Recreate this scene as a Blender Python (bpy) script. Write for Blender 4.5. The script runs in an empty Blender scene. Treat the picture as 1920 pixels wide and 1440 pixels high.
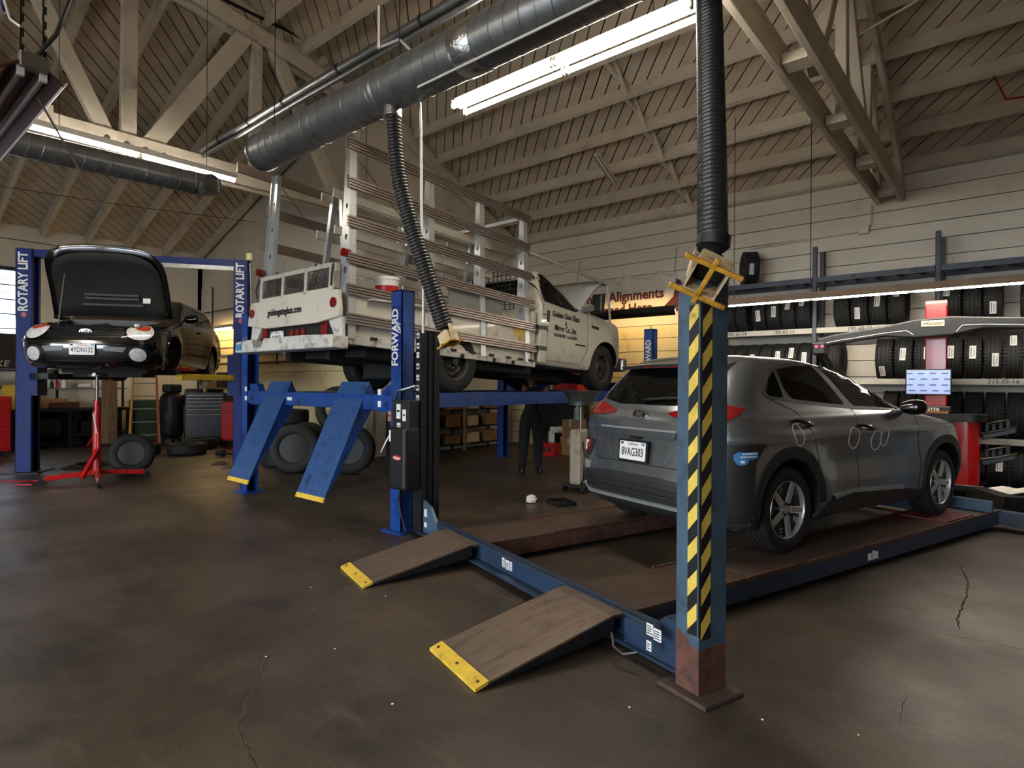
import bpy, bmesh, math, random
from mathutils import Vector, Matrix
from mathutils.bvhtree import BVHTree
from mathutils.geometry import delaunay_2d_cdt

random.seed(7)
scene = bpy.context.scene
col = scene.collection
V = Vector
PHI = math.radians(17.46485665)

# ---------------------------------------------------------------- camera
_R = V((0.762838, 0.646562, 0.006259)); _W = V((-0.646568, 0.762849, -0.001653))
_R.normalize(); _W = (_W - _R * _W.dot(_R)).normalized(); _U = _R.cross(_W)
cd = bpy.data.cameras.new('camera'); cam = bpy.data.objects.new('camera', cd); col.objects.link(cam)
cd.sensor_fit = 'HORIZONTAL'; cd.sensor_width = 36.0; cd.lens = 36.0 * 1111.236 / 1920.0
cd.clip_start = 0.05; cd.clip_end = 200
cm = Matrix.Identity(4)
for i in range(3):
    cm[i][0] = _R[i]; cm[i][1] = _U[i]; cm[i][2] = -_W[i]
cm[2][3] = 1.5
cam.matrix_world = cm
scene.camera = cam

# ---------------------------------------------------------------- world, exposure
scene.view_settings.view_transform = 'Standard'
scene.view_settings.look = 'None'
scene.view_settings.gamma = 1.0
scene.view_settings.use_curve_mapping = False
scene.view_settings.exposure = 0.6
world = bpy.data.worlds.new('sky'); scene.world = world; world.use_nodes = True
_bg = world.node_tree.nodes['Background']
_bg.inputs['Color'].default_value = (0.80, 0.90, 1.0, 1); _bg.inputs['Strength'].default_value = 11.0
scene.cycles.max_bounces = 6
scene.cycles.diffuse_bounces = 4
scene.cycles.caustics_reflective = False
scene.cycles.caustics_refractive = False
scene.cycles.use_denoising = True
scene.cycles.sample_clamp_indirect = 6.0
# daylight comes in through the open bay doors behind the viewer: portals only guide the sampling
for px, pw in ((-5.8, 4.8), (-0.9, 3.0)):
    pl = bpy.data.lights.new('bay_door_portal', 'AREA'); pl.shape = 'RECTANGLE'; pl.size = pw; pl.size_y = 3.4
    po = bpy.data.objects.new('bay_door_portal', pl); col.objects.link(po)
    po.location = (px, -7.0, 1.75); po.rotation_euler = (math.radians(90), 0, 0)
    pl.cycles.is_portal = True

# ---------------------------------------------------------------- materials
def lin(c):
    return tuple(((x / 255) / 12.92 if x / 255 <= 0.04045 else (((x / 255) + 0.055) / 1.055) ** 2.4) for x in c)

MATS = {}
def mat(name, rgb, rough=0.6, metal=0.0, var=0.12, scale=6.0, bump=0.0, bscale=60.0, dirt=None, damt=0.0,
        dscale=3.0, coat=0.0, emit=None, estr=0.0, spec=0.5, stretch=None, trans=0.0):
    if name in MATS:
        return MATS[name]
    m = bpy.data.materials.new(name); m.use_nodes = True; MATS[name] = m
    nt = m.node_tree; n = nt.nodes; L = nt.links
    b = n['Principled BSDF']
    c = lin(rgb)
    b.inputs['Roughness'].default_value = rough; b.inputs['Metallic'].default_value = metal
    b.inputs['Specular IOR Level'].default_value = spec
    b.inputs['Coat Weight'].default_value = coat; b.inputs['Coat Roughness'].default_value = 0.06
    if trans: b.inputs['Transmission Weight'].default_value = trans
    if emit is not None:
        b.inputs['Emission Color'].default_value = (*lin(emit), 1); b.inputs['Emission Strength'].default_value = estr
    tc = n.new('ShaderNodeTexCoord'); co = tc.outputs['Object']
    if stretch:
        mp = n.new('ShaderNodeMapping'); mp.inputs['Scale'].default_value = stretch
        L.new(co, mp.inputs['Vector']); co = mp.outputs['Vector']
    nz = n.new('ShaderNodeTexNoise'); nz.inputs['Scale'].default_value = scale; nz.inputs['Detail'].default_value = 5
    L.new(co, nz.inputs['Vector'])
    rp = n.new('ShaderNodeValToRGB')
    rp.color_ramp.elements[0].position = 0.3; rp.color_ramp.elements[1].position = 0.7
    rp.color_ramp.elements[0].color = (*[max(0, x * (1 - var)) for x in c], 1)
    rp.color_ramp.elements[1].color = (*[min(1, x * (1 + var)) for x in c], 1)
    L.new(nz.outputs['Fac'], rp.inputs['Fac'])
    out = rp.outputs['Color']
    if dirt is not None:
        dn = n.new('ShaderNodeTexNoise'); dn.inputs['Scale'].default_value = dscale; dn.inputs['Detail'].default_value = 8
        dn.inputs['Roughness'].default_value = 0.7
        L.new(co, dn.inputs['Vector'])
        dr = n.new('ShaderNodeValToRGB'); dr.color_ramp.elements[0].position = 0.62 - 0.3 * damt
        dr.color_ramp.elements[1].position = 0.78 - 0.2 * damt
        dr.color_ramp.elements[0].color = (0, 0, 0, 1); dr.color_ramp.elements[1].color = (1, 1, 1, 1)
        L.new(dn.outputs['Fac'], dr.inputs['Fac'])
        mx = n.new('ShaderNodeMix'); mx.data_type = 'RGBA'
        L.new(dr.outputs['Color'], mx.inputs[0]); L.new(out, mx.inputs[6]); mx.inputs[7].default_value = (*lin(dirt), 1)
        out = mx.outputs[2]
    L.new(out, b.inputs['Base Color'])
    if bump:
        bn = n.new('ShaderNodeTexNoise'); bn.inputs['Scale'].default_value = bscale; bn.inputs['Detail'].default_value = 4
        L.new(co, bn.inputs['Vector'])
        bp = n.new('ShaderNodeBump'); bp.inputs['Strength'].default_value = bump; bp.inputs['Distance'].default_value = 0.01
        L.new(bn.outputs['Fac'], bp.inputs['Height']); L.new(bp.outputs['Normal'], b.inputs['Normal'])
    return m

# ---------------------------------------------------------------- mesh builder
def frame(d, up=V((0, 0, 1))):
    d = V(d).normalized(); up = V(up)
    if abs(d.dot(up)) > 0.98: up = V((0, 1, 0)) if abs(d.y) < 0.9 else V((1, 0, 0))
    s = d.cross(up).normalized(); u = s.cross(d).normalized()
    return d, s, u

class MB:
    def __init__(self, T=None):
        self.v = []; self.f = []; self.T = T
    def add(self, vs, fs):
        o = len(self.v)
        for p in vs:
            p = V(p); self.v.append(self.T @ p if self.T else p)
        for f in fs: self.f.append(tuple(i + o for i in f))
        return self
    def box(self, lo, hi):
        x0, y0, z0 = lo; x1, y1, z1 = hi
        return self.add([(x0,y0,z0),(x1,y0,z0),(x1,y1,z0),(x0,y1,z0),(x0,y0,z1),(x1,y0,z1),(x1,y1,z1),(x0,y1,z1)],
            [(0,3,2,1),(4,5,6,7),(0,1,5,4),(1,2,6,5),(2,3,7,6),(3,0,4,7)])
    def cbox(self, c, s, rz=0.0):
        a, b, h = s[0]/2, s[1]/2, s[2]/2; cr, sr = math.cos(rz), math.sin(rz)
        vs = [(c[0]+x*cr-y*sr, c[1]+x*sr+y*cr, c[2]+z) for z in (-h, h) for x, y in ((-a,-b),(a,-b),(a,b),(-a,b))]
        return self.add(vs, [(0,3,2,1),(4,5,6,7),(0,1,5,4),(1,2,6,5),(2,3,7,6),(3,0,4,7)])
    def bar(self, p, q, w, h, up=(0,0,1)):
        p, q = V(p), V(q); d, s, u = frame(q - p, up)
        vs = [b + s*a*w/2 + u*c*h/2 for b in (p, q) for a, c in ((-1,-1),(1,-1),(1,1),(-1,1))]
        return self.add(vs, [(0,1,2,3),(7,6,5,4),(0,4,5,1),(1,5,6,2),(2,6,7,3),(3,7,4,0)])
    def cyl(self, p, q, r, r2=None, n=16):
        p, q = V(p), V(q); r2 = r if r2 is None else r2; d, s, u = frame(q - p)
        vs = []
        for b, rr in ((p, r), (q, r2)):
            for i in range(n):
                a = 2*math.pi*i/n; vs.append(b + s*math.cos(a)*rr + u*math.sin(a)*rr)
        fs = [(i, (i+1) % n, n+(i+1) % n, n+i) for i in range(n)]
        fs += [tuple(range(n-1, -1, -1)), tuple(range(n, 2*n))]
        return self.add(vs, fs)
    def tube(self, pts, r, n=8, cap=True):
        pts = [V(p) for p in pts]; vs = []; m = len(pts); pu = None
        for i, p in enumerate(pts):
            d = (pts[min(i+1, m-1)] - pts[max(i-1, 0)]).normalized()
            if pu is None: d, s, u = frame(d)
            else:
                s = d.cross(pu)
                s = s.normalized() if s.length > 1e-5 else frame(d)[1]
                u = s.cross(d).normalized()
            pu = u; rr = r[i] if isinstance(r, (list, tuple)) else r
            for k in range(n):
                a = 2*math.pi*k/n; vs.append(p + s*math.cos(a)*rr + u*math.sin(a)*rr)
        fs = [(i*n+k, i*n+(k+1) % n, (i+1)*n+(k+1) % n, (i+1)*n+k) for i in range(m-1) for k in range(n)]
        if cap: fs += [tuple(range(n-1, -1, -1)), tuple(range((m-1)*n, m*n))]
        return self.add(vs, fs)
    def lathe(self, prof, o, axis, n=28, closed=False):
        d, s, u = frame(axis); o = V(o); vs = []; m = len(prof)
        for r, h in prof:
            for k in range(n):
                a = 2*math.pi*k/n; vs.append(o + d*h + (s*math.cos(a) + u*math.sin(a))*r)
        rng = m if closed else m-1
        fs = [(i*n+k, i*n+(k+1) % n, ((i+1) % m)*n+(k+1) % n, ((i+1) % m)*n+k) for i in range(rng) for k in range(n)]
        if not closed:
            fs += [tuple(range(n-1, -1, -1)), tuple(range((m-1)*n, m*n))]
        return self.add(vs, fs)
    def prism(self, poly, o, ux, uy, t):
        o, ux, uy = V(o), V(ux), V(uy); nn = ux.cross(uy).normalized()*t; n = len(poly)
        vs = [o + ux*x + uy*y for x, y in poly] + [o + ux*x + uy*y + nn for x, y in poly]
        fs = [tuple(range(n-1, -1, -1)), tuple(range(n, 2*n))] + [(i, (i+1) % n, n+(i+1) % n, n+i) for i in range(n)]
        return self.add(vs, fs)
    def sheet(self, outer, holes, o, ux, uy, t):
        pts = []; ed = []
        for lp in [outer] + holes:
            b = len(pts); pts += [V(p) for p in lp]; ed += [(b+i, b+(i+1) % len(lp)) for i in range(len(lp))]
        r = delaunay_2d_cdt(pts, ed, [], 2, 1e-6)
        o, ux, uy = V(o), V(ux), V(uy); nn = ux.cross(uy).normalized()*t
        P = [o + ux*p.x + uy*p.y for p in r[0]]; n = len(P)
        def ins(lp, x, y):
            c = False
            for i in range(len(lp)):
                a, b = lp[i], lp[(i+1) % len(lp)]
                if (a[1] > y) != (b[1] > y) and x < (b[0]-a[0])*(y-a[1])/(b[1]-a[1])+a[0]: c = not c
            return c
        fs = []
        for f in r[2]:
            cx = sum(r[0][i].x for i in f)/len(f); cy = sum(r[0][i].y for i in f)/len(f)
            if ins(outer, cx, cy) and not any(ins(h, cx, cy) for h in holes): fs.append(tuple(f))
        cnt = {}
        for f in fs:
            for i in range(len(f)):
                cnt[(f[i], f[(i+1) % len(f)])] = 1
        rim = [(a, b) for a, b in cnt if (b, a) not in cnt]
        F = [tuple(i+n for i in f) for f in fs] + [tuple(reversed(f)) for f in fs] + [(a, b, b+n, a+n) for a, b in rim]
        return self.add(P + [p + nn for p in P], F)
    def mesh(self, name, m=None, smooth=None):
        me = bpy.data.meshes.new(name); me.from_pydata([tuple(p) for p in self.v], [], self.f)
        if smooth is not None:
            for p in me.polygons: p.use_smooth = True
            me.set_sharp_from_angle(angle=math.radians(smooth))
        if m: me.materials.append(m)
        bm = bmesh.new(); bm.from_mesh(me); bmesh.ops.recalc_face_normals(bm, faces=bm.faces); bm.to_mesh(me); bm.free()
        me.update(); return me
    def build(self, name, m, parent=None, smooth=None, bevel=0.0, label=None, seg=1):
        return link(name, self.mesh(name, m, smooth), parent, bevel, label, seg)

def link(name, me, parent=None, bevel=0.0, label=None, seg=1):
    o = bpy.data.objects.new(name, me); col.objects.link(o)
    if parent is not None: o.parent = parent
    if label: o['label'] = label
    if bevel:
        md = o.modifiers.new('bevel', 'BEVEL'); md.width = bevel; md.segments = seg; md.limit_method = 'ANGLE'
        md.angle_limit = math.radians(40)
    return o

def tag(o, label=None, cat=None, group=None, kind=None):
    if label: o['label'] = label
    if cat: o['category'] = cat
    if group: o['group'] = group
    if kind: o['kind'] = kind
    return o

def empty(name, loc=(0,0,0), rz=0.0, label=None, cat=None, group=None, kind=None):
    o = bpy.data.objects.new(name, None); col.objects.link(o); o.location = loc; o.rotation_euler = (0, 0, rz)
    o.empty_display_size = 0.1
    return tag(o, label, cat, group, kind)

def dup(root, loc=None, rot=None, label=None, group=None, scale=None):
    r = root.copy(); col.objects.link(r)
    if loc is not None: r.location = loc
    if rot is not None: r.rotation_euler = rot
    if scale is not None: r.scale = scale
    if label: r['label'] = label
    if group: r['group'] = group
    for ch in KIDS.get(root.name, []):
        c = ch.copy(); col.objects.link(c); c.parent = r
        for g in KIDS.get(ch.name, []):
            d = g.copy(); col.objects.link(d); d.parent = c
    return r
KIDS = {}
def learn(root):
    def kids(o): return [c for c in bpy.data.objects if c.parent == o]
    KIDS[root.name] = kids(root)
    for c in KIDS[root.name]: KIDS[c.name] = kids(c)

def text(name, s, size, m, parent, loc, ux, uy, bold=0.0, extrude=0.001, align='CENTER', sx=1.0, shear=0.0, spacing=1.0):
    """flat lettering standing on a surface: ux = reading direction, uy = up"""
    cu = bpy.data.curves.new(name, 'FONT'); cu.body = s; cu.size = size; cu.align_x = align; cu.align_y = 'CENTER'
    cu.extrude = extrude; cu.offset = bold; cu.resolution_u = 2; cu.shear = shear; cu.space_character = spacing
    t = bpy.data.objects.new(name, cu)
    me = bpy.data.meshes.new_from_object(t); bpy.data.objects.remove(t); bpy.data.curves.remove(cu)
    ux = V(ux).normalized(); uy = V(uy); uy = (uy - ux*uy.dot(ux)).normalized(); n = ux.cross(uy)
    Mx = Matrix(((ux.x*sx, uy.x, n.x, loc[0]), (ux.y*sx, uy.y, n.y, loc[1]), (ux.z*sx, uy.z, n.z, loc[2]), (0,0,0,1)))
    me.transform(Mx); me.materials.clear(); me.materials.append(m)
    return link(name, me, parent)

def join_mb(*mbs):
    r = MB()
    for m in mbs: r.add(m.v, m.f)
    return r

def clip_poly(poly, a, b, c):
    """keep a*x+b*y<=c"""
    out = []
    for i in range(len(poly)):
        p, q = poly[i], poly[(i+1) % len(poly)]; dp, dq = a*p[0]+b*p[1]-c, a*q[0]+b*q[1]-c
        if dp <= 0: out.append(p)
        if (dp < 0 < dq) or (dq < 0 < dp):
            t = dp/(dp-dq); out.append((p[0]+t*(q[0]-p[0]), p[1]+t*(q[1]-p[1])))
    return out

# ---------------------------------------------------------------- palette
WHITEWOOD = mat('painted_wood', (204, 194, 178), 0.62, var=0.10, scale=2.0, dirt=(140,128,114), damt=0.2, dscale=1.2, bump=0.15, bscale=25)
BOARD = mat('ceiling_board', (198, 184, 166), 0.7, var=0.10, scale=1.5, dirt=(164,148,130), damt=0.25, dscale=0.9, bump=0.12, bscale=20)
GAP = mat('dark_gap', (24, 20, 17), 0.9)
WALLP = mat('wall_paint', (214, 206, 192), 0.7, var=0.06, scale=1.0, dirt=(184,172,156), damt=0.15, dscale=0.8, bump=0.1, bscale=15)
CREAM = mat('cream_tone', (222, 204, 158), 0.6, var=0.08, scale=1.2, dirt=(150,120,80), damt=0.2, dscale=1.1)
BLUE = mat('blue_enamel', (20, 62, 132), 0.36, var=0.12, scale=4, dirt=(10,22,46), damt=0.35, dscale=5, coat=0.25)
NAVY = mat('navy_enamel', (10, 36, 104), 0.5, var=0.12, scale=4, dirt=(10,20,48), damt=0.25, dscale=5, spec=0.25)
SLATE = mat('slate_blue_paint', (66, 88, 106), 0.45, var=0.14, scale=5, dirt=(44,48,52), damt=0.35, dscale=6, bump=0.06, bscale=40)
RUST = mat('rusty_steel', (92, 58, 46), 0.8, var=0.3, scale=14, dirt=(52,36,30), damt=0.5, dscale=9, bump=0.2, bscale=60)
DECK = mat('worn_brown_deck', (84, 68, 58), 0.45, 0.35, var=0.25, scale=4, dirt=(60,46,40), damt=0.4, dscale=3, bump=0.08, bscale=50, stretch=(7,1,7))
RAMP = mat('brushed_ramp_steel', (114, 98, 86), 0.42, 0.4, var=0.12, scale=4, dirt=(78,62,52), damt=0.35, dscale=2.5, bump=0.06, bscale=50, stretch=(8,1,8))
SLATED = mat('dark_slate_paint', (36, 54, 78), 0.42, var=0.15, scale=5, dirt=(40,36,34), damt=0.35, dscale=6)
STEEL = mat('bare_steel', (128, 126, 122), 0.38, 0.85, var=0.15, scale=9)
DARKST = mat('dark_steel', (44, 44, 46), 0.5, 0.6, var=0.2, scale=9)
BLACK = mat('black_plastic', (16, 16, 17), 0.45, var=0.15, scale=8)
BLACKGL = mat('black_gloss', (10, 10, 11), 0.12, var=0.1, scale=4, coat=0.6)
RUBBER = mat('tyre_rubber', (22, 22, 22), 0.75, var=0.2, scale=10, bump=0.05)
YEL = mat('safety_yellow', (214, 178, 60), 0.5, var=0.15, scale=8, dirt=(110,84,36), damt=0.25, dscale=12)
TAPEY = mat('tape_yellow', (226, 196, 84), 0.45, var=0.10, scale=10, dirt=(150,124,60), damt=0.2, dscale=14)
TAPEK = mat('tape_black', (18, 18, 18), 0.45)
WHITE = mat('white_plastic', (226, 224, 218), 0.45, var=0.05)
STICK = mat('white_sticker', (222, 222, 220), 0.5, var=0.06)
INK = mat('black_ink', (14, 14, 14), 0.6)
INKW = mat('white_ink', (236, 236, 232), 0.5)
RED = mat('red_enamel', (178, 24, 26), 0.3, var=0.12, scale=5, coat=0.3, dirt=(90,14,14), damt=0.2, dscale=5)
REDP = mat('red_plastic', (170, 30, 28), 0.4, var=0.1)
CARD = mat('cardboard', (150, 112, 72), 0.8, var=0.12, scale=8)
WOODR = mat('raw_wood', (150, 116, 78), 0.7, var=0.2, scale=3, stretch=(1,8,8))
CHROME = mat('chrome', (210, 210, 212), 0.12, 1.0, var=0.03)
GALV = mat('galvanised_steel', (134, 138, 142), 0.34, 0.9, var=0.18, scale=12, bump=0.05, bscale=30)
ALU = mat('dull_aluminium', (150, 140, 132), 0.42, 0.75, var=0.12, scale=6, stretch=(1,1,6))
GREYP = mat('grey_paint', (118, 120, 118), 0.5, var=0.1)
GREENP = mat('dark_green_paint', (46, 66, 48), 0.5, var=0.15)
# ================================================================ THE ROOM
XG, XF, YA, YS, YB, XR = -9.75, -17.3, 7.0, 11.5, -7.0, 4.0
# floor ---------------------------------------------------------
def floor_material():
    m = bpy.data.materials.new('stained_concrete'); m.use_nodes = True; nt = m.node_tree; n = nt.nodes; L = nt.links
    b = n['Principled BSDF']; tc = n.new('ShaderNodeTexCoord'); co = tc.outputs['Object']
    def noise(sc, det=6, ro=0.6):
        x = n.new('ShaderNodeTexNoise'); x.inputs['Scale'].default_value = sc; x.inputs['Detail'].default_value = det
        x.inputs['Roughness'].default_value = ro; L.new(co, x.inputs['Vector']); return x.outputs['Fac']
    def ramp(f, p0, c0, p1, c1):
        r = n.new('ShaderNodeValToRGB'); r.color_ramp.elements[0].position = p0; r.color_ramp.elements[1].position = p1
        r.color_ramp.elements[0].color = (*c0, 1); r.color_ramp.elements[1].color = (*c1, 1); L.new(f, r.inputs['Fac']); return r.outputs['Color']
    def mix(f, a, c, mode='MIX'):
        x = n.new('ShaderNodeMix'); x.data_type = 'RGBA'; x.blend_type = mode
        if isinstance(f, float): x.inputs[0].default_value = f
        else: L.new(f, x.inputs[0])
        L.new(a, x.inputs[6])
        if isinstance(c, tuple): x.inputs[7].default_value = (*c, 1)
        else: L.new(c, x.inputs[7])
        return x.outputs[2]
    base = ramp(noise(0.7, 10, 0.72), 0.34, lin((44,37,31)), 0.68, lin((90,77,65)))
    fine = ramp(noise(45, 6, 0.8), 0.32, (0.55,0.55,0.55), 0.72, (1.3,1.3,1.3))
    c = mix(1.0, base, fine, 'MULTIPLY')
    oil = ramp(noise(1.1, 9, 0.72), 0.52, (0,0,0), 0.66, (1,1,1))
    c = mix(oil, c, lin((42,36,31)))
    # pale scuffs and drag marks, dark speckle
    mp = n.new('ShaderNodeMapping'); mp.inputs['Rotation'].default_value = (0, 0, 0.6); mp.inputs['Scale'].default_value = (0.5, 4.0, 1); L.new(co, mp.inputs['Vector'])
    sc = n.new('ShaderNodeTexNoise'); sc.inputs['Scale'].default_value = 1.5; sc.inputs['Detail'].default_value = 9; sc.inputs['Roughness'].default_value = 0.75; L.new(mp.outputs['Vector'], sc.inputs['Vector'])
    c = mix(ramp(sc.outputs['Fac'], 0.56, (0,0,0), 0.80, (0.55,0.55,0.55)), c, lin((112,100,88)))
    c = mix(ramp(noise(9, 8, 0.8), 0.60, (0,0,0), 0.74, (0.7,0.7,0.7)), c, lin((40,34,30)))
    L.new(c, b.inputs['Base Color'])
    rr = ramp(noise(0.9, 7, 0.7), 0.3, (0.30,)*3, 0.7, (0.58,)*3); L.new(rr, b.inputs['Roughness'])
    bp = n.new('ShaderNodeBump'); bp.inputs['Strength'].default_value = 0.12; bp.inputs['Distance'].default_value = 0.01
    L.new(noise(60, 5, 0.7), bp.inputs['Height']); L.new(bp.outputs['Normal'], b.inputs['Normal'])
    return m
fl = MB().box((XF-0.2, YB-6, -0.12), (XR+0.2, YS+0.2, 0.0)).build('floor', floor_material())
tag(fl, 'dark oil-stained concrete floor with hairline cracks', kind='structure')

CRK = mat('crack_shadow', (26, 22, 19), 0.9); CRE = mat('crack_crumbs', (104, 94, 84), 0.9)
rc_ = random.Random(5)
for pts, w in (([(-3.658,2.445),(-3.504,2.179),(-3.286,1.918),(-3.179,1.739),(-3.085,1.611),(-2.952,1.491),(-2.822,1.406),(-2.751,1.325),(-2.614,1.250),(-2.568,1.197),(-2.397,1.155),(-2.322,1.137),(-2.214,1.114),(-1.9,1.0)],0.007),
    ([(-4.0,0.3),(-3.928,0.620),(-3.940,0.707),(-3.907,0.790),(-3.945,0.878),(-3.930,0.959),(-3.888,1.048),(-3.893,1.180),(-3.802,1.289),(-3.717,1.401),(-3.607,1.537)],0.005),
    ([(-0.338,6.203),(-0.262,5.737),(-0.251,5.295),(-0.271,4.771),(-0.247,4.574)],0.012), ([(-0.397,4.442),(-0.238,4.428),(-0.091,4.461),(0.073,4.449),(0.5,4.4)],0.008), ([(-0.391,3.451),(-0.384,3.211),(-0.369,3.060)],0.005)):
    fine = []
    for p, q in zip(pts[:-1], pts[1:]):
        k = max(2, int(math.hypot(q[0]-p[0], q[1]-p[1])/0.03))
        fine += [(p[0]+(q[0]-p[0])*j/k+rc_.uniform(-0.006,0.006), p[1]+(q[1]-p[1])*j/k+rc_.uniform(-0.006,0.006)) for j in range(k)]
    fine.append(pts[-1])
    for off, ww, m_, nm in ((0.0004, 2.0, CRE, 'crack_edge'), (0.0008, 1.0, CRK, 'floor_crack')):
        vs = []; fs = []
        for i, p in enumerate(fine):
            a, b = fine[max(i-1,0)], fine[min(i+1,len(fine)-1)]; dx, dy = b[0]-a[0], b[1]-a[1]; l = math.hypot(dx, dy) or 1
            h = w*0.5*ww*rc_.uniform(0.25 if ww > 1 else 0.5, 1.0)*min(1, 0.2+i/4, 0.2+(len(fine)-1-i)/4)
            vs += [(p[0]-dy/l*h, p[1]+dx/l*h, off), (p[0]+dy/l*h, p[1]-dx/l*h, off)]
        fs = [(2*i, 2*i+1, 2*i+3, 2*i+2) for i in range(len(fine)-1)]
        MB().add(vs, fs).build(nm, m_, fl)
# wall with shelves: horizontal painted boards ------------------------------
wb = empty('wall_back', (0, YS, 0), 0, 'off-white board wall behind the tyre shelves', kind='structure')
MB().box((XG-0.2, 0.03, 0), (XR+0.2, 0.3, 5.35)).build('wall_core', GAP, wb)
z = 0.0; bid = 0
while z < 5.2:
    h = 0.268
    hi = z + h
    MB().box((XG, random.uniform(-0.006, 0.004), z + 0.006), (-4.9, 0.05, hi)).build('wall_board', CREAM if z < 2.6 else WALLP, wb)  # cream colour only on the lower boards left of the shelves
    MB().box((-4.895, random.uniform(-0.006, 0.004), z + 0.006), (XR, 0.05, hi)).build('wall_board', WALLP, wb)
    z += h + 0.006
# plain stucco wall left of the shelves (runs towards the viewer) and the annex wall
wg = MB().prism([(YA-0.02, 0), (YS+0.2, 0), (YS+0.2, 5.2), (7.6, 7.3), (YA-0.02, 7.55)], (XG, 0, 0), (0,1,0), (0,0,1), -0.2).build('wall_gable', WALLP)
tag(wg, 'plain off-white gable wall behind the white truck', kind='structure')
wa = empty('wall_annex', (0, YA, 0), 0, 'warm off-white panelled wall behind the annex', kind='structure')
MB().prism([(XF-0.2, 0), (XG+0.02, 0), (XG+0.02, 7.75), (XF-0.2, 5.2)], (0, 0.02, 0), (1,0,0), (0,0,1), -0.2).build('wall_core', WALLP, wa)
for k in range(6):
    x0 = XF + 0.05 + k*1.24
    for j in range(7):
        MB().box((x0+0.012, -0.02, 0.05+j*0.42), (x0+1.238, 0.02, 0.05+j*0.42+0.405)).build('wall_panel', CREAM, wa, bevel=0.006)
# left wall with windows
wl = empty('wall_left', (XF, 0, 0), 0, 'dim off-white left wall with barred windows', kind='structure')
wins = [(-0.15, 1.35), (2.35, 3.35)]
mb = MB(); mb.box((-0.2, YB, 0), (0, YA, 1.95)); mb.box((-0.2, YB, 4.05), (0, YA+0.1, 5.3))
mb.box((-0.2,YA-0.1,0),(0,YA+0.1,5.3)); ys = [YB] + [y for w in wins for y in w] + [YA]
for i in range(0, len(ys), 2): mb.box((-0.2, ys[i], 1.95), (0, ys[i+1], 4.05))
mb.build('wall_core', WALLP, wl)
GLASS = mat('window_glass', (235, 240, 245), 0.03, trans=1.0, var=0.0)
for i, (y0, y1) in enumerate(wins):
    w = empty('window_%d' % (i+1), (XF, 0, 0), 0, ('wide barred window at the far left edge', 'narrow barred window behind the raised black bonnet')[i], kind='structure')
    f = MB(); f.box((-0.12, y0, 1.95), (0.03, y0+0.06, 4.05)); f.box((-0.12, y1-0.06, 1.95), (0.03, y1, 4.05))
    f.box((-0.12, y0, 1.95), (0.06, y1, 2.03)); f.box((-0.12, y0, 3.97), (0.03, y1, 4.05)); f.build('window_frame', DARKST, w)
    ny = 4 if y1-y0 > 1.2 else 3
    for a in range(1, ny): MB().box((-0.10, y0+(y1-y0)*a/ny-0.018, 2.03), (-0.04, y0+(y1-y0)*a/ny+0.018, 3.97)).build('window_bar', DARKST, w)
    for a in range(1, 6): MB().box((-0.10, y0, 2.0+0.33*a-0.012), (-0.05, y1, 2.0+0.33*a+0.012)).build('window_bar', DARKST, w)
    MB().box((-0.09, y0, 1.97), (-0.084, y1, 4.03)).build('window_pane', GLASS, w)
# neighbour's lap siding outside
nb = empty('neighbour_house', (XF-3.2, 0, 0), 0, 'pale blue-white lap-sided house outside the left windows', 'house')
SIDE = mat('lap_siding', (206, 212, 222), 0.7)
for j in range(16): MB().box((-0.1, -6, j*0.35), (0.02 - 0.0*(j % 2), 9, j*0.35+0.31)).build('siding_board', SIDE, nb)
MB().box((-0.2, -6, 0), (-0.08, 9, 5.6)).build('house_wall', SIDE, nb)
# wall behind the viewer with two open bay doors, right wall
wf = MB()
for x0, x1 in ((XF, -8.2), (-3.4, -2.4), (0.6, XR)): wf.box((x0, YB-0.2, 0), (x1, YB, 3.45))
wf.box((XF, YB-0.2, 3.45), (XR, YB, 8.6))
tag(wf.build('wall_front', WALLP), 'front wall with the open bay doors', kind='structure')
tag(MB().box((XR, YB, 0), (XR+0.2, YS, 8.6)).build('wall_right', mat('dark_brick_paint', (130,116,102), 0.8, var=0.2, scale=3)), 'dark right-hand wall of the workshop', kind='structure')
tag(MB().box((XF-20, YB-30, -0.14), (XR+16, YB-6, -0.02)).build('floor_outside', mat('street', (150,150,148), 0.8)), 'pale street outside the bay doors', kind='structure')

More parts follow.
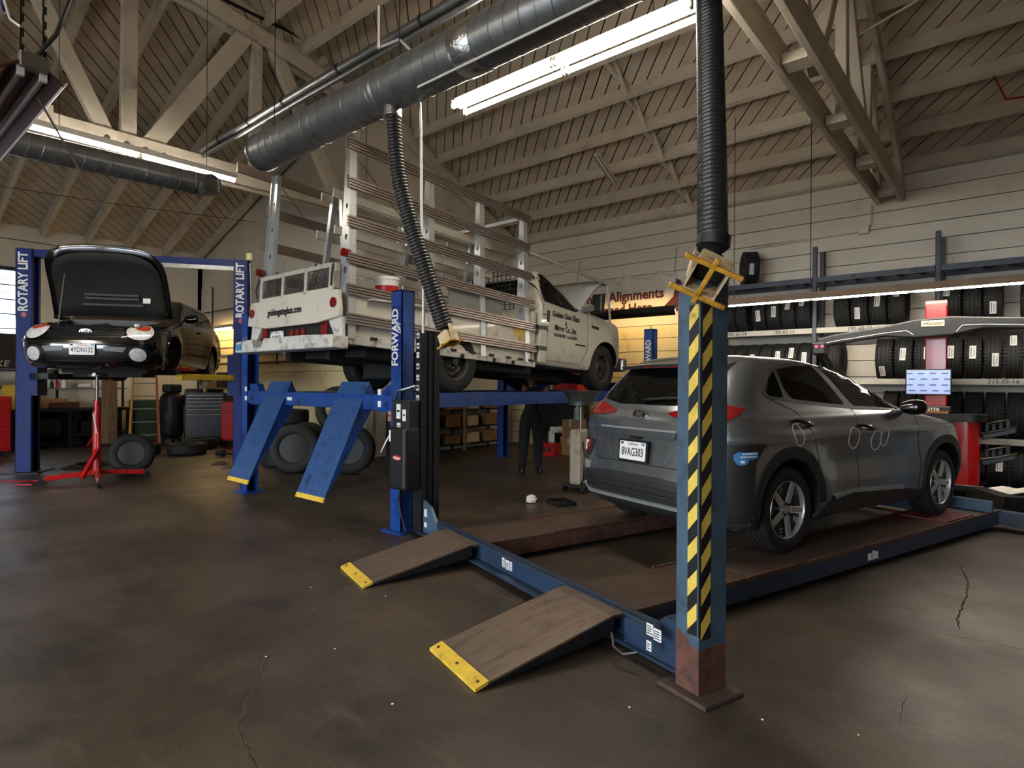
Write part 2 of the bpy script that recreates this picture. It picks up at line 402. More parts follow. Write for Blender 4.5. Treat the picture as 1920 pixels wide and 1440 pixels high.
# roof ------------------------------------------------------------------
PROF = [(11.62, 5.12), (7.6, 7.13), (3.6, 8.0), (0.0, 8.4), (-7.0, 7.4)]
ceil = empty('ceiling', (0, 0, 0), 0, 'off-white roof of diagonal boards over the main hall', kind='structure')
def boards(o, ux, uy, poly, width, parent, t=0.025, ang=-1):
    """diagonal boards on a plane; poly in (u,v); every board is its own piece"""
    k = math.sqrt(0.5); n = V(ux).cross(V(uy)).normalized()
    vals = [(x + y)*k for x, y in poly]; s = math.floor(min(vals)/width)*width
    while s < max(vals):
        w = width*random.uniform(0.97, 1.0)
        p = clip_poly(clip_poly(poly, k, k, s + w - 0.016), -k, -k, -s)
        if len(p) >= 3: MB().prism(p, V(o) + n*random.uniform(0, 0.006), ux, uy, t).build('roof_board', BOARD, parent)
        s += width
for i in range(len(PROF)-1):
    (ya, za), (yb, zb) = PROF[i], PROF[i+1]
    L_ = math.hypot(yb-ya, zb-za); uy = V((0, (ya-yb)/L_, (za-zb)/L_))
    x0, x1 = (XG-0.30, XR+0.1)
    if i < 2:
        boards((0, yb, zb), (1,0,0), uy, [(x0, 0), (x1, 0), (x1, L_), (x0, L_)], 0.19, ceil)
    MB().prism([(x0, 0), (x1, 0), (x1, L_), (x0, L_)], V((0, yb, zb)) + V((1,0,0)).cross(uy)*0.05, (1,0,0), uy, 0.06).build('roof_deck', GAP if i < 2 else BOARD, ceil)
    # purlins along the hall
    nrm = V((1,0,0)).cross(uy)
    npl = int(L_/0.735); 
    for k in range(npl+1):
        s = L_ - 0.12 - k*0.735 if i == 0 else L_ - 0.5 - k*0.735
        if s < 0.05: break
        c = V((0, yb, zb)) + uy*s
        if i < 3:
            MB().bar(c + V((x0,0,0)) - nrm*0.12, c + V((x1,0,0)) - nrm*0.12, 0.07, 0.24, nrm).build('purlin', WHITEWOOD, ceil)
# cross bridging between the purlins
(ya, za), (yb, zb) = PROF[0], PROF[1]
L_ = math.hypot(yb-ya, zb-za); uy = V((0, (ya-yb)/L_, (za-zb)/L_)); nrm = V((1,0,0)).cross(uy)
for k in range(5):
    s0 = L_ - 0.12 - k*0.735; s1 = s0 - 0.735
    c0 = V((-5.0, yb, zb)) + uy*(s0-0.04); c1 = V((-5.0, yb, zb)) + uy*(s1+0.04)
    MB().bar(c0 - nrm*0.03, c1 - nrm*0.22, 0.04, 0.07, (1,0,0)).build('bridging', WHITEWOOD, ceil)
    MB().bar(c0 - nrm*0.22 + V((0.05,0,0)), c1 - nrm*0.03 + V((0.05,0,0)), 0.04, 0.07, (1,0,0)).build('bridging', WHITEWOOD, ceil)
# annex roof: rafters fall to the left wall
ca = empty('ceiling_annex', (0, 0, 0), 0, 'lower roof of diagonal boards and rafters over the annex', kind='structure')
SA = 0.33; LA = math.hypot(1, SA); uxa = V((1/LA, 0, SA/LA)); EX = (XG - XF + 0.1)*LA
oA = V((XF, 0, 7.5 - SA*(XG-XF)))
# v axis = +Y ; boards run down the slope towards +Y
k = math.sqrt(0.5); nA = uxa.cross(V((0,1,0)))
boards(oA, uxa, V((0,1,0)), [(-0.1, -3.0), (EX, -3.0), (EX, YA+0.05), (-0.1, YA+0.05)], 0.19, ca)
MB().prism([(-0.1, YB), (EX, YB), (EX, YA+0.1), (-0.1, YA+0.1)], oA + nA*0.05, uxa, (0,1,0), 0.06).build('roof_deck', GAP, ca)
for k in range(15):
    y = YA - 0.12 - k*0.86
    if y < -4: break
    MB().bar(oA + V((0, y, 0)) - nA*0.10, oA + uxa*EX + V((0, y, 0)) - nA*0.10, 0.09, 0.22, nA).build('rafter', WHITEWOOD, ca)
# wall strip between annex roof and hall roof
tag(MB().prism([(YB, 7.3), (YA+0.1, 7.3), (YA+0.1, 7.45), (3.6, 8.15), (0, 8.55), (YB, 7.55)], (XG-0.05, 0, 0), (0,1,0), (0,0,1), -0.05).build('trim_1', WALLP), 'off-white boarded strip above the left roof truss', kind='structure')

# trusses ------------------------------------------------------------------
def truss(name, X, zb, webs, label, top, gap=0.16, x_end=YS-0.02, y0=-3.0):
    t = empty(name, (X, 0, 0), 0, label, kind='structure')
    for sx in (-1, 1):
        MB().bar((sx*gap/2+sx*0.04, y0, zb+0.15), (sx*gap/2+sx*0.04, x_end, zb+0.15), 0.07, 0.30).build('bottom_chord', WHITEWOOD, t, bevel=0.008)
        for (ya, za), (yb, z2) in zip(top[:-1], top[1:]):
            MB().bar((sx*gap/2+sx*0.04, ya, za), (sx*gap/2+sx*0.04, yb, z2), 0.07, 0.24).build('top_chord', WHITEWOOD, t, bevel=0.008)
    for (ya, za), (yb, z2), w in webs:
        MB().bar((0, ya, za), (0, yb, z2), 0.12, w, (1,0,0)) .build('web_member', WHITEWOOD, t, bevel=0.008) if False else \
            MB().bar((0, ya, za), (0, yb, z2), w, 0.12, (1,0,0)).build('web_member', WHITEWOOD, t, bevel=0.008)
    return t
t1 = truss('roof_truss', XG, 4.70, [((2.65,4.95),(1.55,7.2),0.20), ((2.92,4.95),(2.94,7.45),0.20), ((3.2,4.95),(4.66,7.3),0.26), ((4.78,4.85),(4.80,7.35),0.18),
     ((5.05,7.3),(6.35,5.0),0.24), ((0.2,4.9),(1.45,7.2),0.2), ((6.9,4.9),(6.9,6.9),0.16)],
     'left roof truss above the black hatchback, with bolted joint', [(-3.0,7.2),(0.5,7.45),(3.7,7.45),(6.4,7.0),(7.6,6.75),(11.4,5.0)])
for i in range(4):
    MB().cyl((0.155, 2.62+i*0.24, 4.86-0.01*i), (0.185, 2.62+i*0.24, 4.86-0.01*i), 0.035, n=8).build('bolt', STEEL, t1)
MB().box((0.15, 1.50, 4.76), (0.17, 2.02, 5.08)).build('splice_plate', WHITEWOOD, t1)
t2 = truss('roof_truss', -1.58, 4.5, [((7.9,4.7),(7.85,6.5),0.16), ((6.6,4.7),(7.75,6.5),0.14), ((8.1,6.4),(9.3,4.7),0.14), ((9.4,4.7),(9.4,5.9),0.12), ((6.4,4.7),(5.2,7.2),0.14), ((4.0,4.7),(5.1,7.2),0.14), ((10.3,4.7),(9.5,5.8),0.1)],
     'right roof truss coming down on the shelf wall', [(-3.0,7.3),(3.6,7.75),(7.6,6.85),(11.45,4.92)], gap=0.24)
for y in (5.9, 7.6, 9.3, 10.9): MB().box((-0.11, y, 4.52), (0.11, y+0.22, 4.62)).build('spacer_block', WHITEWOOD, t2)
# ================================================================ LIFTS
cP, sP = math.cos(PHI), math.sin(PHI)
def unl(a, b, c=0.0): return V((a*cP + b*sP, -a*sP + b*cP, c))
# ---------------- low alignment lift (slate blue) under the grey car
al = empty('alignment_lift', unl(-3.62, 2.4), -PHI, 'slate-blue four-post alignment rack with brown runways under the grey hatchback', 'car lift')
TA = Matrix.Translation((3.62, -2.4, 0))
def A(): return MB(TA)
def hollow_post(a0, a1, b0, b1, z0, z1, slot, parent, m, name='post'):
    """C-section column: slot faces the lift centre (slot=+1: towards +a, -1: towards -a)"""
    t = 0.008; mb = A()
    mb.box((a0, b0, z0), (a1, b0+t, z1)); mb.box((a0, b1-t, z0), (a1, b1, z1))
    if slot > 0: mb.box((a0, b0+t, z0), (a0+t, b1-t, z1)); mb.box((a1-t, b0+t, z0), (a1, b0+0.06, z1)); mb.box((a1-t, b1-0.06, z0), (a1, b1-t, z1))
    else: mb.box((a1-t, b0+t, z0), (a1, b1-t, z1)); mb.box((a0, b0+t, z0), (a0+t, b0+0.06, z1)); mb.box((a0, b1-0.06, z0), (a0+t, b1-t, z1))
    mb.box((a0+t, b0+t, z1-0.01), (a1-t, b1-t, z1))
    return mb.build(name, m, parent, label=None)
# near right post with hazard tape, rusty foot
pa0, pa1, pb0, pb1 = -2.035, -1.895, 2.250, 2.445
post = hollow_post(pa0, pa1, pb0, pb1, 0.02, 1.99, -1, al, SLATE); post['label'] = 'near post with hazard tape and a rusty foot'
A().box((pa0-0.0005, pb0-0.0005, 0.02), (pa1+0.0005, pb1+0.0005, 0.17)).build('rusty_foot', RUST, post)
A().prism([(pa0-0.0005,0.17),(pa1+0.0005,0.17),(pa1+0.0005,0.235),(pa1-0.02,0.25),(pa1-0.05,0.24),(pa1-0.07,0.275),(pa0+0.04,0.29),(pa0+0.02,0.305),(pa0-0.0005,0.30)], (0,pb1+0.0005,0), (1,0,0), (0,0,1), pb1-pb0+0.001).build('rusty_foot', RUST, post)
A().box((pa0-0.075, pb0-0.055, 0.0), (pa1+0.085, pb1+0.03, 0.022)).build('base_plate', mat('dark_rust', (70,54,46), 0.8, var=0.3, scale=10, bump=0.3, bscale=40), al, bevel=0.004)
A().cyl((pa1+0.002, pb0-0.002, 0.3), (pa1+0.002, pb0-0.002, 1.9), 0.004, n=6).build('edge_bead', DARKST, post)
def tape(face, u0, u1, z0, z1, step=0.160, slope=1.15):
    """diagonal stripes; face 'f' = towards -b, 's' = towards +a"""
    def place(poly, name, m, off):
        if face == 'f': A().prism(poly, (0, pb0-off, 0), (1,0,0), (0,0,1), 0.0012).build(name, m, post)
        else: A().prism(poly, (pa1+off-0.0012, 0, 0), (0,1,0), (0,0,1), 0.0012).build(name, m, post)
    z = z0 - (u1-u0)*slope; i = 0
    while z < z1:
        d = (u1-u0)*slope
        poly = [(u0, z), (u1, z+d), (u1, z+d+step/2), (u0, z+step/2)]
        poly = clip_poly(clip_poly(poly, 0, 1, z1), 0, -1, -z0)
        if len(poly) >= 3: place(poly, 'tape_stripe', TAPEY if i % 2 else TAPEK, 0.0018)
        z += step/2; i += 1
tape('f', pa1-0.068, pa1-0.012, 0.30, 1.88); tape('s', pb0+0.014, pb0+0.080, 0.28, 1.88)
# far left post, black with height marks
fp = hollow_post(-5.44, -5.30, 2.31, 2.505, 0.02, 2.0, 1, al, DARKST); fp['label'] = 'black far post with a column of white stickers'
A().box((-5.52, 2.24, 0), (-5.22, 2.56, 0.02)).build('base_plate', DARKST, al)
A().box((-5.445, 2.385, 0.05), (-5.30, 2.43, 1.98)).build('latch_bar', BLACK, fp)
for i, z in enumerate((1.93, 1.83, 1.74, 1.63, 1.52, 1.42, 1.32, 1.24)):
    A().box((-5.41, 2.306, z), (-5.35, 2.312, z+0.055)).build('sticker', STICK, fp)
    A().box((-5.40, 2.3045, z+0.012+0.006*(i % 3)), (-5.362+0.004*(i % 2), 2.3065, z+0.030+0.006*(i % 2))).build('sticker_print', INK, fp)
A().prism([(0,0),(0.34,0),(0.34,0.12),(0.16,0.30),(0,0.34)], (-5.28, 2.33, 0.02), (1,0,0), (0,0,1), -0.03).build('post_gusset', SLATE, al)
for z0, hh in ((0.22, 0.07), (0.12, 0.045)): A().box((-5.24, 2.322, z0), (-5.19, 2.330, z0+hh)).build('sticker', STICK, al)
# far corner posts at the front end of the rack (mostly behind the car)
for a0 in (-5.44, -2.035):
    hollow_post(a0, a0+0.14, 7.60, 7.79, 0.02, 1.0 if a0 > -3 else 0.9, 1 if a0 < -3 else -1, al, SLATE)
# rear cross beam (C channel) with stickers
cb = A(); cb.box((-5.30, 2.36, 0.05), (-2.035, 2.375, 0.20)); cb.box((-5.30, 2.275, 0.05), (-2.035, 2.375, 0.065)); cb.box((-5.30, 2.335, 0.188), (-2.035, 2.43, 0.20)); cb.box((-5.30, 2.42, 0.05), (-2.035, 2.43, 0.20))
cb = cb.build('cross_beam', SLATED, al, bevel=0.004)
for a0, w, h0, h1 in ((-3.86, 0.035, 0.10, 0.17), (-3.81, 0.05, 0.095, 0.165), (-3.75, 0.03, 0.10, 0.165)):
    A().box((a0, 2.356, h0), (a0+w, 2.361, h1)).build('sticker', STICK, cb)
    [A().box((a0+0.004+0.003*(j % 3), 2.3545, h0+0.008+j*0.013), (a0+w-0.006, 2.357, h0+0.013+j*0.013)).build('sticker_print', INK, cb) for j in range(4)]
# bracket between beam and near post
br = A().prism([(-2.46,0.06),(-2.04,0.06),(-2.04,0.30),(-2.16,0.30),(-2.28,0.20),(-2.46,0.19)], (0, 2.30, 0), (1,0,0), (0,0,1), -0.08).build('post_bracket', SLATED, al, bevel=0.004)
for a0, z0, w, h in ((-2.20, 0.215, 0.045, 0.06), (-2.15, 0.205, 0.05, 0.06), (-2.20, 0.135, 0.034, 0.05)):
    A().box((a0, 2.214, z0), (a0+w, 2.219, z0+h)).build('sticker', STICK, br)
    [A().box((a0+0.006, 2.212, z0+0.010+j*0.012), (a0+w-0.006-0.006*(j % 2), 2.215, z0+0.014+j*0.012)).build('sticker_print', INK, br) for j in range(int((h-0.012)/0.012))]
A().tube([(-2.47,2.22,0.12),(-2.40,2.17,0.08),(-2.32,2.17,0.075),(-2.26,2.21,0.10)], 0.008, 6).build('air_hose', BLACK, al, smooth=40)
# front cross beam
A().box((-5.30, 7.62, 0.05), (-1.90, 7.76, 0.19)).build('cross_beam', SLATED, al, bevel=0.004)
for nm, a0, a1 in (('right', -3.03, -2.52), ('left', -4.75, -4.21)):
    r = A().box((a0, 2.30, 0.165), (a1, 7.75, 0.185)).build('runway', DECK, al); r['label'] = nm + ' runway deck, worn brown'
    A().box((a0, 2.45, 0.06), (a0+0.03, 7.7, 0.165)).build('runway_rail', RUST if nm == 'right' else SLATED, r)
    A().box((a1-0.03, 2.45, 0.05), (a1, 7.7, 0.165)).build('runway_rail', SLATED if nm == 'right' else RUST, r)
    A().box((a1-0.012, 3.1, 0.185), (a1, 7.7, 0.200)).build('edge_lip', RUST, r)
    A().box((a0, 3.1, 0.185), (a0+0.012, 7.7, 0.200)).build('edge_lip', RUST, r)
    A().box((a0+0.015, 3.55, 0.186), (a1-0.015, 5.35, 0.192)).build('slip_plate', DECK, r)
    A().box((a0+0.05, 6.55, 0.186), (a1-0.05, 7.15, 0.197)).build('turn_plate', mat('worn_red_plate', (104,34,30), 0.5, var=0.25, scale=8) if nm == 'right' else DECK, r)
    st = A().box((a0, 7.45, 0.185), (a1, 7.49, 0.31)).build('wheel_stop', SLATE, r, bevel=0.01)
    for bb in (3.2, 4.3, 5.6): A().cyl((a1-0.03, bb, 0.185), (a1-0.03, bb, 0.196), 0.012, n=8).build('bolt', STEEL, r)
    # approach ramp
    b0, b1, zt = 1.385, 2.26, 0.195
    rp = A().prism([(b0+0.07, 0.034), (b1, zt), (b1+0.14, zt+0.004), (b1+0.14, zt-0.010), (b1, zt-0.012), (b0+0.07, 0.022)], (a0-0.01, 0, 0), (0,1,0), (0,0,1), a1-a0+0.02).build('ramp', RAMP, al)
    rp['label'] = nm + ' approach ramp, worn brown steel'
    A().prism([(b0, 0.002), (b0+0.075, 0.022), (b0+0.075, 0.040), (b0, 0.018)], (a0-0.01, 0, 0), (0,1,0), (0,0,1), a1-a0+0.02).build('yellow_tip', YEL, rp)
    for e in (a0-0.006, a1-0.006): A().prism([(b0+0.08, 0.01), (b1-0.05, zt-0.11), (b1+0.02, zt-0.09), (b1+0.02, zt-0.01), (b0+0.08, 0.028)], (e, 0, 0), (0,1,0), (0,0,1), 0.012).build('ramp_web', DARKST, rp)
    A().cyl((a0-0.01, b1+0.005, zt-0.02), (a1+0.01, b1+0.005, zt-0.02), 0.016, n=10).build('hinge', DARKST, rp)
    for u in (0.06, 0.5, 0.94): A().cyl((a0+(a1-a0)*u, b0+0.035, 0.026), (a0+(a1-a0)*u, b0+0.035, 0.034), 0.009, n=8).build('bolt', RUST, rp)
for a0, w in ((-2.535+0.0175, 0.0),):
    for bb, ww, hh in ((5.02, 0.05, 0.055), (5.09, 0.03, 0.07), (5.13, 0.045, 0.06)):
        A().box((-2.5215, bb, 0.075), (-2.5175, bb+ww, 0.075+hh)).build('sticker', STICK, al)

# ---------------- four-post lift with bright blue posts under the white truck
tl = empty('four_post_lift', (-6.28, 3.85, 0), 0, 'bright blue four-post lift carrying the white truck', 'car lift')
B = lambda: MB()
def tpost(x, y, name_label, txt):
    p = B(); t = 0.01; w, d, h = 0.165, 0.16, 2.42
    p.box((x-w/2, y-d/2, 0.02), (x+w/2, y-d/2+t, h)); p.box((x-w/2, y+d/2-t, 0.02), (x+w/2, y+d/2, h))
    s = 1 if x > 0 else -1
    p.box((x+s*w/2-t*(s > 0), y-d/2, 0.02), (x+s*w/2+t*(s < 0), y+d/2, h)); p.box((x-w/2, y-d/2, h-0.01), (x+w/2, y+d/2, h))
    o = p.build('post', BLUE, tl); o['label'] = name_label
    B().box((x-0.16, y-0.14, 0), (x+0.16, y+0.14, 0.02)).build('base_plate', BLUE, tl)
    B().cyl((x, y, h), (x, y, h+0.05), 0.015, n=8).build('post_bolt', STEEL, o)
    return o
pn = tpost(1.57, 0.0, 'near right post lettered FORWARD LIFT', 1)
pl_ = tpost(-1.66, 0.0, 'near left post of the truck lift', 0)
tpost(-1.70, 5.28, 'far left post of the truck lift', 0); pf = tpost(1.60, 5.28, 'far right post of the truck lift', 1)
LETW = mat('letter_white', (216, 216, 212), 0.4)
B().box((1.50, -0.0835, 1.66), (1.635, -0.0805, 2.26)).build('name_plate', NAVY, pn)
text('lettering', 'FORWARD', 0.135, LETW, pn, (1.555, -0.085, 1.95), (0,0,1), (-1,0,0), bold=0.004, sx=0.86)
text('lettering', 'LIFT', 0.06, LETW, pn, (1.617, -0.085, 2.04), (0,0,1), (-1,0,0), bold=0.002, shear=0.2)
text('lettering', 'FORWARD', 0.135, LETW, pf, (1.60, 5.28-0.0815, 1.95), (0,0,1), (-1,0,0), bold=0.004, sx=0.86)
# cross beams
for y in (0.0, 5.28):
    cbm = B().box((-1.58, y-0.07, 1.21), (1.49, y+0.07, 1.375)).build('cross_beam', BLUE, tl, bevel=0.006)
    for s in (-1, 1):
        B().prism([(0,0),(0.26,0.0),(0.26,0.16),(0.18,0.28),(0.0,0.28)] if s < 0 else [(0,0),(-0.26,0.0),(-0.26,0.16),(-0.10,0.28),(0,0.28)], (-1.57 if s < 0 else 1.49, y-0.05, 1.19), (1,0,0), (0,0,1), -0.10).build('beam_end', BLUE, cbm, bevel=0.005)
        if y < 1:
            for zz in (1.37, 1.25): B().box((s*1.45-0.03-(0.05 if s > 0 else 0), -0.156, zz), (s*1.45+0.02-(0.05 if s > 0 else 0), -0.149, zz+0.06)).build('sticker', STICK, cbm)
    if y < 1: B().box((-0.55, -0.0735, 1.27), (-0.44, -0.0695, 1.31)).build('sticker', STICK, cbm)
TREAD = mat('blue_tread_plate', (40, 74, 122), 0.42, var=0.25, scale=40, dirt=(26,44,76), damt=0.3, dscale=6, bump=0.5, bscale=90, coat=0.1)
for nm, xc in (('right', 0.74), ('left', -0.86)):
    w = 0.26
    r = B().box((xc-w, -0.08, 1.352), (xc+w, 5.45, 1.372)).build('runway', BLUE, tl); r['label'] = nm + ' blue runway of the truck lift'
    for s in (-1, 1): B().box((xc+s*w-0.02, 0.0, 1.20), (xc+s*w+0.02, 5.4, 1.352)).build('runway_rail', BLUE, r)
    B().box((xc-w, 5.38, 1.37), (xc+w, 5.42, 1.52)).build('wheel_stop', BLUE, r)
    # drop-down ramp
    top = V((xc, 0.02, 1.50)); bot = V((xc, -0.52, 0.33))
    d = (bot-top); Lr = d.length; d.normalize(); n = V((1,0,0)).cross(d).normalized()
    if n.y > 0: n = -n
    Tm = Matrix(((1,0,0,top.x), (0,d.y,n.y,top.y), (0,d.z,n.z,top.z), (0,0,0,1)))
    rp = MB(Tm).box((-w, 0, -0.006), (w, Lr, 0.006)).build('ramp', TREAD, tl); rp['label'] = nm + ' blue tread-plate ramp hanging from the runway'
    for s in (-1, 1): MB(Tm).prism([(0.0, -0.006), (0.12, -0.14), (0.3, -0.15), (Lr-0.05, -0.02), (Lr-0.05, -0.006)], (s*(w-0.012)-0.006, 0, 0), (0,1,0), (0,0,1), 0.012).build('ramp_web', BLUE, rp)
    MB(Tm).box((-w, Lr, -0.008), (w, Lr+0.05, 0.008)).build('yellow_tip', YEL, rp)
    # shallow rows of raised tread marks
    tr = MB(Tm)
    for i in range(26):
        for j in range(11):
            cx_ = -w+0.03+j*0.046+(0.023 if i % 2 else 0); cy_ = 0.06+i*0.044
            if abs(cx_) < w-0.01: tr.cbox((cx_, cy_, 0.007), (0.026, 0.007, 0.003), (0.7 if (i+j) % 2 else -0.7))
    tm_ = tr.build('tread_marks', TREAD, rp); tm_['kind'] = 'stuff'
# power unit on the near post
B().box((1.655, -0.20, 1.02), (1.90, -0.06, 1.33)).build('control_box', DARKST, pn, bevel=0.01)
for x0, z0, w, h in ((1.60, 1.12, 0.05, 0.10), (1.73, 1.15, 0.06, 0.14), (1.82, 1.13, 0.05, 0.11), (1.74, 1.05, 0.05, 0.06)):
    B().box((x0, -0.206, z0), (x0+w, -0.199, z0+h)).build('sticker', STICK if x0 > 1.65 else CARD, pn)
    B().box((x0+0.01, -0.208, z0+h*0.45), (x0+w-0.012, -0.205, z0+h*0.6)).build('sticker_print', INK, pn)
pu = B().cbox((1.79, -0.15, 0.77), (0.25, 0.20, 0.60)).build('power_unit', BLACK, tl, bevel=0.03, seg=3); pu['label'] = 'black motor cover with a red oval badge'
ov = [(0.065*math.cos(a*math.pi/10), 0.026*math.sin(a*math.pi/10)) for a in range(20)]
B().prism(ov, (1.80, -0.2505, 0.78), (1,0,0), (0,0,1), 0.004).build('oval_badge', REDP, pu)
text('badge_lettering', 'Fisher', 0.042, INKW, pu, (1.80, -0.2555, 0.779), (1,0,0), (0,0,1), bold=0.0005, shear=0.2)
B().box((1.68, -0.254, 0.93), (1.705, -0.249, 1.04)).build('sticker', STICK, pu)
B().tube([(1.62,-0.10,1.26),(1.64,-0.14,1.36),(1.70,-0.16,1.42),(1.78,-0.13,1.44),(1.86,-0.08,1.47)], 0.014, 8).build('hydraulic_hose', GALV, tl, smooth=40)
B().tube([(1.54,-0.10,1.02),(1.52,-0.15,0.93),(1.46,-0.18,0.80)], 0.011, 6).build('release_lever', STEEL, tl, smooth=40)
B().tube([(1.72,-0.14,0.48),(1.68,-0.13,0.36),(1.70,-0.12,0.22),(1.78,-0.12,0.05)], 0.008, 6).build('power_cable', BLACK, tl, smooth=40)

# ---------------- two-post lift holding the black car
sl, sr = V((-12.27, 2.27, 0)), V((-10.42, 4.90, 0))
ax = (sr-sl).normalized(); fw = V((ax.y, -ax.x, 0))           # fw points out of the car's nose
rz2 = math.atan2(ax.y, ax.x)
tp = empty('two_post_lift', (sl+sr)/2, rz2, 'navy two-post lift with overhead beam holding the black car', 'car lift')
hw = (sr-sl).length/2
for s, lab in ((-1, 'left'), (1, 'right')):
    p = MB(); x = s*hw; t = 0.012
    p.box((x-0.16*(s < 0)-0.0, -0.17, 0.02), (x+0.16*(s > 0), -0.17+t, 3.45)) if False else None
    for yy in (-0.14, 0.128): p.box((x-0.11, yy, 0.02), (x+0.11, yy+t, 3.62))
    p.box((x+s*0.11-t*(s > 0), -0.14, 0.02), (x+s*0.11+t*(s < 0), 0.14, 3.62))
    for yy in (-0.14, 0.08): p.box((x-s*0.11-t*(s < 0), yy, 0.02), (x-s*0.11+t*(s > 0), yy+0.06, 3.62))
    o = p.build('post', NAVY, tp); o['label'] = lab + ' navy post lettered ROTARY LIFT'
    MB().box((x-0.26, -0.28, 0), (x+0.26, 0.28, 0.02)).build('base_plate', DARKST, tp)
    MB().box((x-0.11, -0.155, 2.50), (x+0.11, -0.141, 3.60)).build('name_plate', NAVY, o)
    text('lettering', 'ROTARY LIFT', 0.185, INKW, o, (x+0.0, -0.157, 3.08), (0,0,1), (-1,0,0), bold=0.005, sx=0.86)
    MB().cyl((x+0.01, -0.156, 2.55), (x+0.01, -0.162, 2.55), 0.04, n=12).build('red_mark', REDP, o)
    c = MB().box((x-s*0.10-0.1, -0.16, 1.25), (x-s*0.10+0.1, 0.16, 1.95)).build('carriage', NAVY, tp)
    for yy, tx, ty in ((-0.1, -0.75, -0.95), (0.1, -0.80, 0.95)):
        arm = MB().bar((x-s*0.12, yy, 1.56), (x+s*tx, ty, 1.56), 0.12, 0.10).build('arm', YEL if s > 0 else BLACK, tp, bevel=0.006)
        MB().cyl((x+s*tx, ty, 1.60), (x+s*tx, ty, 1.66), 0.05, n=12).build('arm_pad', RUBBER, arm)
MB().box((-hw-0.13, -0.10, 3.50), (hw+0.13, 0.10, 3.62)).build('overhead_beam', NAVY, tp)
MB().box((-hw+0.4, -0.13, 3.43), (hw, -0.09, 3.50)).build('shutoff_bar', GALV, tp)
MB().tube([(hw+0.16,-0.2,3.55),(hw+0.19,-0.22,2.9),(hw+0.17,-0.2,2.2)], 0.012, 6).build('hydraulic_hose', GALV, tp, smooth=40)
MB().cyl((hw+0.16,-0.22,3.60), (hw+0.16,-0.22,3.72), 0.06, n=12).build('pulley_cover', CREAM, tp)
# ================================================================ VEHICLE TOOLS
def crom(a, b, c, d, t):
    return tuple(0.5*((2*q) + (-p+r)*t + (2*p-5*q+4*r-s)*t*t + (-p+3*q-3*r+s)*t**3) for p, q, r, s in zip(a, b, c, d))
def ring_body(levels, sub=4, pr=3.0, pf=2.6, nc=14, ns=26, disp=None):
    """closed car body from horizontal slices: (z, x_rear, x_front, half_width, rear_corner, front_corner)"""
    lv = []
    for i in range(len(levels)-1):
        a, b = levels[max(i-1, 0)], levels[i]; c, d = levels[i+1], levels[min(i+2, len(levels)-1)]
        for k in range(sub): lv.append(crom(a, b, c, d, k/sub))
    lv.append(levels[-1])
    vs = []; rings = []
    for z, xr, xf, w, lr, lf in lv:
        half = []
        for k in range(nc+1):
            th = math.pi/2*k/nc; half.append((xr + lr - lr*math.cos(th)**(2/pr), w*math.sin(th)**(2/pr)))
        for k in range(1, ns): half.append((xr + lr + (xf-lf-xr-lr)*k/ns, w))
        for k in range(nc+1):
            th = math.pi/2*(1-k/nc); half.append((xf - lf + lf*math.cos(th)**(2/pf), w*math.sin(th)**(2/pf)))
        ring = [(x, -y, z) for x, y in half] + [(x, y, z) for x, y in reversed(half[1:-1])]
        if disp: ring = [disp(*p) for p in ring]
        rings.append(len(vs)); vs += ring; n = len(ring)
    fs = []
    for a, b in zip(rings[:-1], rings[1:]):
        for k in range(n): fs.append((a+k, a+(k+1) % n, b+(k+1) % n, b+k))
    # caps as strips across the ring
    for base, flip in ((rings[0], True), (rings[-1], False)):
        h = n//2
        for k in range(h):
            l0, l1 = base+k, base+k+1; r0, r1 = base+((n-k) % n), base+(n-k-1)
            f = [l0, l1, r1, r0]; f = list(dict.fromkeys(f))
            if len(f) > 2: fs.append(tuple(reversed(f)) if not flip else tuple(f))
    mb = MB(); mb.add(vs, fs); return mb
def bool_cut(o, cutters):
    for c in cutters:
        c.parent = o.parent
        md = o.modifiers.new('cut', 'BOOLEAN'); md.operation = 'DIFFERENCE'; md.solver = 'EXACT'; md.object = c
        try: md.material_mode = 'TRANSFER'
        except Exception: pass
    bpy.context.view_layer.update()
    dg = bpy.context.evaluated_depsgraph_get()
    me = bpy.data.meshes.new_from_object(o.evaluated_get(dg)); o.modifiers.clear(); old = o.data; o.data = me; me.name = old.name
    for c in cutters: bpy.data.objects.remove(c)
    return o
def bvh_of(o):
    bm = bmesh.new(); bm.from_mesh(o.data); t = BVHTree.FromBMesh(bm); bm.free(); return t
def cast(bvh, plane, p):
    ax, s = plane
    if ax == 'y': o, d = V((p[0], 3*s, p[1])), V((0, -s, 0))
    elif ax == 'x': o, d = V((10*s, p[0], p[1])), V((-s, 0, 0))
    else: o, d = V((p[0], p[1], 6)), V((0, 0, -1))
    h = bvh.ray_cast(o, d)
    if h[0] is None:
        h = bvh.find_nearest(o + d*((3 if ax == 'y' else 10 if ax == 'x' else 5)-0.5)); 
        return h[0], h[1]
    n = h[1]
    if n.dot(d) > 0: n = -n
    return h[0], n
def densify(poly, step, closed=True):
    out = []; m = len(poly)
    for i in range(m if closed else m-1):
        p, q = V(poly[i]).to_2d(), V(poly[(i+1) % m]).to_2d(); k = max(1, int((q-p).length/step))
        out += [p.lerp(q, j/k) for j in range(k)]
    if not closed: out.append(V(poly[-1]).to_2d())
    return out
def smooth_poly(poly, it=2):
    for _ in range(it):
        o = []
        for i in range(len(poly)):
            p, q = V(poly[i]).to_2d(), V(poly[(i+1) % len(poly)]).to_2d(); o += [p.lerp(q, 0.2), p.lerp(q, 0.8)]
        poly = o
    return poly
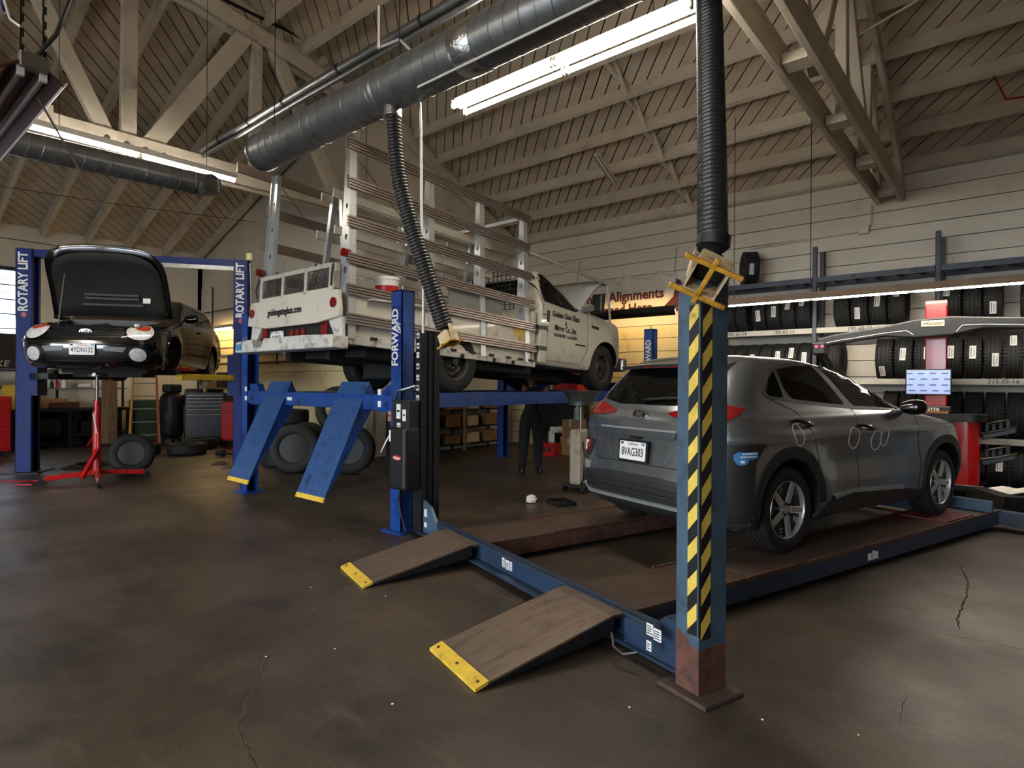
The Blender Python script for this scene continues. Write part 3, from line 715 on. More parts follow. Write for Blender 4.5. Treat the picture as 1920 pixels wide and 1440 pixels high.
def patch(bvh, poly, plane, off=0.004, t=0.012, step=0.06, T=None):
    out = densify(poly, step); n = len(out)
    xs = [p.x for p in out]; ys = [p.y for p in out]; pts = list(out)
    ed = [(i, (i+1) % n) for i in range(n)]
    def inside(x, y):
        c = False
        for i in range(n):
            a, b = out[i], out[(i+1) % n]
            if (a.y > y) != (b.y > y) and x < (b.x-a.x)*(y-a.y)/(b.y-a.y)+a.x: c = not c
        return c
    x = min(xs)+step/2
    while x < max(xs):
        y = min(ys)+step/2
        while y < max(ys):
            if inside(x, y) and min((V((x,y))-o).length for o in out) > step*0.4: pts.append(V((x, y)))
            y += step
        x += step
    r = delaunay_2d_cdt(pts, ed, [list(range(n))], 1, 1e-6)
    P = []; Q = []
    for p in r[0]:
        h, nn = cast(bvh, plane, p); P.append(h + nn*off); Q.append(h - nn*t)
    m = len(P); fs = []; cnt = set()
    for f in r[2]:
        c = sum((r[0][i] for i in f), V((0, 0)))/len(f)
        if inside(c.x, c.y): fs.append(tuple(f))
    for f in fs:
        for i in range(len(f)): cnt.add((f[i], f[(i+1) % len(f)]))
    rim = [(a, b) for a, b in cnt if (b, a) not in cnt]
    mb = MB(T); mb.add(P + Q, fs + [(b, a, a+m, b+m) for a, b in rim]); return mb
def strip(bvh, pts, plane, w=0.007, off=0.0015, step=0.04, T=None, t=0.006, closed=False):
    ps = densify(pts, step, closed); mb = MB(T); vs = []; fs = []; m = len(ps)
    for i, p in enumerate(ps):
        a = ps[(i-1) % m] if closed else ps[max(i-1, 0)]; b = ps[(i+1) % m] if closed else ps[min(i+1, m-1)]
        d = (b-a); d = d.normalized() if d.length > 1e-9 else V((1, 0)); nn = V((-d.y, d.x))*w/2
        for q in (p+nn, p-nn):
            h, nr = cast(bvh, plane, q); vs += [h + nr*off, h - nr*t]
    rng = m if closed else m-1
    for i in range(rng):
        a = i*4; b = ((i+1) % m)*4
        fs += [(a, a+2, b+2, b), (a, b, b+1, a+1), (a+2, a+3, b+3, b+2)]
    mb.add(vs, fs); return mb
def tyre_mb(R, w, rin, n=40, axis=(0,1,0), o=(0,0,0)):
    h = w/2
    pr = [(rin, -h*0.80), (rin+0.012, -h*0.92), (rin+(R-rin)*0.45, -h*1.0), (R-0.028, -h*0.95), (R-0.007, -h*0.82)]
    g = [-0.62, -0.24, 0.24, 0.62]; gw = 0.05
    for c in g: pr += [(R, (c-gw)*h), (R-0.009, (c-gw*0.7)*h), (R-0.009, (c+gw*0.7)*h), (R, (c+gw)*h)]
    pr += [(R-0.007, h*0.82), (R-0.028, h*0.95), (rin+(R-rin)*0.45, h), (rin+0.012, h*0.92), (rin, h*0.80)]
    return MB().lathe([(r, y) for r, y in pr], o, axis, n, closed=True)
def arch_pts(cx, cz, r, a0, a1, k=24): return [(cx + r*math.cos(math.radians(a0+(a1-a0)*i/k)), cz + r*math.sin(math.radians(a0+(a1-a0)*i/k))) for i in range(k+1)]
def plate_sheet(w, h, r=0.012):
    p = []
    for cx, cy, a in ((w/2-r, h/2-r, 0), (-w/2+r, h/2-r, 90), (-w/2+r, -h/2+r, 180), (w/2-r, -h/2+r, 270)):
        for k in range(4): p.append((cx+r*math.cos(math.radians(a+30*k)), cy+r*math.sin(math.radians(a+30*k))))
    return p
PLATEW = mat('licence_plate_white', (232, 230, 226), 0.4, var=0.03)
PLATEI = mat('licence_plate_ink', (20, 24, 40), 0.5)
PLATER = mat('licence_plate_red', (196, 40, 40), 0.5)
PLATEB = mat('licence_plate_blue', (60, 130, 190), 0.5)
DKGLASS = mat('tinted_glass', (7, 8, 8), 0.04, var=0.1, scale=2, spec=0.45)
REDLENS = mat('red_lens', (120, 12, 14), 0.12, var=0.15, scale=30, coat=0.6)
def licence(parent, o, ux, uy, no, framed=True):
    ux, uy = V(ux), V(uy); n = ux.cross(uy); o = V(o)
    if framed: MB().prism(plate_sheet(0.335, 0.185), o, ux, uy, 0.010).build('plate_frame', BLACK, parent)
    p = MB().prism(plate_sheet(0.300, 0.150), o + n*0.010, ux, uy, 0.004).build('licence_plate', PLATEW, parent); p['label'] = 'white licence plate reading ' + no
    text('plate_number', no, 0.096, PLATEI, p, o + n*0.0145 - uy*0.012, ux, uy, bold=0.001, sx=0.66)
    text('plate_state', 'California', 0.030, PLATER if not framed else PLATEI, p, o + n*0.0145 + uy*0.056, ux, uy, shear=0.3)
    MB().prism(plate_sheet(0.035, 0.018, 0.003), o + n*0.0141 + ux*0.122 + uy*0.060, ux, uy, 0.001).build('plate_tab', PLATEB, p)
    MB().prism(plate_sheet(0.03, 0.018, 0.003), o + n*0.0141 - ux*0.122 + uy*0.060, ux, uy, 0.001).build('plate_tab', INK, p)
    return p

# ================================================================ GREY HATCHBACK
RW = 0.335
sv = empty('crossover_car', unl(-3.62, 4.28, 0.192), math.pi/2 - PHI, 'dusty grey crossover hatchback standing on the alignment rack', 'car')
PAINT = mat('grey_car_paint', (146, 151, 156), 0.24, 0.85, var=0.05, scale=1.2, coat=0.6)
CLAD = mat('grey_cladding', (36, 36, 37), 0.5, var=0.1, scale=6)
def sv_disp(x, y, z):
    ay = abs(y)
    if ay > 0.3:
        # shoulder crease, waist and flares round the wheels
        k = 0.0
        k += 0.016*math.exp(-((z-0.90)/0.05)**2) - 0.022*math.exp(-((z-0.66)/0.13)**2)*math.exp(-((x-1.25)/0.75)**2)
        for cx in (0.0, 2.59):
            d = math.hypot(x-cx, (z-0.335)); k += 0.028*math.exp(-((d-0.46)/0.14)**2)*(1 if z < 0.95 else max(0, 1-(z-0.95)/0.1))
        if z > 1.06: k = 0.0
        y = math.copysign(ay + k*min(1, (ay-0.3)/0.3), y)
    return (x, y, z)
SVL = [(0.20, -0.52, 3.05, 0.78, 0.30, 0.5), (0.24, -0.66, 3.22, 0.83, 0.34, 0.55), (0.32, -0.77, 3.36, 0.865, 0.38, 0.6), (0.44, -0.805, 3.41, 0.875, 0.40, 0.62),
       (0.54, -0.81, 3.43, 0.878, 0.40, 0.62), (0.62, -0.795, 3.42, 0.88, 0.38, 0.62), (0.72, -0.775, 3.40, 0.882, 0.38, 0.62), (0.84, -0.755, 3.34, 0.884, 0.36, 0.60),
       (0.93, -0.755, 3.16, 0.880, 0.36, 0.55), (1.00, -0.745, 2.75, 0.868, 0.36, 0.5), (1.055, -0.725, 2.30, 0.85, 0.36, 0.45), (1.09, -0.705, 2.14, 0.825, 0.36, 0.42),
       (1.15, -0.655, 2.00, 0.795, 0.36, 0.42), (1.26, -0.575, 1.74, 0.755, 0.36, 0.40), (1.36, -0.485, 1.48, 0.715, 0.36, 0.40), (1.44, -0.40, 1.22, 0.675, 0.34, 0.40),
       (1.495, -0.335, 0.98, 0.63, 0.34, 0.40), (1.53, -0.27, 0.72, 0.56, 0.32, 0.36), (1.552, -0.16, 0.48, 0.42, 0.26, 0.28), (1.562, 0.0, 0.30, 0.22, 0.12, 0.14)]
body = ring_body(SVL, 4, 2.9, 2.4, disp=sv_disp).build('body', PAINT, sv)
def wells(parent_obj, cxs, cz, r, y0, y1, n=36):
    cs = []
    for cx in cxs:
        for s in (-1, 1):
            c = MB().cyl((cx, s*y0, cz), (cx, s*y1, cz), r, n=n).build('cutter', BLACK); cs.append(c)
    bool_cut(parent_obj, cs)
wells(body, (0.0, 2.59), RW+0.02, 0.385, 0.52, 1.2)
for p in body.data.polygons: p.use_smooth = True
body.data.set_sharp_from_angle(angle=math.radians(38))
sb = bvh_of(body)
# side glass both sides
GR = [(0.115,1.43),(0.33,1.46),(0.64,1.475),(0.905,1.16),(0.895,1.135),(0.19,1.195),(0.125,1.27)]
GQ = [(-0.115,1.255),(-0.03,1.355),(0.06,1.415),(0.07,1.205),(-0.10,1.222)]
GF = [(0.76,1.468),(0.96,1.455),(1.217,1.385),(1.572,1.265),(1.93,1.085),(1.06,1.125)]
FR = [(-0.175,1.245),(-0.10,1.36),(0.02,1.435),(0.32,1.49),(0.66,1.505),(1.0,1.485),(1.26,1.405),(1.62,1.28),(2.03,1.065),(1.05,1.095),(0.2,1.165),(-0.12,1.20)]
for s in (-1, 1):
    fr = patch(sb, FR, ('y', s), 0.003, 0.01, 0.07).build('window_surround', BLACK, sv, smooth=40)
    for g, nm in ((GR, 'rear door glass'), (GQ, 'quarter glass'), (GF, 'front door glass')):
        patch(sb, g, ('y', s), 0.006, 0.012, 0.06).build('side_window', DKGLASS, fr, smooth=40)
    for pts in ([(0.70,1.49),(0.80,1.42),(1.00,1.10),(1.01,0.80),(1.04,0.53),(1.0,0.27)], [(2.03,1.06),(2.06,0.86),(2.11,0.59),(2.05,0.27)], [(-0.10,1.19),(0.16,1.10),(0.30,0.92),(0.36,0.75),(0.40,0.55),(0.40,0.28)]):
        strip(sb, pts, ('y', s), 0.007).build('panel_gap', INK, sv)
    # black wheel-arch and sill cladding
    for cx in (0.0, 2.59):
        ring = arch_pts(cx, RW+0.02, 0.475, 205 if cx == 0 else 178, 0 if cx == 0 else -16, 28) if cx == 0 else arch_pts(cx, RW+0.02, 0.465, 188, 12, 28)
        inner = arch_pts(cx, RW+0.02, 0.388, 0 if cx == 0 else 12, 205 if cx == 0 else 188, 28)
        patch(sb, ring + inner, ('y', s), 0.010, 0.012, 0.05).build('arch_cladding', CLAD, sv, smooth=40)
    patch(sb, [(0.44,0.215),(2.15,0.215),(2.15,0.30),(1.80,0.35),(0.92,0.39),(0.62,0.36),(0.44,0.30)], ('y', s), 0.012, 0.012, 0.07).build('sill_cladding', CLAD, sv, smooth=40)
    strip(sb, [(0.62,0.375),(0.92,0.405),(1.80,0.36)], ('y', s), 0.03, 0.018).build('sill_trim', mat('satin_trim', (170,172,172), 0.3, 0.5), sv, smooth=40)
    patch(sb, [(-0.66,0.865),(-0.40,0.865),(-0.33,0.86),(-0.44,0.72),(-0.47,0.50),(-0.46,0.30),(-0.62,0.28),(-0.66,0.50)], ('y', s), 0.009, 0.012, 0.05).build('corner_cladding', CLAD, sv, smooth=40)
    # door handles
    for hx, hz in ((0.06, 1.02), (0.99, 0.955)):
        c0, n0 = cast(sb, ('y', s), (hx, hz)); c1, n1 = cast(sb, ('y', s), (hx+0.25, hz-0.035))
        cm_, nm_ = cast(sb, ('y', s), (hx+0.12, hz-0.02))
        MB().tube([c0 + n0*0.004, c0 + n0*0.03 + V((0.03,0,-0.004)), cm_ + nm_*0.036, c1 + n1*0.03 - V((0.03,0,0)), c1 + n1*0.004], 0.015, 8).build('door_handle', BLACKGL, sv, smooth=60)
    # mirror
    MB().add(*(lambda m: (m.v, m.f))(MB().lathe([(0.004,-0.10),(0.05,-0.09),(0.070,-0.03),(0.072,0.03),(0.06,0.08),(0.03,0.10),(0.004,0.105)], (1.86, s*0.94, 1.105), (0.28,1*s*0.9,0.05), 16))).build('door_mirror', BLACKGL, sv, smooth=50)
    MB().bar((1.86, s*0.83, 1.08), (1.86, s*0.92, 1.095), 0.05, 0.03).build('mirror_arm', BLACK, sv)
# pale rings on the right doors
PALEMARK = mat('pale_mark', (214, 204, 184), 0.9)
for cx, cz, rx, rz_ in ((0.09,0.915,0.065,0.085),(0.92,0.855,0.085,0.09),(1.30,0.82,0.085,0.09),(1.44,0.84,0.062,0.085)):
    strip(sb, [(cx+rx*math.cos(a*math.pi/14), cz+rz_*math.sin(a*math.pi/14)-0.15*rx*math.cos(a*math.pi/14)) for a in range(28)], ('y', -1), 0.008, 0.002, 0.05, closed=True).build('pale_ring', PALEMARK, sv)
# fuel sticker on the rear corner
cs_, ns_ = cast(sb, ('y', -1), (-0.50, 0.765))
SB = mat('sticker_blue', (70, 130, 190), 0.4)
patch(sb, [(-0.60,0.795),(-0.57,0.815),(-0.53,0.812),(-0.42,0.815),(-0.42,0.765),(-0.50,0.755),(-0.52,0.725),(-0.555,0.715),(-0.585,0.725),(-0.60,0.755)], ('y', -1), 0.0115, 0.002, 0.03).build('parking_sticker', SB, sv)
strip(sb, [(-0.55,0.80),(-0.43,0.80)], ('y', -1), 0.010, 0.013).build('sticker_print', INKW, sv); strip(sb, [(-0.565,0.778),(-0.43,0.78)], ('y', -1), 0.008, 0.013).build('sticker_print', INKW, sv)
strip(sb, [(-0.565,0.742),(-0.535,0.742)], ('y', -1), 0.018, 0.013).build('sticker_print', INKW, sv)
# rear glass, spoiler, lights
R_ = ('x', -1)
patch(sb, [(-0.62,1.175),(-0.50,1.44),(-0.25,1.475),(0.25,1.475),(0.50,1.44),(0.62,1.175),(0.3,1.135),(-0.3,1.135)], R_, 0.005, 0.012, 0.07).build('rear_window', DKGLASS, sv, smooth=40)
sp = []
for i in range(13):
    u = -1 + i/6; sp.append((u*0.56, 0.10*(u*u)))
mb = MB(); top = [(-0.52 + c, y, 1.475 - 0.035*abs(y)**2) for y, c in sp]; rt = [(-0.22 + c*0.5, y*1.03, 1.532 - 0.12*y*y) for y, c in sp]
lo = [(-0.49 + c, y, 1.445 - 0.035*abs(y)**2) for y, c in sp]; li = [(-0.30 + c*0.5, y, 1.455 - 0.05*y*y) for y, c in sp]
n = len(sp); fs = []
for i in range(n-1):
    for a, b in ((0, 1), (1, 3), (3, 2), (2, 0)): fs.append((a*n+i, a*n+i+1, b*n+i+1, b*n+i))
fs += [(0, n, 3*n, 2*n), (n-1, 2*n-1, 4*n-1, 3*n-1)]
mb.add(top + rt + lo + li, fs).build('spoiler', PAINT, sv, smooth=35)
MB().box((-0.495,-0.2,1.447),(-0.47,0.2,1.462)).build('high_brake_light', REDLENS, sv)
for s in (-1, 1):
    patch(sb, [(s*0.30,1.075),(s*0.50,1.125),(s*0.72,1.145),(s*0.80,1.12),(s*0.72,1.035),(s*0.52,1.03),(s*0.34,1.05)], R_, 0.010, 0.012, 0.05).build('tail_light', REDLENS, sv, smooth=40)
    patch(sb, [(-0.62,1.135),(-0.47,1.11),(-0.50,1.085),(-0.60,1.035),(-0.68,1.03)], ('y', s), 0.012, 0.012, 0.05).build('tail_light', REDLENS, sv, smooth=40)
    patch(sb, [(s*0.56,0.80),(s*0.70,0.815),(s*0.80,0.80),(s*0.79,0.66),(s*0.64,0.645)], R_, 0.012, 0.012, 0.05).build('corner_light_housing', CLAD, sv, smooth=40)
    lw_ = patch(sb, [(s*0.61,0.785),(s*0.70,0.80),(s*0.77,0.785),(s*0.76,0.67),(s*0.67,0.665)], R_, 0.020, 0.012, 0.05).build('corner_light', REDLENS, sv, smooth=40)
    strip(sb, [(s*0.66,0.77),(s*0.72,0.775),(s*0.715,0.70),(s*0.69,0.69)], R_, 0.022, 0.024).build('light_bar', WHITE, lw_)
    patch(sb, [(s*0.60,0.60),(s*0.80,0.60),(s*0.80,0.52),(s*0.62,0.53)], R_, 0.008, 0.01, 0.05).build('reflector_panel', mat('satin_trim', (170,172,172), 0.3, 0.5), sv, smooth=40)
# tailgate: garnish bar, recess sides, emblem, plate, gaps
gb = patch(sb, [(-0.44,0.935),(0.44,0.935),(0.40,0.875),(-0.40,0.875)], R_, 0.030, 0.02, 0.05).build('tailgate_garnish', PAINT, sv, smooth=30)
strip(sb, [(-0.43,0.935),(0.43,0.935)], R_, 0.012, 0.034).build('garnish_trim', mat('satin_trim', (170,172,172), 0.3, 0.5), gb, smooth=40)
for s in (-1, 1): patch(sb, [(s*0.40,0.865),(s*0.43,0.865),(s*0.32,0.68),(s*0.30,0.68)], R_, 0.016, 0.01, 0.05).build('recess_edge', PAINT, sv, smooth=30)
c0, n0 = cast(sb, R_, (0.0, 1.055))
licence(sv, V((-0.800, 0.0, 0.752)), (0,-1,0), V((0.06,0,1)).normalized(), '8VAG303')
oval = [(0.088*math.cos(a*math.pi/16), 0.045*math.sin(a*math.pi/16)) for a in range(32)]; ovi = [(0.072*math.cos(a*math.pi/16), 0.033*math.sin(a*math.pi/16)) for a in range(32)]
ez = V((0.10,0,1)).normalized(); en = V((0,-1,0)).cross(ez)
eo = c0 + en*0.002
em = MB().prism(ovi, eo, (0,-1,0), ez, 0.006).build('emblem', DARKST, sv)
MB().sheet(oval, [ovi], eo, (0,-1,0), ez, 0.014).build('emblem_ring', CHROME, em)
for pts in ([(-0.030,-0.026),(-0.010,0.028)], [(0.010,-0.028),(0.030,0.026)], [(-0.020,-0.004),(0.020,0.004)]):
    a, b = [eo + V((0,-1,0))*p[0] + ez*p[1] + en*0.010 for p in pts]; MB().bar(a, b, 0.016, 0.008, en).build('emblem_bar', CHROME, em)
strip(sb, [(-0.62,1.16),(-0.56,0.86),(-0.50,0.66),(-0.46,0.648),(0,0.652),(0.46,0.648),(0.50,0.66),(0.56,0.86),(0.62,1.16)], R_, 0.008).build('tailgate_gap', INK, sv)
MB().cbox((-0.775,0.0,0.862),(0.03,0.12,0.02)).build('tailgate_handle', BLACK, sv)
lb = patch(sb, [(-0.66,0.53),(-0.3,0.565),(0.3,0.565),(0.66,0.53),(0.72,0.44),(0.6,0.26),(0.3,0.225),(-0.3,0.225),(-0.6,0.26),(-0.72,0.44)], R_, 0.012, 0.012, 0.06).build('bumper_cladding', CLAD, sv, smooth=40)
for zc, w_ in ((0.50,0.70),(0.455,0.70),(0.41,0.68)):
    strip(sb, [(-w_,zc-0.03),(-0.4,zc+0.01),(0,zc+0.018),(0.4,zc+0.01),(w_,zc-0.03)], R_, 0.022, 0.026).build('bumper_rib', CLAD, lb, smooth=40)
strip(sb, [(-0.70,0.40),(-0.62,0.345),(-0.3,0.355),(0.3,0.355),(0.62,0.345),(0.70,0.40)], R_, 0.022, 0.030).build('bumper_trim', mat('satin_trim', (170,172,172), 0.3, 0.5), lb, smooth=40)
# wiper on the rear glass
w0, wn0 = cast(sb, R_, (0.02, 1.16)); w1, wn1 = cast(sb, R_, (-0.40, 1.185))
MB().tube([w0+wn0*0.025, (w0+w1)/2+wn0*0.03, w1+wn1*0.018], 0.012, 6).build('rear_wiper', BLACK, sv, smooth=40)
# front end (faces the shelves): windscreen, grille and lamps
F_ = ('x', 1)
patch(sb, [(-0.70,1.13),(-0.58,1.42),(-0.3,1.455),(0.3,1.455),(0.58,1.42),(0.70,1.13),(0.3,1.11),(-0.3,1.11)], F_, 0.005, 0.012, 0.08).build('windscreen', DKGLASS, sv, smooth=40)
for s in (-1, 1): patch(sb, [(s*0.45,0.86),(s*0.75,0.86),(s*0.78,0.82),(s*0.5,0.82)], F_, 0.008, 0.012, 0.05).build('front_lamp', WHITE, sv, smooth=40)
patch(sb, [(-0.5,0.30),(0.5,0.30),(0.55,0.45),(-0.55,0.45)], F_, 0.008, 0.012, 0.06).build('front_grille', CLAD, sv, smooth=40)
MB().lathe([(0.02,0),(0.016,0.02),(0.004,0.035)], (-0.05,0,1.555), (0,0,1), 10).build('roof_aerial', BLACK, sv, smooth=40)
# wheels
SILV = mat('machined_alloy', (196,196,194), 0.3, 0.55, var=0.06)
def alloy(parent, cx, cy, s, R, label=None):
    w = empty('wheel', (cx, cy, R)); w.parent = parent; w.rotation_euler = (0, 0.35, 0 if s < 0 else math.pi)
    tyre_mb(R, 0.215, R*0.66, 48).build('tyre', RUBBER, w, smooth=50)
    rr = R*0.665
    MB().lathe([(rr,0.09),(rr*0.97,-0.085),(rr*0.99,-0.098),(rr,-0.100),(rr*1.02,-0.09),(rr*1.02,0.09)], (0,0,0), (0,1,0), 40, closed=True).build('rim', SILV, w, smooth=40)
    MB().lathe([(0.01,-0.045),(rr*0.96,-0.060),(rr*0.96,-0.02),(0.01,-0.02)], (0,0,0), (0,1,0), 30).build('rim_disc', CLAD, w, smooth=40)
    for i in range(5):
        a = 2*math.pi*i/5; ca, sa = math.cos(a), math.sin(a)
        T = Matrix(((ca,0,-sa,0),(0,1,0,0),(sa,0,ca,0),(0,0,0,1)))
        MB(T).prism([(-0.025,0.05),(0.028,0.05),(0.045,rr*0.97),(-0.006,rr*0.985)], (0,-0.066,0), (1,0,0), (0,0,1), 0.022).build('spoke', SILV, w, bevel=0.004)
        for j in range(3):
            MB(T).prism([(0.062+0.010*j,rr*(0.60+0.11*j)),(0.105+0.012*j,rr*(0.57+0.10*j)),(0.107+0.012*j,rr*(0.60+0.10*j)),(0.064+0.010*j,rr*(0.63+0.11*j))], (0,-0.060,0), (1,0,0), (0,0,1), 0.010).build('rim_fin', SILV, w)
    MB().cyl((0,-0.085,0),(0,-0.03,0),0.035,n=18).build('hub_cap', SILV, w, smooth=40)
    return w
for cx in (0.0, 2.59):
    for s in (-1, 1): alloy(sv, cx, s*0.775, s, RW)
# ================================================================ WHITE GLASS TRUCK ON THE BLUE LIFT
tk = empty('glass_truck', (-6.28, 5.2, 1.372), math.pi/2, 'white flatbed truck with tall glass-carrying racks, raised on the blue lift', 'truck')
TP = Matrix.Rotation(math.radians(3.0), 4, 'Y')
def K(): return MB(TP)
TWHITE = mat('truck_white', (204, 198, 184), 0.42, var=0.04, scale=2, dirt=(150,136,112), damt=0.22, dscale=3, coat=0.25)
TWORN = mat('chipped_white', (200, 198, 190), 0.5, var=0.05, scale=3, dirt=(40,36,32), damt=0.34, dscale=7)
BUNDER = mat('undercarriage', (14, 13, 12), 0.8)
RAIL = mat('rail_aluminium', (150, 138, 130), 0.35, 0.6, var=0.10, scale=3)
# cab
cab = ring_body([(0.50,1.64,3.90,0.92,0.06,0.40),(0.60,1.62,4.14,0.965,0.06,0.45),(0.90,1.62,4.22,0.985,0.06,0.45),(1.20,1.62,4.20,0.985,0.06,0.45),(1.35,1.62,4.08,0.972,0.06,0.42),
    (1.42,1.62,3.45,0.955,0.06,0.40),(1.455,1.63,2.92,0.935,0.06,0.35),(1.50,1.63,2.78,0.915,0.06,0.32),(1.62,1.65,2.60,0.875,0.08,0.30),(1.76,1.67,2.36,0.825,0.10,0.30),(1.87,1.69,2.16,0.775,0.12,0.30),(1.93,1.73,2.02,0.69,0.14,0.2),(1.955,1.80,1.92,0.45,0.05,0.05)], 4, 3.2, 2.6)
cabo = cab.build('cab', TWHITE, tk)
wells(cabo, (3.46,), 0.56, 0.455, 0.55, 1.2)
bool_cut(cabo, [MB().box((2.98,-0.72,0.8),(4.02,0.72,2.0)).build('cutter', BLACK)])
for p in cabo.data.polygons: p.use_smooth = True
cabo.data.set_sharp_from_angle(angle=math.radians(38))
tb = bvh_of(cabo); cabo.data.transform(TP)
for s in (-1, 1):
    fr = patch(tb, [(1.70,1.89),(1.93,1.905),(2.17,1.83),(2.55,1.58),(2.66,1.44),(2.56,1.39),(2.32,1.40),(1.76,1.44)], ('y', s), 0.003, 0.01, 0.06, TP).build('window_surround', BLACK, cabo, smooth=40)
    patch(tb, [(1.73,1.865),(1.92,1.88),(2.15,1.80),(2.50,1.57),(2.54,1.42),(2.33,1.425),(1.79,1.465)], ('y', s), 0.006, 0.012, 0.06, TP).build('side_window', DKGLASS, fr, smooth=40)
    for pts in ([(1.68,1.92),(1.70,1.44),(1.70,1.0),(1.80,0.62),(1.84,0.56)], [(2.72,1.46),(2.88,1.38),(2.90,0.83),(2.74,0.60)], [(1.84,0.57),(2.74,0.57)]): strip(tb, pts, ('y', s), 0.008, T=TP).build('panel_gap', INK, cabo)
    strip(tb, [(1.75,1.02),(2.88,1.02)], ('y', s), 0.02, 0.004, T=TP).build('body_crease', TWHITE, cabo, smooth=40)
    ring = arch_pts(3.46, 0.56, 0.54, 185, -5, 26) + arch_pts(3.46, 0.56, 0.458, -5, 185, 26)
    patch(tb, ring, ('y', s), 0.014, 0.012, 0.05, TP).build('wheel_flare', TWHITE, cabo, smooth=40)
    K().cbox((1.80, s*0.995, 1.22), (0.05, 0.03, 0.17)).build('door_handle', BLACK, cabo, bevel=0.008)
    K().cbox((2.90, s*1.16, 1.57), (0.10, 0.20, 0.30)).build('door_mirror', BLACK, cabo, bevel=0.03, seg=2)
    K().bar((2.78, s*0.93, 1.46), (2.88, s*1.10, 1.50), 0.08, 0.09).build('mirror_arm', BLACK, cabo)
    strip(tb, [(3.00,1.22),(3.22,1.21)], ('y', s), 0.045, 0.004, T=TP).build('fender_badge', DARKST, cabo)
    patch(tb, [(s*0.62,0.98),(s*0.90,0.98),(s*0.92,1.18),(s*0.62,1.20)], ('x', 1), 0.006, 0.012, 0.05, TP).build('headlamp', CHROME, cabo, smooth=40)
patch(tb, [(-0.60,0.86),(0.60,0.86),(0.60,1.22),(-0.60,1.22)], ('x', 1), 0.008, 0.012, 0.08, TP).build('grille', DARKST, cabo, smooth=40)
patch(tb, [(-0.78,1.52),(-0.66,1.82),(0.66,1.82),(0.78,1.52)], ('x', 1), 0.005, 0.012, 0.08, TP).build('windscreen', DKGLASS, cabo, smooth=40)
patch(tb, [(-0.62,1.50),(-0.56,1.80),(0.56,1.80),(0.62,1.50)], ('x', -1), 0.005, 0.012, 0.08, TP).build('rear_window', DKGLASS, cabo, smooth=40)
K().cbox((4.20,0,0.68), (0.16,1.90,0.24)).build('front_bumper', mat('worn_chrome', (150,148,144), 0.3, 0.9), tk, bevel=0.04, seg=2)
# lettering on the right door
ux_, uy_ = TP.to_3x3() @ V((1,0,0)), TP.to_3x3() @ V((0,0,1))
for s_, z_, x_, sz, bd in (('Golden Gate Glass', 1.275, 2.27, 0.118, 0.003), ('&', 1.165, 2.27, 0.085, 0.003), ('Mirror Co., Inc.', 1.075, 2.27, 0.118, 0.003), ('(415) 583-0220   Lic. # 228254', 0.965, 2.27, 0.062, 0.0015)):
    c_, n_ = cast(tb, ('y', -1), (x_, z_)); text('door_lettering', s_, sz, INK, cabo, TP @ (V((x_, -0.992, z_))), ux_, uy_, bold=bd, sx=0.80)
K().box((2.55,-0.992,0.865),(2.83,-0.986,0.89)).build('door_lettering', INK, cabo)
# raised bonnet
hd = K(); hp = []
hx0, hz0, hx1, hz1 = 2.93, 1.46, 3.68, 2.12
for i in range(7):
    u = -1 + i/3
    for j in range(5):
        v = j/4; hp.append((hx0+(hx1-hx0)*v - 0.06*u*u*v, u*(0.76+0.02*v), hz0+(hz1-hz0)*v + 0.06*math.sin(math.pi*v) - 0.05*u*u))
fs = [(i*5+j, (i+1)*5+j, (i+1)*5+j+1, i*5+j+1) for i in range(6) for j in range(4)]
hd.add(hp, fs); ho = hd.build('bonnet', mat('bonnet_underside_white', (206,212,214), 0.5, var=0.06), tk, smooth=60)
sd = ho.modifiers.new('solid', 'SOLIDIFY'); sd.thickness = 0.03
K().tube([(3.1,0.6,1.3),(3.35,0.62,1.75)], 0.01, 6).build('bonnet_strut', DARKST, tk)
eb = K(); eb.box((3.0,-0.5,0.75),(3.95,0.5,1.12)); eb.cyl((3.2,-0.2,1.1),(3.7,-0.2,1.18),0.14); eb.cyl((3.3,0.3,1.1),(3.5,0.3,1.22),0.12); eb.build('engine', BUNDER, tk)
# chassis
ch = K()
for s in (-1, 1): ch.box((-1.5, s*0.42-0.04, 0.30), (4.0, s*0.42+0.04, 0.46))
ch.box((-0.5,-0.3,0.15),(0.3,0.3,0.40)); ch.box((2.95,-0.35,0.30),(3.4,0.35,0.5)); ch.box((0.5,0.35,0.12),(1.5,0.85,0.42)); ch.box((-1.3,-0.85,0.34),(1.6,0.85,0.46)); ch.cyl((0.2,0,0.3),(2.0,0,0.36),0.05)
ch.build('chassis', BUNDER, tk)
MB().cyl((0,-0.75,0.40),(0,0.75,0.40),0.06).build('rear_axle', BUNDER, tk)
MB().cyl((3.46,-0.7,0.39),(3.46,0.7,0.39),0.05).build('front_axle', BUNDER, tk)
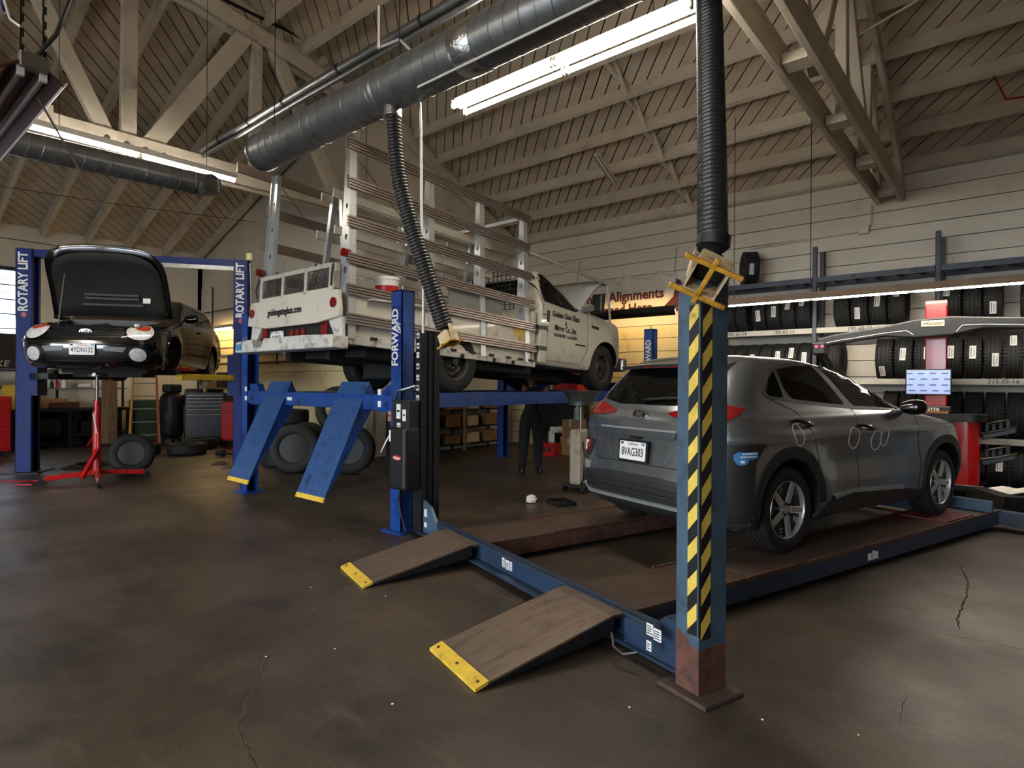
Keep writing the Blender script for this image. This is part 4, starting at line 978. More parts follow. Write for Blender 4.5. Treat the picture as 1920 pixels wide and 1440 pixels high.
# flat bed
bd_ = K(); bd_.box((-1.62,-0.95,0.46),(1.56,0.95,0.54)); bdo = bd_.build('bed', TWORN, tk)
for s in (-1, 1):
    xs_ = (-1.62, -0.55, 0.52, 1.50)
    for a, b in zip(xs_[:-1], xs_[1:]): K().box((a+0.006, s*0.93-0.015, 0.50), (b-0.006, s*0.93+0.015, 1.06)).build('side_panel', TWHITE, bdo, bevel=0.004)
    K().box((-0.15, s*0.90-0.01, 1.07), (0.85, s*0.90+0.01, 1.30)).build('side_board', GREYP if s < 0 else TWHITE, bdo)
    K().box((-1.62, s*0.955-0.02, 0.44), (1.56, s*0.955+0.02, 0.52)).build('bed_skirt', TWORN, bdo, bevel=0.006)
    if s < 0:
        for x_ in (-1.3,-0.6,-0.1,0.25,0.6,0.95,1.2,1.42): K().cbox((x_, -0.985, 0.53), (0.09, 0.03, 0.028)).build('latch', BLACK, bdo, bevel=0.006)
        for x_ in (0.06,0.66,1.05): K().cyl((x_,-0.99,0.47),(x_,-0.94,0.47),0.03,n=10).build('tie_ring', DARKST, bdo)
        K().box((1.08,-0.949,0.86),(1.32,-0.944,0.98)).build('warning_label', YEL, bdo); K().box((1.18,-0.949,0.80),(1.30,-0.944,0.85)).build('warning_label', YEL, bdo)
K().box((1.50,-0.95,0.5),(1.56,0.95,1.25)).build('bed_headboard', TWHITE, tk)
# front end board beside the cab with black straps
K().box((1.585,-1.03,0.52),(1.73,-0.99,1.28)).build('end_board', TWHITE, tk, bevel=0.006)
for z_ in (1.0, 0.70): K().box((1.52,-1.04,z_),(1.74,-0.985,z_+0.055)).build('rubber_strap', BLACK, tk)
K().box((1.63,-1.035,1.20),(1.70,-1.028,1.24)).build('marker_light', REDLENS, tk)
# racks: tapered posts with holes, six grooved rails each side
def rack_post(s, x, w0, w1, z0, z1, lean, nm='rack_post'):
    h = z1-z0; ox = lambda z: 0.965 - lean*(z-z0)/h
    outer = [(ox(z0), z0), (ox(z1), z1), (ox(z1)-w1, z1), (ox(z0+0.25*h)-w0*0.9, z0+0.25*h), (ox(z0)-w0, z0)]
    outer = [(s*a, b) for a, b in outer]
    holes = []
    for q, rr in ((0.35,0.042),(0.52,0.034),(0.68,0.03),(0.83,0.026)):
        z = z0+q*h; wz = w0+(w1-w0)*q; c = s*(ox(z)-wz/2)
        holes.append([(c+rr*0.7*math.cos(a*math.pi/6), z+rr*math.sin(a*math.pi/6)) for a in range(12)])
    o = K().sheet(outer, holes, (x,0,0), (0,1,0), (0,0,1), 0.05).build(nm, GALVW, tk)
    K().bar((x+0.02, s*(ox(z0)+0.012), z0), (x+0.02, s*(ox(z1)+0.012), z1), 0.09, 0.022, (0,1,0)).build('post_flange', GALVW, o)
    return o
GALVW = mat('white_alloy', (190,194,196), 0.38, 0.55, var=0.08, scale=5)
rz6 = (2.60, 2.17, 1.75, 1.355, 1.02, 0.71)
for s in (-1, 1):
    for x_, w0, w1 in ((-1.60,0.21,0.085),(-0.48,0.17,0.07),(0.42,0.17,0.07),(1.34,0.18,0.07)):
        rack_post(s, x_, w0, w1, 0.50, 2.62, 0.15)
    for i, z_ in enumerate(rz6):
        yo = 0.965 - 0.15*(z_-0.5)/2.12 + 0.024
        prof = [(0, -0.058)]
        for g in range(4): prof += [(0.036, -0.058+g*0.031), (0.036, -0.038+g*0.031), (0.010, -0.036+g*0.031), (0.010, -0.029+g*0.031)]
        prof = prof[:-2] + [(0, 0.058)]
        x0_ = -2.05 if (s > 0 and i == 0) else -1.66; x1_ = (1.45,1.42,1.46,1.50,1.52,1.55)[i]
        r_ = K()
        r_.prism([(s*a, b) for a, b in prof], (x0_, s*yo, z_), (0,1,0), (0,0,1), x1_-x0_)
        r_.build('rack_rail', RAIL, tk)
    # diagonal brace wires
    K().tube([(-1.5, s*0.80, 2.5), (-0.9, s*0.84, 2.0)], 0.006, 5).build('brace_rod', STEEL, tk)
    K().tube([(0.5, s*0.86, 1.6), (1.3, s*0.84, 2.1)], 0.006, 5).build('brace_rod', STEEL, tk)
for x_ in (1.36,): K().bar((x_,-0.72,2.60),(x_,0.72,2.60),0.05,0.05).build('rack_cross_tube', GALVW, tk)
# ladder-rack tube over the cab down to the bumper
K().tube([(1.36,-0.86,2.12),(3.85,-0.74,2.10)], 0.026, 8).build('over_cab_tube', TWHITE, tk, smooth=40); K().tube([(3.85,-0.74,2.10),(4.12,-0.74,0.70)], 0.022, 8).build('over_cab_tube', TWHITE, tk, smooth=40)
K().tube([(1.36,0.86,2.12),(3.85,0.74,2.10)], 0.026, 8).build('over_cab_tube', TWHITE, tk, smooth=40); K().tube([(3.85,-0.74,2.10),(3.85,0.74,2.10)], 0.022, 8).build('over_cab_tube', TWHITE, tk, smooth=40)
# inner glass rack in the middle of the bed
for x_ in (-1.2, 0.0, 1.2):
    for s in (-1, 1): K().bar((x_, s*0.34, 0.54), (x_, s*0.08, 2.35), 0.06, 0.06).build('inner_rack_post', GALVW, tk)
for z_ in (0.95, 1.4, 1.85, 2.3):
    q = (z_-0.54)/1.81; K().box((-1.35, -0.34+0.26*q-0.05, z_-0.05), (1.4, -0.34+0.26*q-0.025, z_+0.05)).build('inner_rack_rail', TWHITE, tk)
    K().box((-1.35, 0.34-0.26*q+0.025, z_-0.05), (1.4, 0.34-0.26*q+0.05, z_+0.05)).build('inner_rack_rail', TWHITE, tk)
# headache grille behind the cab
gr = K()
for i in range(15): gr.box((1.44, -0.62+i*0.088, 1.30), (1.452, -0.612+i*0.088, 1.90))
for i in range(9): gr.box((1.446, -0.62, 1.30+i*0.075), (1.456, 0.62, 1.308+i*0.075))
gr.build('cab_guard_mesh', DARKST, tk)
# tailgate: frame with three mesh windows above a panel
tg = K()
for z_ in (1.02, 1.285): tg.box((-1.72, -0.74, z_-0.025), (-1.68, 0.76, z_+0.025))
for y_ in (-0.74, -0.25, 0.25, 0.76): tg.box((-1.72, y_-0.025, 1.0), (-1.68, y_+0.025, 1.31))
tgo = tg.build('tailgate_frame', TWHITE, tk, bevel=0.004)
for y_ in (-0.74, -0.25, 0.25):
    ms = K()
    for i in range(14):
        u = i/14; ms.bar((-1.70, y_+0.5*u, 1.04), (-1.70, min(y_+0.5*u+0.16, y_+0.5), 1.04+0.22*min(1, (0.5-0.5*u)/0.16)), 0.006, 0.006)
        ms.bar((-1.70, y_+0.5*(1-u), 1.04), (-1.70, max(y_+0.5*(1-u)-0.16, y_), 1.04+0.22*min(1, 0.5*(1-u)/0.16)), 0.006, 0.006)
    ms.build('tailgate_mesh', STEEL, tgo)
pn_ = K().prism([(-0.98,0.80),(-0.93,1.0),(0.93,1.0),(0.98,0.80),(0.98,0.72),(0.55,0.67),(-0.55,0.67),(-0.98,0.72)], (-1.70,0,0), (0,-1,0), (0,0,1), 0.05).build('rear_panel', TWHITE, tk, bevel=0.004)
RX = TP.to_3x3() @ V((0,-1,0))
text('web_lettering', 'goldengateglass.com', 0.115, INK, pn_, TP @ V((-1.754, 0.12, 0.845)), (0,-1,0), uy_, bold=0.003, sx=0.80)
for s in (-1, 1):
    K().cyl((-1.75, s*0.88, 0.865), (-1.765, s*0.88, 0.865), 0.055, n=16).build('round_reflector', REDLENS, pn_)
    K().cyl((-1.62, s*0.92, 1.40), (-1.70, s*0.92, 1.40), 0.045, n=12).build('marker_light', REDLENS, tk)
    K().prism([(s*0.97,0.72),(s*0.99,0.40),(s*0.93,0.40),(s*0.72,0.70)], (-1.70,0,0), (0,1,0), (0,0,1), 0.04).build('rear_gusset', TWORN, tk)
    K().tube([(-1.73, s*0.80, 1.28), (-1.75, s*0.82, 1.15), (-1.74, s*0.80, 1.05)], 0.012, 5).build('gate_chain', DARKST, tk)
K().box((-1.66,-0.86,0.44),(-1.60,0.86,0.72)).build('lamp_panel', BUNDER, tk)
for y_ in (0.70, -0.60): K().cbox((-1.665, y_, 0.60), (0.03, 0.12, 0.20)).build('tail_light', REDLENS, tk, bevel=0.02, seg=2)
for y_ in (0.06, -0.06, -0.18): K().cyl((-1.66, y_, 0.60), (-1.675, y_, 0.60), 0.04, n=12).build('marker_light', REDLENS, tk)
licence(tk, TP @ V((-1.67, 0.38, 0.56)), (0,-1,0), uy_, '9S48571', framed=False)
K().prism([(-1.05,0),(1.05,0),(1.05,0.13),(0.5,0.15),(-0.35,0.15),(-0.42,0.05),(-0.60,0.05),(-0.66,0.15),(-1.05,0.13)], (-1.86,0,0.38), (0,-1,0), (0,0,1), -0.20).build('rear_bumper', TWORN, tk, bevel=0.01)
K().box((-1.875,1.0,0.41),(-1.862,0.88,0.48)).build('sticker', SB, tk)
# load on the bed
# wheels: steel, eight-hole
RIMG = mat('grimy_steel_rim', (74,70,66), 0.55, 0.4, var=0.25, scale=8)
def steel_wheel(parent, cx, cy, s, R, dual=False):
    w = empty('wheel', (cx, cy, R)); w.parent = parent; w.rotation_euler = (0, 0, 0 if s < 0 else math.pi)
    tyre_mb(R, 0.25, R*0.56, 44).build('tyre', RUBBER, w, smooth=50); rr = R*0.57
    MB().lathe([(rr,0.11),(rr*0.92,-0.06),(rr*0.96,-0.105),(rr*1.03,-0.115),(rr*1.03,0.11)], (0,0,0), (0,1,0), 36, closed=True).build('rim', RIMG, w, smooth=40)
    MB().lathe([(0.01,-0.06),(0.09,-0.06),(0.13,-0.03),(rr*0.70,-0.055),(rr*0.94,-0.02),(rr*0.94,0.0),(0.01,0.0)], (0,0,0), (0,1,0), 36).build('rim_disc', RIMG, w, smooth=40)
    for i in range(8):
        a = 2*math.pi*i/8; MB().cyl((0.15*math.cos(a),-0.052,0.15*math.sin(a)), (0.15*math.cos(a),-0.046,0.15*math.sin(a)), 0.020, n=10).build('rim_hole', BLACK, w)
        MB().cyl((0.075*math.cos(a),-0.078,0.075*math.sin(a)), (0.075*math.cos(a),-0.055,0.075*math.sin(a)), 0.011, n=6).build('wheel_nut', STEEL, w)
    MB().cyl((0,-0.12,0),(0,-0.05,0),0.05,0.058,n=16).build('hub', DARKST, w, smooth=40)
for cx in (0.0, 3.46):
    for s in (-1, 1): steel_wheel(tk, cx, s*0.83, s, 0.39)
# things standing in the bed
bk = empty('bucket', (-5.45, 4.22, 2.395), 0, 'white plastic bucket with red label on the truck bed', 'bucket')
MB().lathe([(0.11,0),(0.135,0.26),(0.142,0.26),(0.142,0.29),(0.125,0.29),(0.10,0.02)], (0,0,0), (0,0,1), 24).build('pail', WHITE, bk, smooth=40)
MB().lathe([(0.1225,0.05),(0.1345,0.19),(0.136,0.19),(0.124,0.05)], (0,0,0), (0,0,1), 24, closed=True).build('pail_label', REDP, bk, smooth=40)
MB().box((-0.35,-0.35,-0.015),(0.2,0.35,0.0)).build('pail_shelf', TWORN, bk)
# ================================================================ BLACK HATCHBACK ON THE TWO-POST LIFT
bc = empty('black_hatchback', (sl+sr)/2 + V((0,0,1.49)), math.atan2(fw.y, fw.x), 'black hatchback with its bonnet up, held high on the two-post lift', 'car')
BPAINT = mat('black_car_paint', (12, 12, 14), 0.16, var=0.1, coat=0.9, spec=0.6)
LENS = mat('clear_lens', (246, 246, 244), 0.15, 0.15, var=0.25, scale=22, coat=0.8)
def bc_disp(x, y, z):
    ay = abs(y); k = 0.0
    if ay > 0.3 and z < 0.95:
        for cx in (1.25, -1.27):
            d = math.hypot(x-cx, z-0.31); k += 0.03*math.exp(-((d-0.40)/0.12)**2)
    return (x, math.copysign(ay+k, y) if ay > 0.3 else y, z)
bbody = ring_body([(0.18,-2.0,1.86,0.74,0.3,0.5),(0.24,-2.18,2.04,0.80,0.3,0.5),(0.34,-2.26,2.11,0.835,0.3,0.48),(0.48,-2.27,2.13,0.85,0.3,0.46),(0.58,-2.26,2.11,0.855,0.3,0.46),(0.66,-2.25,2.05,0.855,0.3,0.46),(0.75,-2.22,1.93,0.85,0.3,0.5),
   (0.83,-2.19,1.60,0.845,0.3,0.5),(0.90,-2.16,1.15,0.835,0.3,0.4),(0.955,-2.13,0.92,0.815,0.3,0.3),(1.0,-2.10,0.80,0.795,0.3,0.3),(1.12,-2.02,0.55,0.745,0.3,0.3),(1.26,-1.92,0.25,0.685,0.3,0.3),(1.36,-1.82,0.02,0.625,0.3,0.3),(1.42,-1.66,-0.25,0.52,0.25,0.25),(1.44,-1.35,-0.6,0.3,0.12,0.12)], 4, 3.0, 2.5, disp=bc_disp).build('body', BPAINT, bc)
wells(bbody, (1.25, -1.27), 0.33, 0.36, 0.50, 1.2)
bool_cut(bbody, [MB().box((0.98,-0.60,0.50),(1.80,0.60,1.4)).build('cutter', BLACK)])
for p in bbody.data.polygons: p.use_smooth = True
bbody.data.set_sharp_from_angle(angle=math.radians(38))
bb = bvh_of(bbody); FX = ('x', 1)
def ell(cx, cz, rx, rz_, k=22, tilt=0.0): return [(cx+rx*math.cos(2*math.pi*i/k)*math.cos(tilt)-rz_*math.sin(2*math.pi*i/k)*math.sin(tilt), cz+rx*math.cos(2*math.pi*i/k)*math.sin(tilt)+rz_*math.sin(2*math.pi*i/k)*math.cos(tilt)) for i in range(k)]
for s in (-1, 1):
    hl = patch(bb, ell(s*0.615, 0.685, 0.155, 0.118, tilt=-0.25*s), FX, 0.012, 0.02, 0.04).build('headlight', LENS, bc, smooth=50)
    strip(bb, ell(s*0.615, 0.685, 0.160, 0.122, tilt=-0.25*s), FX, 0.016, 0.016, closed=True).build('headlight_rim', BLACKGL, hl, smooth=40)
    patch(bb, ell(s*0.63, 0.745, 0.085, 0.040, 14, -0.2*s), FX, 0.017, 0.01, 0.03).build('indicator', mat('amber_lens', (190,70,30), 0.15, coat=0.5), hl, smooth=50)
    fgh = patch(bb, ell(s*0.615, 0.375, 0.135, 0.120), FX, 0.006, 0.01, 0.05).build('fog_surround', BLACK, bc, smooth=50)
    patch(bb, ell(s*0.615, 0.375, 0.090, 0.088), FX, 0.020, 0.02, 0.03).build('fog_light', LENS, fgh, smooth=50)
    patch(bb, [(0.42,1.00),(-0.02,1.32),(-0.55,1.36),(-0.60,1.00)], ('y', s), 0.004, 0.012, 0.08).build('side_window', DKGLASS, bc, smooth=40)
    patch(bb, [(-0.68,1.00),(-0.64,1.36),(-1.15,1.35),(-1.35,1.02)], ('y', s), 0.004, 0.012, 0.08).build('side_window', DKGLASS, bc, smooth=40)
    patch(bb, [(-1.45,1.04),(-1.25,1.34),(-1.62,1.30),(-1.85,1.06)], ('y', s), 0.004, 0.012, 0.08).build('side_window', DKGLASS, bc, smooth=40)
    for pts in ([(0.72,0.94),(0.70,0.5),(0.62,0.24)], [(-0.62,1.38),(-0.62,0.24)]): strip(bb, pts, ('y', s), 0.008).build('panel_gap', INK, bc)
    MB().lathe([(0.004,-0.10),(0.06,-0.09),(0.075,0.0),(0.06,0.09),(0.004,0.10)], (0.50, s*0.93, 1.03), (0.2,s*1.0,0.1), 14).build('door_mirror', BPAINT, bc, smooth=50)
    MB().bar((0.50, s*0.80, 0.99), (0.50, s*0.88, 1.01), 0.05, 0.03).build('mirror_arm', BLACK, bc)
    c_, n_ = cast(bb, ('y', s), (-0.35, 0.86)); MB().cbox(c_ + n_*0.012, (0.17, 0.03, 0.03)).build('door_handle', BLACKGL, bc, bevel=0.008)
    strip(bb, arch_pts(1.25, 0.33, 0.37, 175, 5, 20), ('y', s), 0.03, 0.012).build('arch_lip', BPAINT, bc, smooth=40)
patch(bb, [(-0.40,0.74),(0.40,0.74),(0.46,0.66),(0.42,0.60),(-0.42,0.60),(-0.46,0.66)], FX, 0.006, 0.02, 0.06).build('grille', BLACK, bc, smooth=40)
gm = MB()
for z_ in (0.625, 0.655, 0.685, 0.715): 
    for part in [strip(bb, [(-0.43,z_),(0.43,z_)], FX, 0.008, 0.014)]: gm.add(part.v, part.f)
for i in range(15):
    part = strip(bb, [(-0.42+i*0.06,0.605),(-0.42+i*0.06,0.735)], FX, 0.006, 0.013); gm.add(part.v, part.f)
gm.build('grille_mesh', DARKST, bc)
ce, ne = cast(bb, FX, (0.0, 0.675)); ev = [(0.075*math.cos(a*math.pi/12), 0.040*math.sin(a*math.pi/12)) for a in range(24)]; ei = [(0.066*math.cos(a*math.pi/12), 0.032*math.sin(a*math.pi/12)) for a in range(24)]
eb_ = MB().prism(ei, ce + V((0.016,0,0)), (0,1,0), (0,0,1), 0.004).build('emblem', mat('emblem_blue', (60,70,90), 0.3), bc)
MB().sheet(ev, [ei], ce + V((0.014,0,0)), (0,1,0), (0,0,1), 0.012).build('emblem_ring', CHROME, eb_)
for a, b in ((-0.035,0.008),(-0.010,0.014),(0.016,-0.010),(0.035,0.012),(0.038,-0.008),(0.0,-0.012)): MB().cyl(ce + V((0.018,a,b)), ce + V((0.026,a,b)), 0.009 if a > -0.03 else 0.014, n=6).build('emblem_star', CHROME, eb_)
patch(bb, [(-0.52,0.44),(0.52,0.44),(0.46,0.27),(-0.46,0.27)], FX, 0.004, 0.02, 0.06).build('lower_intake', BLACK, bc, smooth=40)
patch(bb, [(-0.50,0.47),(-0.24,0.475),(-0.24,0.415),(-0.46,0.40)], FX, 0.008, 0.01, 0.05).build('intake_trim', GREYP, bc, smooth=40); patch(bb, [(0.50,0.47),(0.24,0.475),(0.24,0.415),(0.46,0.40)], FX, 0.008, 0.01, 0.05).build('intake_trim', GREYP, bc, smooth=40)
strip(bb, [(-0.80,0.55),(-0.5,0.525),(0,0.53),(0.5,0.525),(0.80,0.55)], FX, 0.035, 0.014).build('bumper_moulding', BPAINT, bc, smooth=40)
strip(bb, [(-0.74,0.235),(-0.4,0.255),(0.4,0.255),(0.74,0.235)], FX, 0.05, 0.024).build('front_lip', BPAINT, bc, smooth=40)
licence(bc, V((2.150, 0.0, 0.43)), (0,1,0), (0,0,1), '4YDN132', framed=False)
patch(bb, [(-0.70,1.03),(-0.56,1.34),(0.56,1.34),(0.70,1.03)], FX, 0.005, 0.012, 0.08).build('windscreen', mat('windscreen_glass', (40,48,52), 0.04, var=0.4, scale=3, coat=0.5), bc, smooth=40)
# engine bay
en = MB(); en.box((1.05,-0.55,0.42),(1.78,0.55,0.58)); en.box((1.15,-0.25,0.58),(1.70,0.22,0.74)); en.cyl((1.2,-0.42,0.6),(1.2,-0.42,0.80),0.09); en.cyl((1.5,0.40,0.62),(1.72,0.40,0.72),0.08); en.box((1.5,-0.52,0.58),(1.72,-0.32,0.78))
en.tube([(1.7,0.3,0.72),(1.6,0.1,0.80),(1.4,0.0,0.82),(1.25,-0.2,0.80)], 0.035, 8); en.tube([(1.72,-0.2,0.7),(1.5,-0.1,0.8),(1.3,0.25,0.78),(1.1,0.4,0.82)], 0.03, 8)
en.build('engine', mat('engine_grime', (46,42,38), 0.5, 0.4, var=0.6, scale=14), bc, smooth=40)
for y_, m_ in ((0.12, RED), (-0.12, STEEL), (0.3, STEEL)): MB().tube([(1.75,y_,0.72),(1.6,y_+0.05,0.79),(1.42,y_-0.08,0.80),(1.2,y_,0.79)], 0.018, 6).build('engine_hose', m_, bc, smooth=40)
MB().cyl((1.52,0.45,0.66),(1.52,0.45,0.84),0.035,n=10).build('filler_cap', WHITE, bc)
# raised bonnet (seen from below): skin and inner frame
def bonnet(off, shrink):
    pts = []; 
    for i in range(9):
        u = -1 + i/4
        for j in range(7):
            v = j/6; L_ = 1.10*v; a = math.radians(62)
            w_ = (0.80 - 0.02*v - 0.10*max(0, v-0.8)*5*abs(u))*shrink
            h = 0.10*math.sin(math.pi*min(1, v))*(1-u*u*0.6) - 0.09*u*u + off
            vv = 0.02 + L_*(shrink if shrink < 1 else 1)
            vv -= 0.10*u**4*v*v
            pts.append((0.95 + vv*math.cos(a) - h*math.sin(a), u*w_, 1.00 + vv*math.sin(a) + h*math.cos(a)))
    return pts
fs = [(i*7+j, (i+1)*7+j, (i+1)*7+j+1, i*7+j+1) for i in range(8) for j in range(6)]
bo = MB().add(bonnet(0.0, 1.0), fs).build('bonnet', BPAINT, bc, smooth=60); sd = bo.modifiers.new('s', 'SOLIDIFY'); sd.thickness = 0.015
bi = MB().add(bonnet(-0.03, 0.9), fs).build('bonnet_liner', mat('bonnet_liner', (18,17,16), 0.8, var=0.3, scale=5, bump=0.3, bscale=12), bo, smooth=60); sd = bi.modifiers.new('s', 'SOLIDIFY'); sd.thickness = 0.01
a_ = math.radians(62)
for v_, w_ in ((0.20, 0.40), (0.30, 0.36), (0.36, 0.36)): MB().bar((0.95+v_*math.cos(a_)+0.05, -w_, 1.0+v_*math.sin(a_)-0.02), (0.95+v_*math.cos(a_)+0.05, w_, 1.0+v_*math.sin(a_)-0.02), 0.02, 0.03).build('liner_rib', DARKST, bo)
MB().cbox((1.14, 0.46, 1.23), (0.008, 0.10, 0.075)).build('bonnet_sticker', WHITE, bo)
MB().tube([(1.75,-0.45,0.80),(1.45,-0.5,1.55)], 0.007, 6).build('bonnet_prop', STEEL, bc)
un = MB(); un.box((-1.9,-0.55,0.12),(1.4,0.55,0.22)); un.box((0.7,-0.45,0.06),(1.3,0.45,0.2)); un.cyl((1.25,-0.72,0.30),(1.25,0.72,0.30),0.04); un.cyl((-1.27,-0.72,0.30),(-1.27,0.72,0.30),0.04); un.build('underbody', BUNDER, bc)
for s in (-1, 1):
    MB().cyl((1.25, s*0.70, 0.31), (1.25, s*0.725, 0.31), 0.135, n=24).build('brake_disc', STEEL, bc, smooth=40); MB().cyl((1.25, s*0.68, 0.31), (1.25, s*0.78, 0.31), 0.06, n=16).build('wheel_hub', RUST, bc, smooth=40)
    alloy(bc, -1.27, s*0.745, s, 0.31)
# ================================================================ TYRE SHELVES
SHG = mat('shelf_grey', (104, 106, 108), 0.5, 0.3, var=0.1)
SHD = mat('shelf_slate', (62, 68, 78), 0.5, 0.3, var=0.12)
SHW = mat('shelf_white', (190, 184, 172), 0.55, var=0.1)
UPX = [-4.26, -2.57, -0.88, 0.81, 2.5]; YF, YK = 10.88, 11.42
LV = [0.75, 1.60, 2.45, 3.30]
sh = empty('tyre_shelving', (0, YF, 0), 0, 'long grey boltless shelving full of tyres along the back wall', 'shelf')
for x in UPX:
    for yy in (0.0, YK-YF-0.04):
        u = MB(); u.box((x-0.035, yy, 0), (x+0.035, yy+0.006, 3.82)); u.box((x-0.035, yy, 0), (x-0.029, yy+0.04, 3.82)); u.box((x+0.029, yy, 0), (x+0.035, yy+0.04, 3.82))
        uo = u.build('upright', SHD, sh)
        if yy == 0.0 and x < 1:
            ho = MB()
            for i in range(60):
                for dx in (-0.018, 0.018): ho.cbox((x+dx, -0.001, 0.25+i*0.06), (0.010, 0.003, 0.022))
            ho = ho.build('upright_holes', INK, uo); ho['kind'] = 'stuff'
for i, z in enumerate(LV):
    for a, b in zip(UPX[:-1], UPX[1:]):
        m_ = SHD if i == 3 else SHW
        MB().box((a+0.035, -0.012, z-0.085), (b-0.035, 0.02, z+0.005)).build('shelf_beam', m_, sh, bevel=0.003)
        MB().box((a+0.035, YK-YF-0.03, z-0.085), (b-0.035, YK-YF, z+0.005)).build('shelf_beam', m_, sh)
        if i < 3: MB().box((a+0.03, 0.02, z-0.02), (b-0.03, YK-YF-0.03, z)).build('shelf_deck', CARD if i else SHG, sh)
        else:
            for k in range(5): MB().box((a+0.2+k*0.3, 0.02, z-0.02), (a+0.28+k*0.3, YK-YF-0.03, z)).build('deck_slat', SHG, sh)
MARK = mat('marker_pen', (40,36,34), 0.7)
for s_, x, z in (('185-65-14', -3.86, 2.41), ('185-65-15', -3.05, 2.41), ('195-60-15', -1.90, 2.41), ('215-55-16', -0.12, 1.56), ('185-65', -1.12, 3.26), ('60', -2.0, 3.26)):
    text('marker_lettering', s_, 0.085, MARK, sh, (x, -0.0135, z), (1,0,0), (0,0,1), bold=0.0005, shear=0.1)
ORD = ['first','second','third','fourth','fifth','sixth','seventh','eighth']
tyre_me = {}
def tyre_mesh(R, w):
    k = (round(R,3), round(w,3))
    if k not in tyre_me:
        mb = tyre_mb(R, w, R*0.60, 36, (1,0,0))
        # tread blocks: sipes across the shoulder
        n = 40
        for i in range(n):
            a = 2*math.pi*i/n
            for s in (-1, 1):
                c = V((s*w*0.40, math.cos(a)*(R-0.001), math.sin(a)*(R-0.001))); T = Matrix.Rotation(a, 4, 'X'); 
                m = MB(Matrix.Translation(c) @ T); m.cbox((0,0,0), (w*0.14, 0.008, R*0.085)); mb.add(m.v, m.f)
        tyre_me[k] = mb.mesh('tyre', RUBBER, 50)
    return tyre_me[k]
lab_me = [MB().cbox((0,0,0), (0.075, 0.004, 0.19)).mesh('tyre_label', STICK), MB().cbox((-0.018,0,-0.02), (0.010, 0.003, 0.15)).cbox((0.008,0,-0.03), (0.006, 0.003, 0.12)).cbox((0.022,0,-0.01), (0.004, 0.003, 0.13)).mesh('label_print', mat('grey_print', (96,96,98), 0.6))]
def put_tyre(x, y, z, R, w, label, group, tilt=0.0, paper=None, yaw=0.0):
    o = bpy.data.objects.new('tyre', tyre_mesh(R, w)); col.objects.link(o); o.location = (x, y, z+R); o.rotation_euler = (0, tilt, yaw)
    if paper is not None:
        dx, ang = paper
        a = math.radians(ang); l = bpy.data.objects.new('tyre_label', lab_me[0]); col.objects.link(l); l.parent = o
        l.location = (dx, -math.cos(a)*(R+0.002), math.sin(a)*(R+0.002)); l.rotation_euler = (-a, 0.06*random.uniform(-1,1), 0)
        q = bpy.data.objects.new('label_print', lab_me[1]); col.objects.link(q); q.parent = l; q.location = (0, -0.003, 0.02)
    return tag(o, label, 'tyre', group)
def row(z, x0, x1, n, R, where, papers, tilt=0.0):
    w = (x1-x0)/n
    for i in range(n):
        put_tyre(x0+w*(i+0.5), YF+0.30, z, R, w*0.93, '%s black tyre from the left %s' % (ORD[i], where), 'tyres on the shelves', tilt, papers[i] if i < len(papers) else None)
row(2.45, -4.10, -3.70, 2, 0.315, 'above the 185-65-14 marking', [None, None])
row(2.45, -3.61, -2.63, 4, 0.315, 'above the 185-65-15 marking', [(0.0,-8),(0.02,2),(0.0,22),(-0.02,30)])
row(2.45, -2.30, -1.28, 4, 0.320, 'above the 195-60-15 marking', [None,(-0.02,-20),(0.0,12),(0.0,35)])
row(2.45, -0.83, -0.12, 3, 0.325, 'top right behind the strip light', [(-0.06,25),(-0.02,40),(0.0,-28)])
row(2.45, 0.05, 0.77, 3, 0.325, 'right of the red column, top loaded shelf', [])
row(1.60, -4.12, -2.62, 7, 0.315, 'on the shelf behind the grey car roof', [None,None,(0,5),None,(0,14),(0,25),(0.0,8)], 0.05)
row(1.60, -2.47, -2.17, 1, 0.325, 'standing alone under the boom end', [])
row(1.60, -1.70, -0.93, 3, 0.325, 'left of the red column, eye-level shelf', [(-0.02,-38),(0.0,10),(0.05,12)])
row(1.60, -0.80, 0.10, 4, 0.330, 'above the 215-55-16 marking', [(-0.03,12),(0.0,10),(0.03,-10),(0.0,40)])
row(1.60, 0.12, 0.78, 3, 0.330, 'on the eye-level shelf at the right edge', [(0,10),None,None])
row(0.75, -1.60, -0.92, 3, 0.33, 'on the low shelf behind the monitor stand', [])
row(0.75, -0.82, 0.16, 4, 0.33, 'on the low shelf right of the red cabinet', [(-0.04,0)])
row(0.0, -0.80, 0.20, 4, 0.33, 'on the floor under the shelves at right', [None,None,(0.02,10),None])
row(0.0, -2.4, -1.0, 6, 0.33, 'on the floor behind the grey car', [])
put_tyre(-3.72, YF+0.22, 3.305, 0.31, 0.24, 'single tyre standing alone on the top shelf', 'tyres on the shelves', 0.0, (-0.03,-10), 0.55)

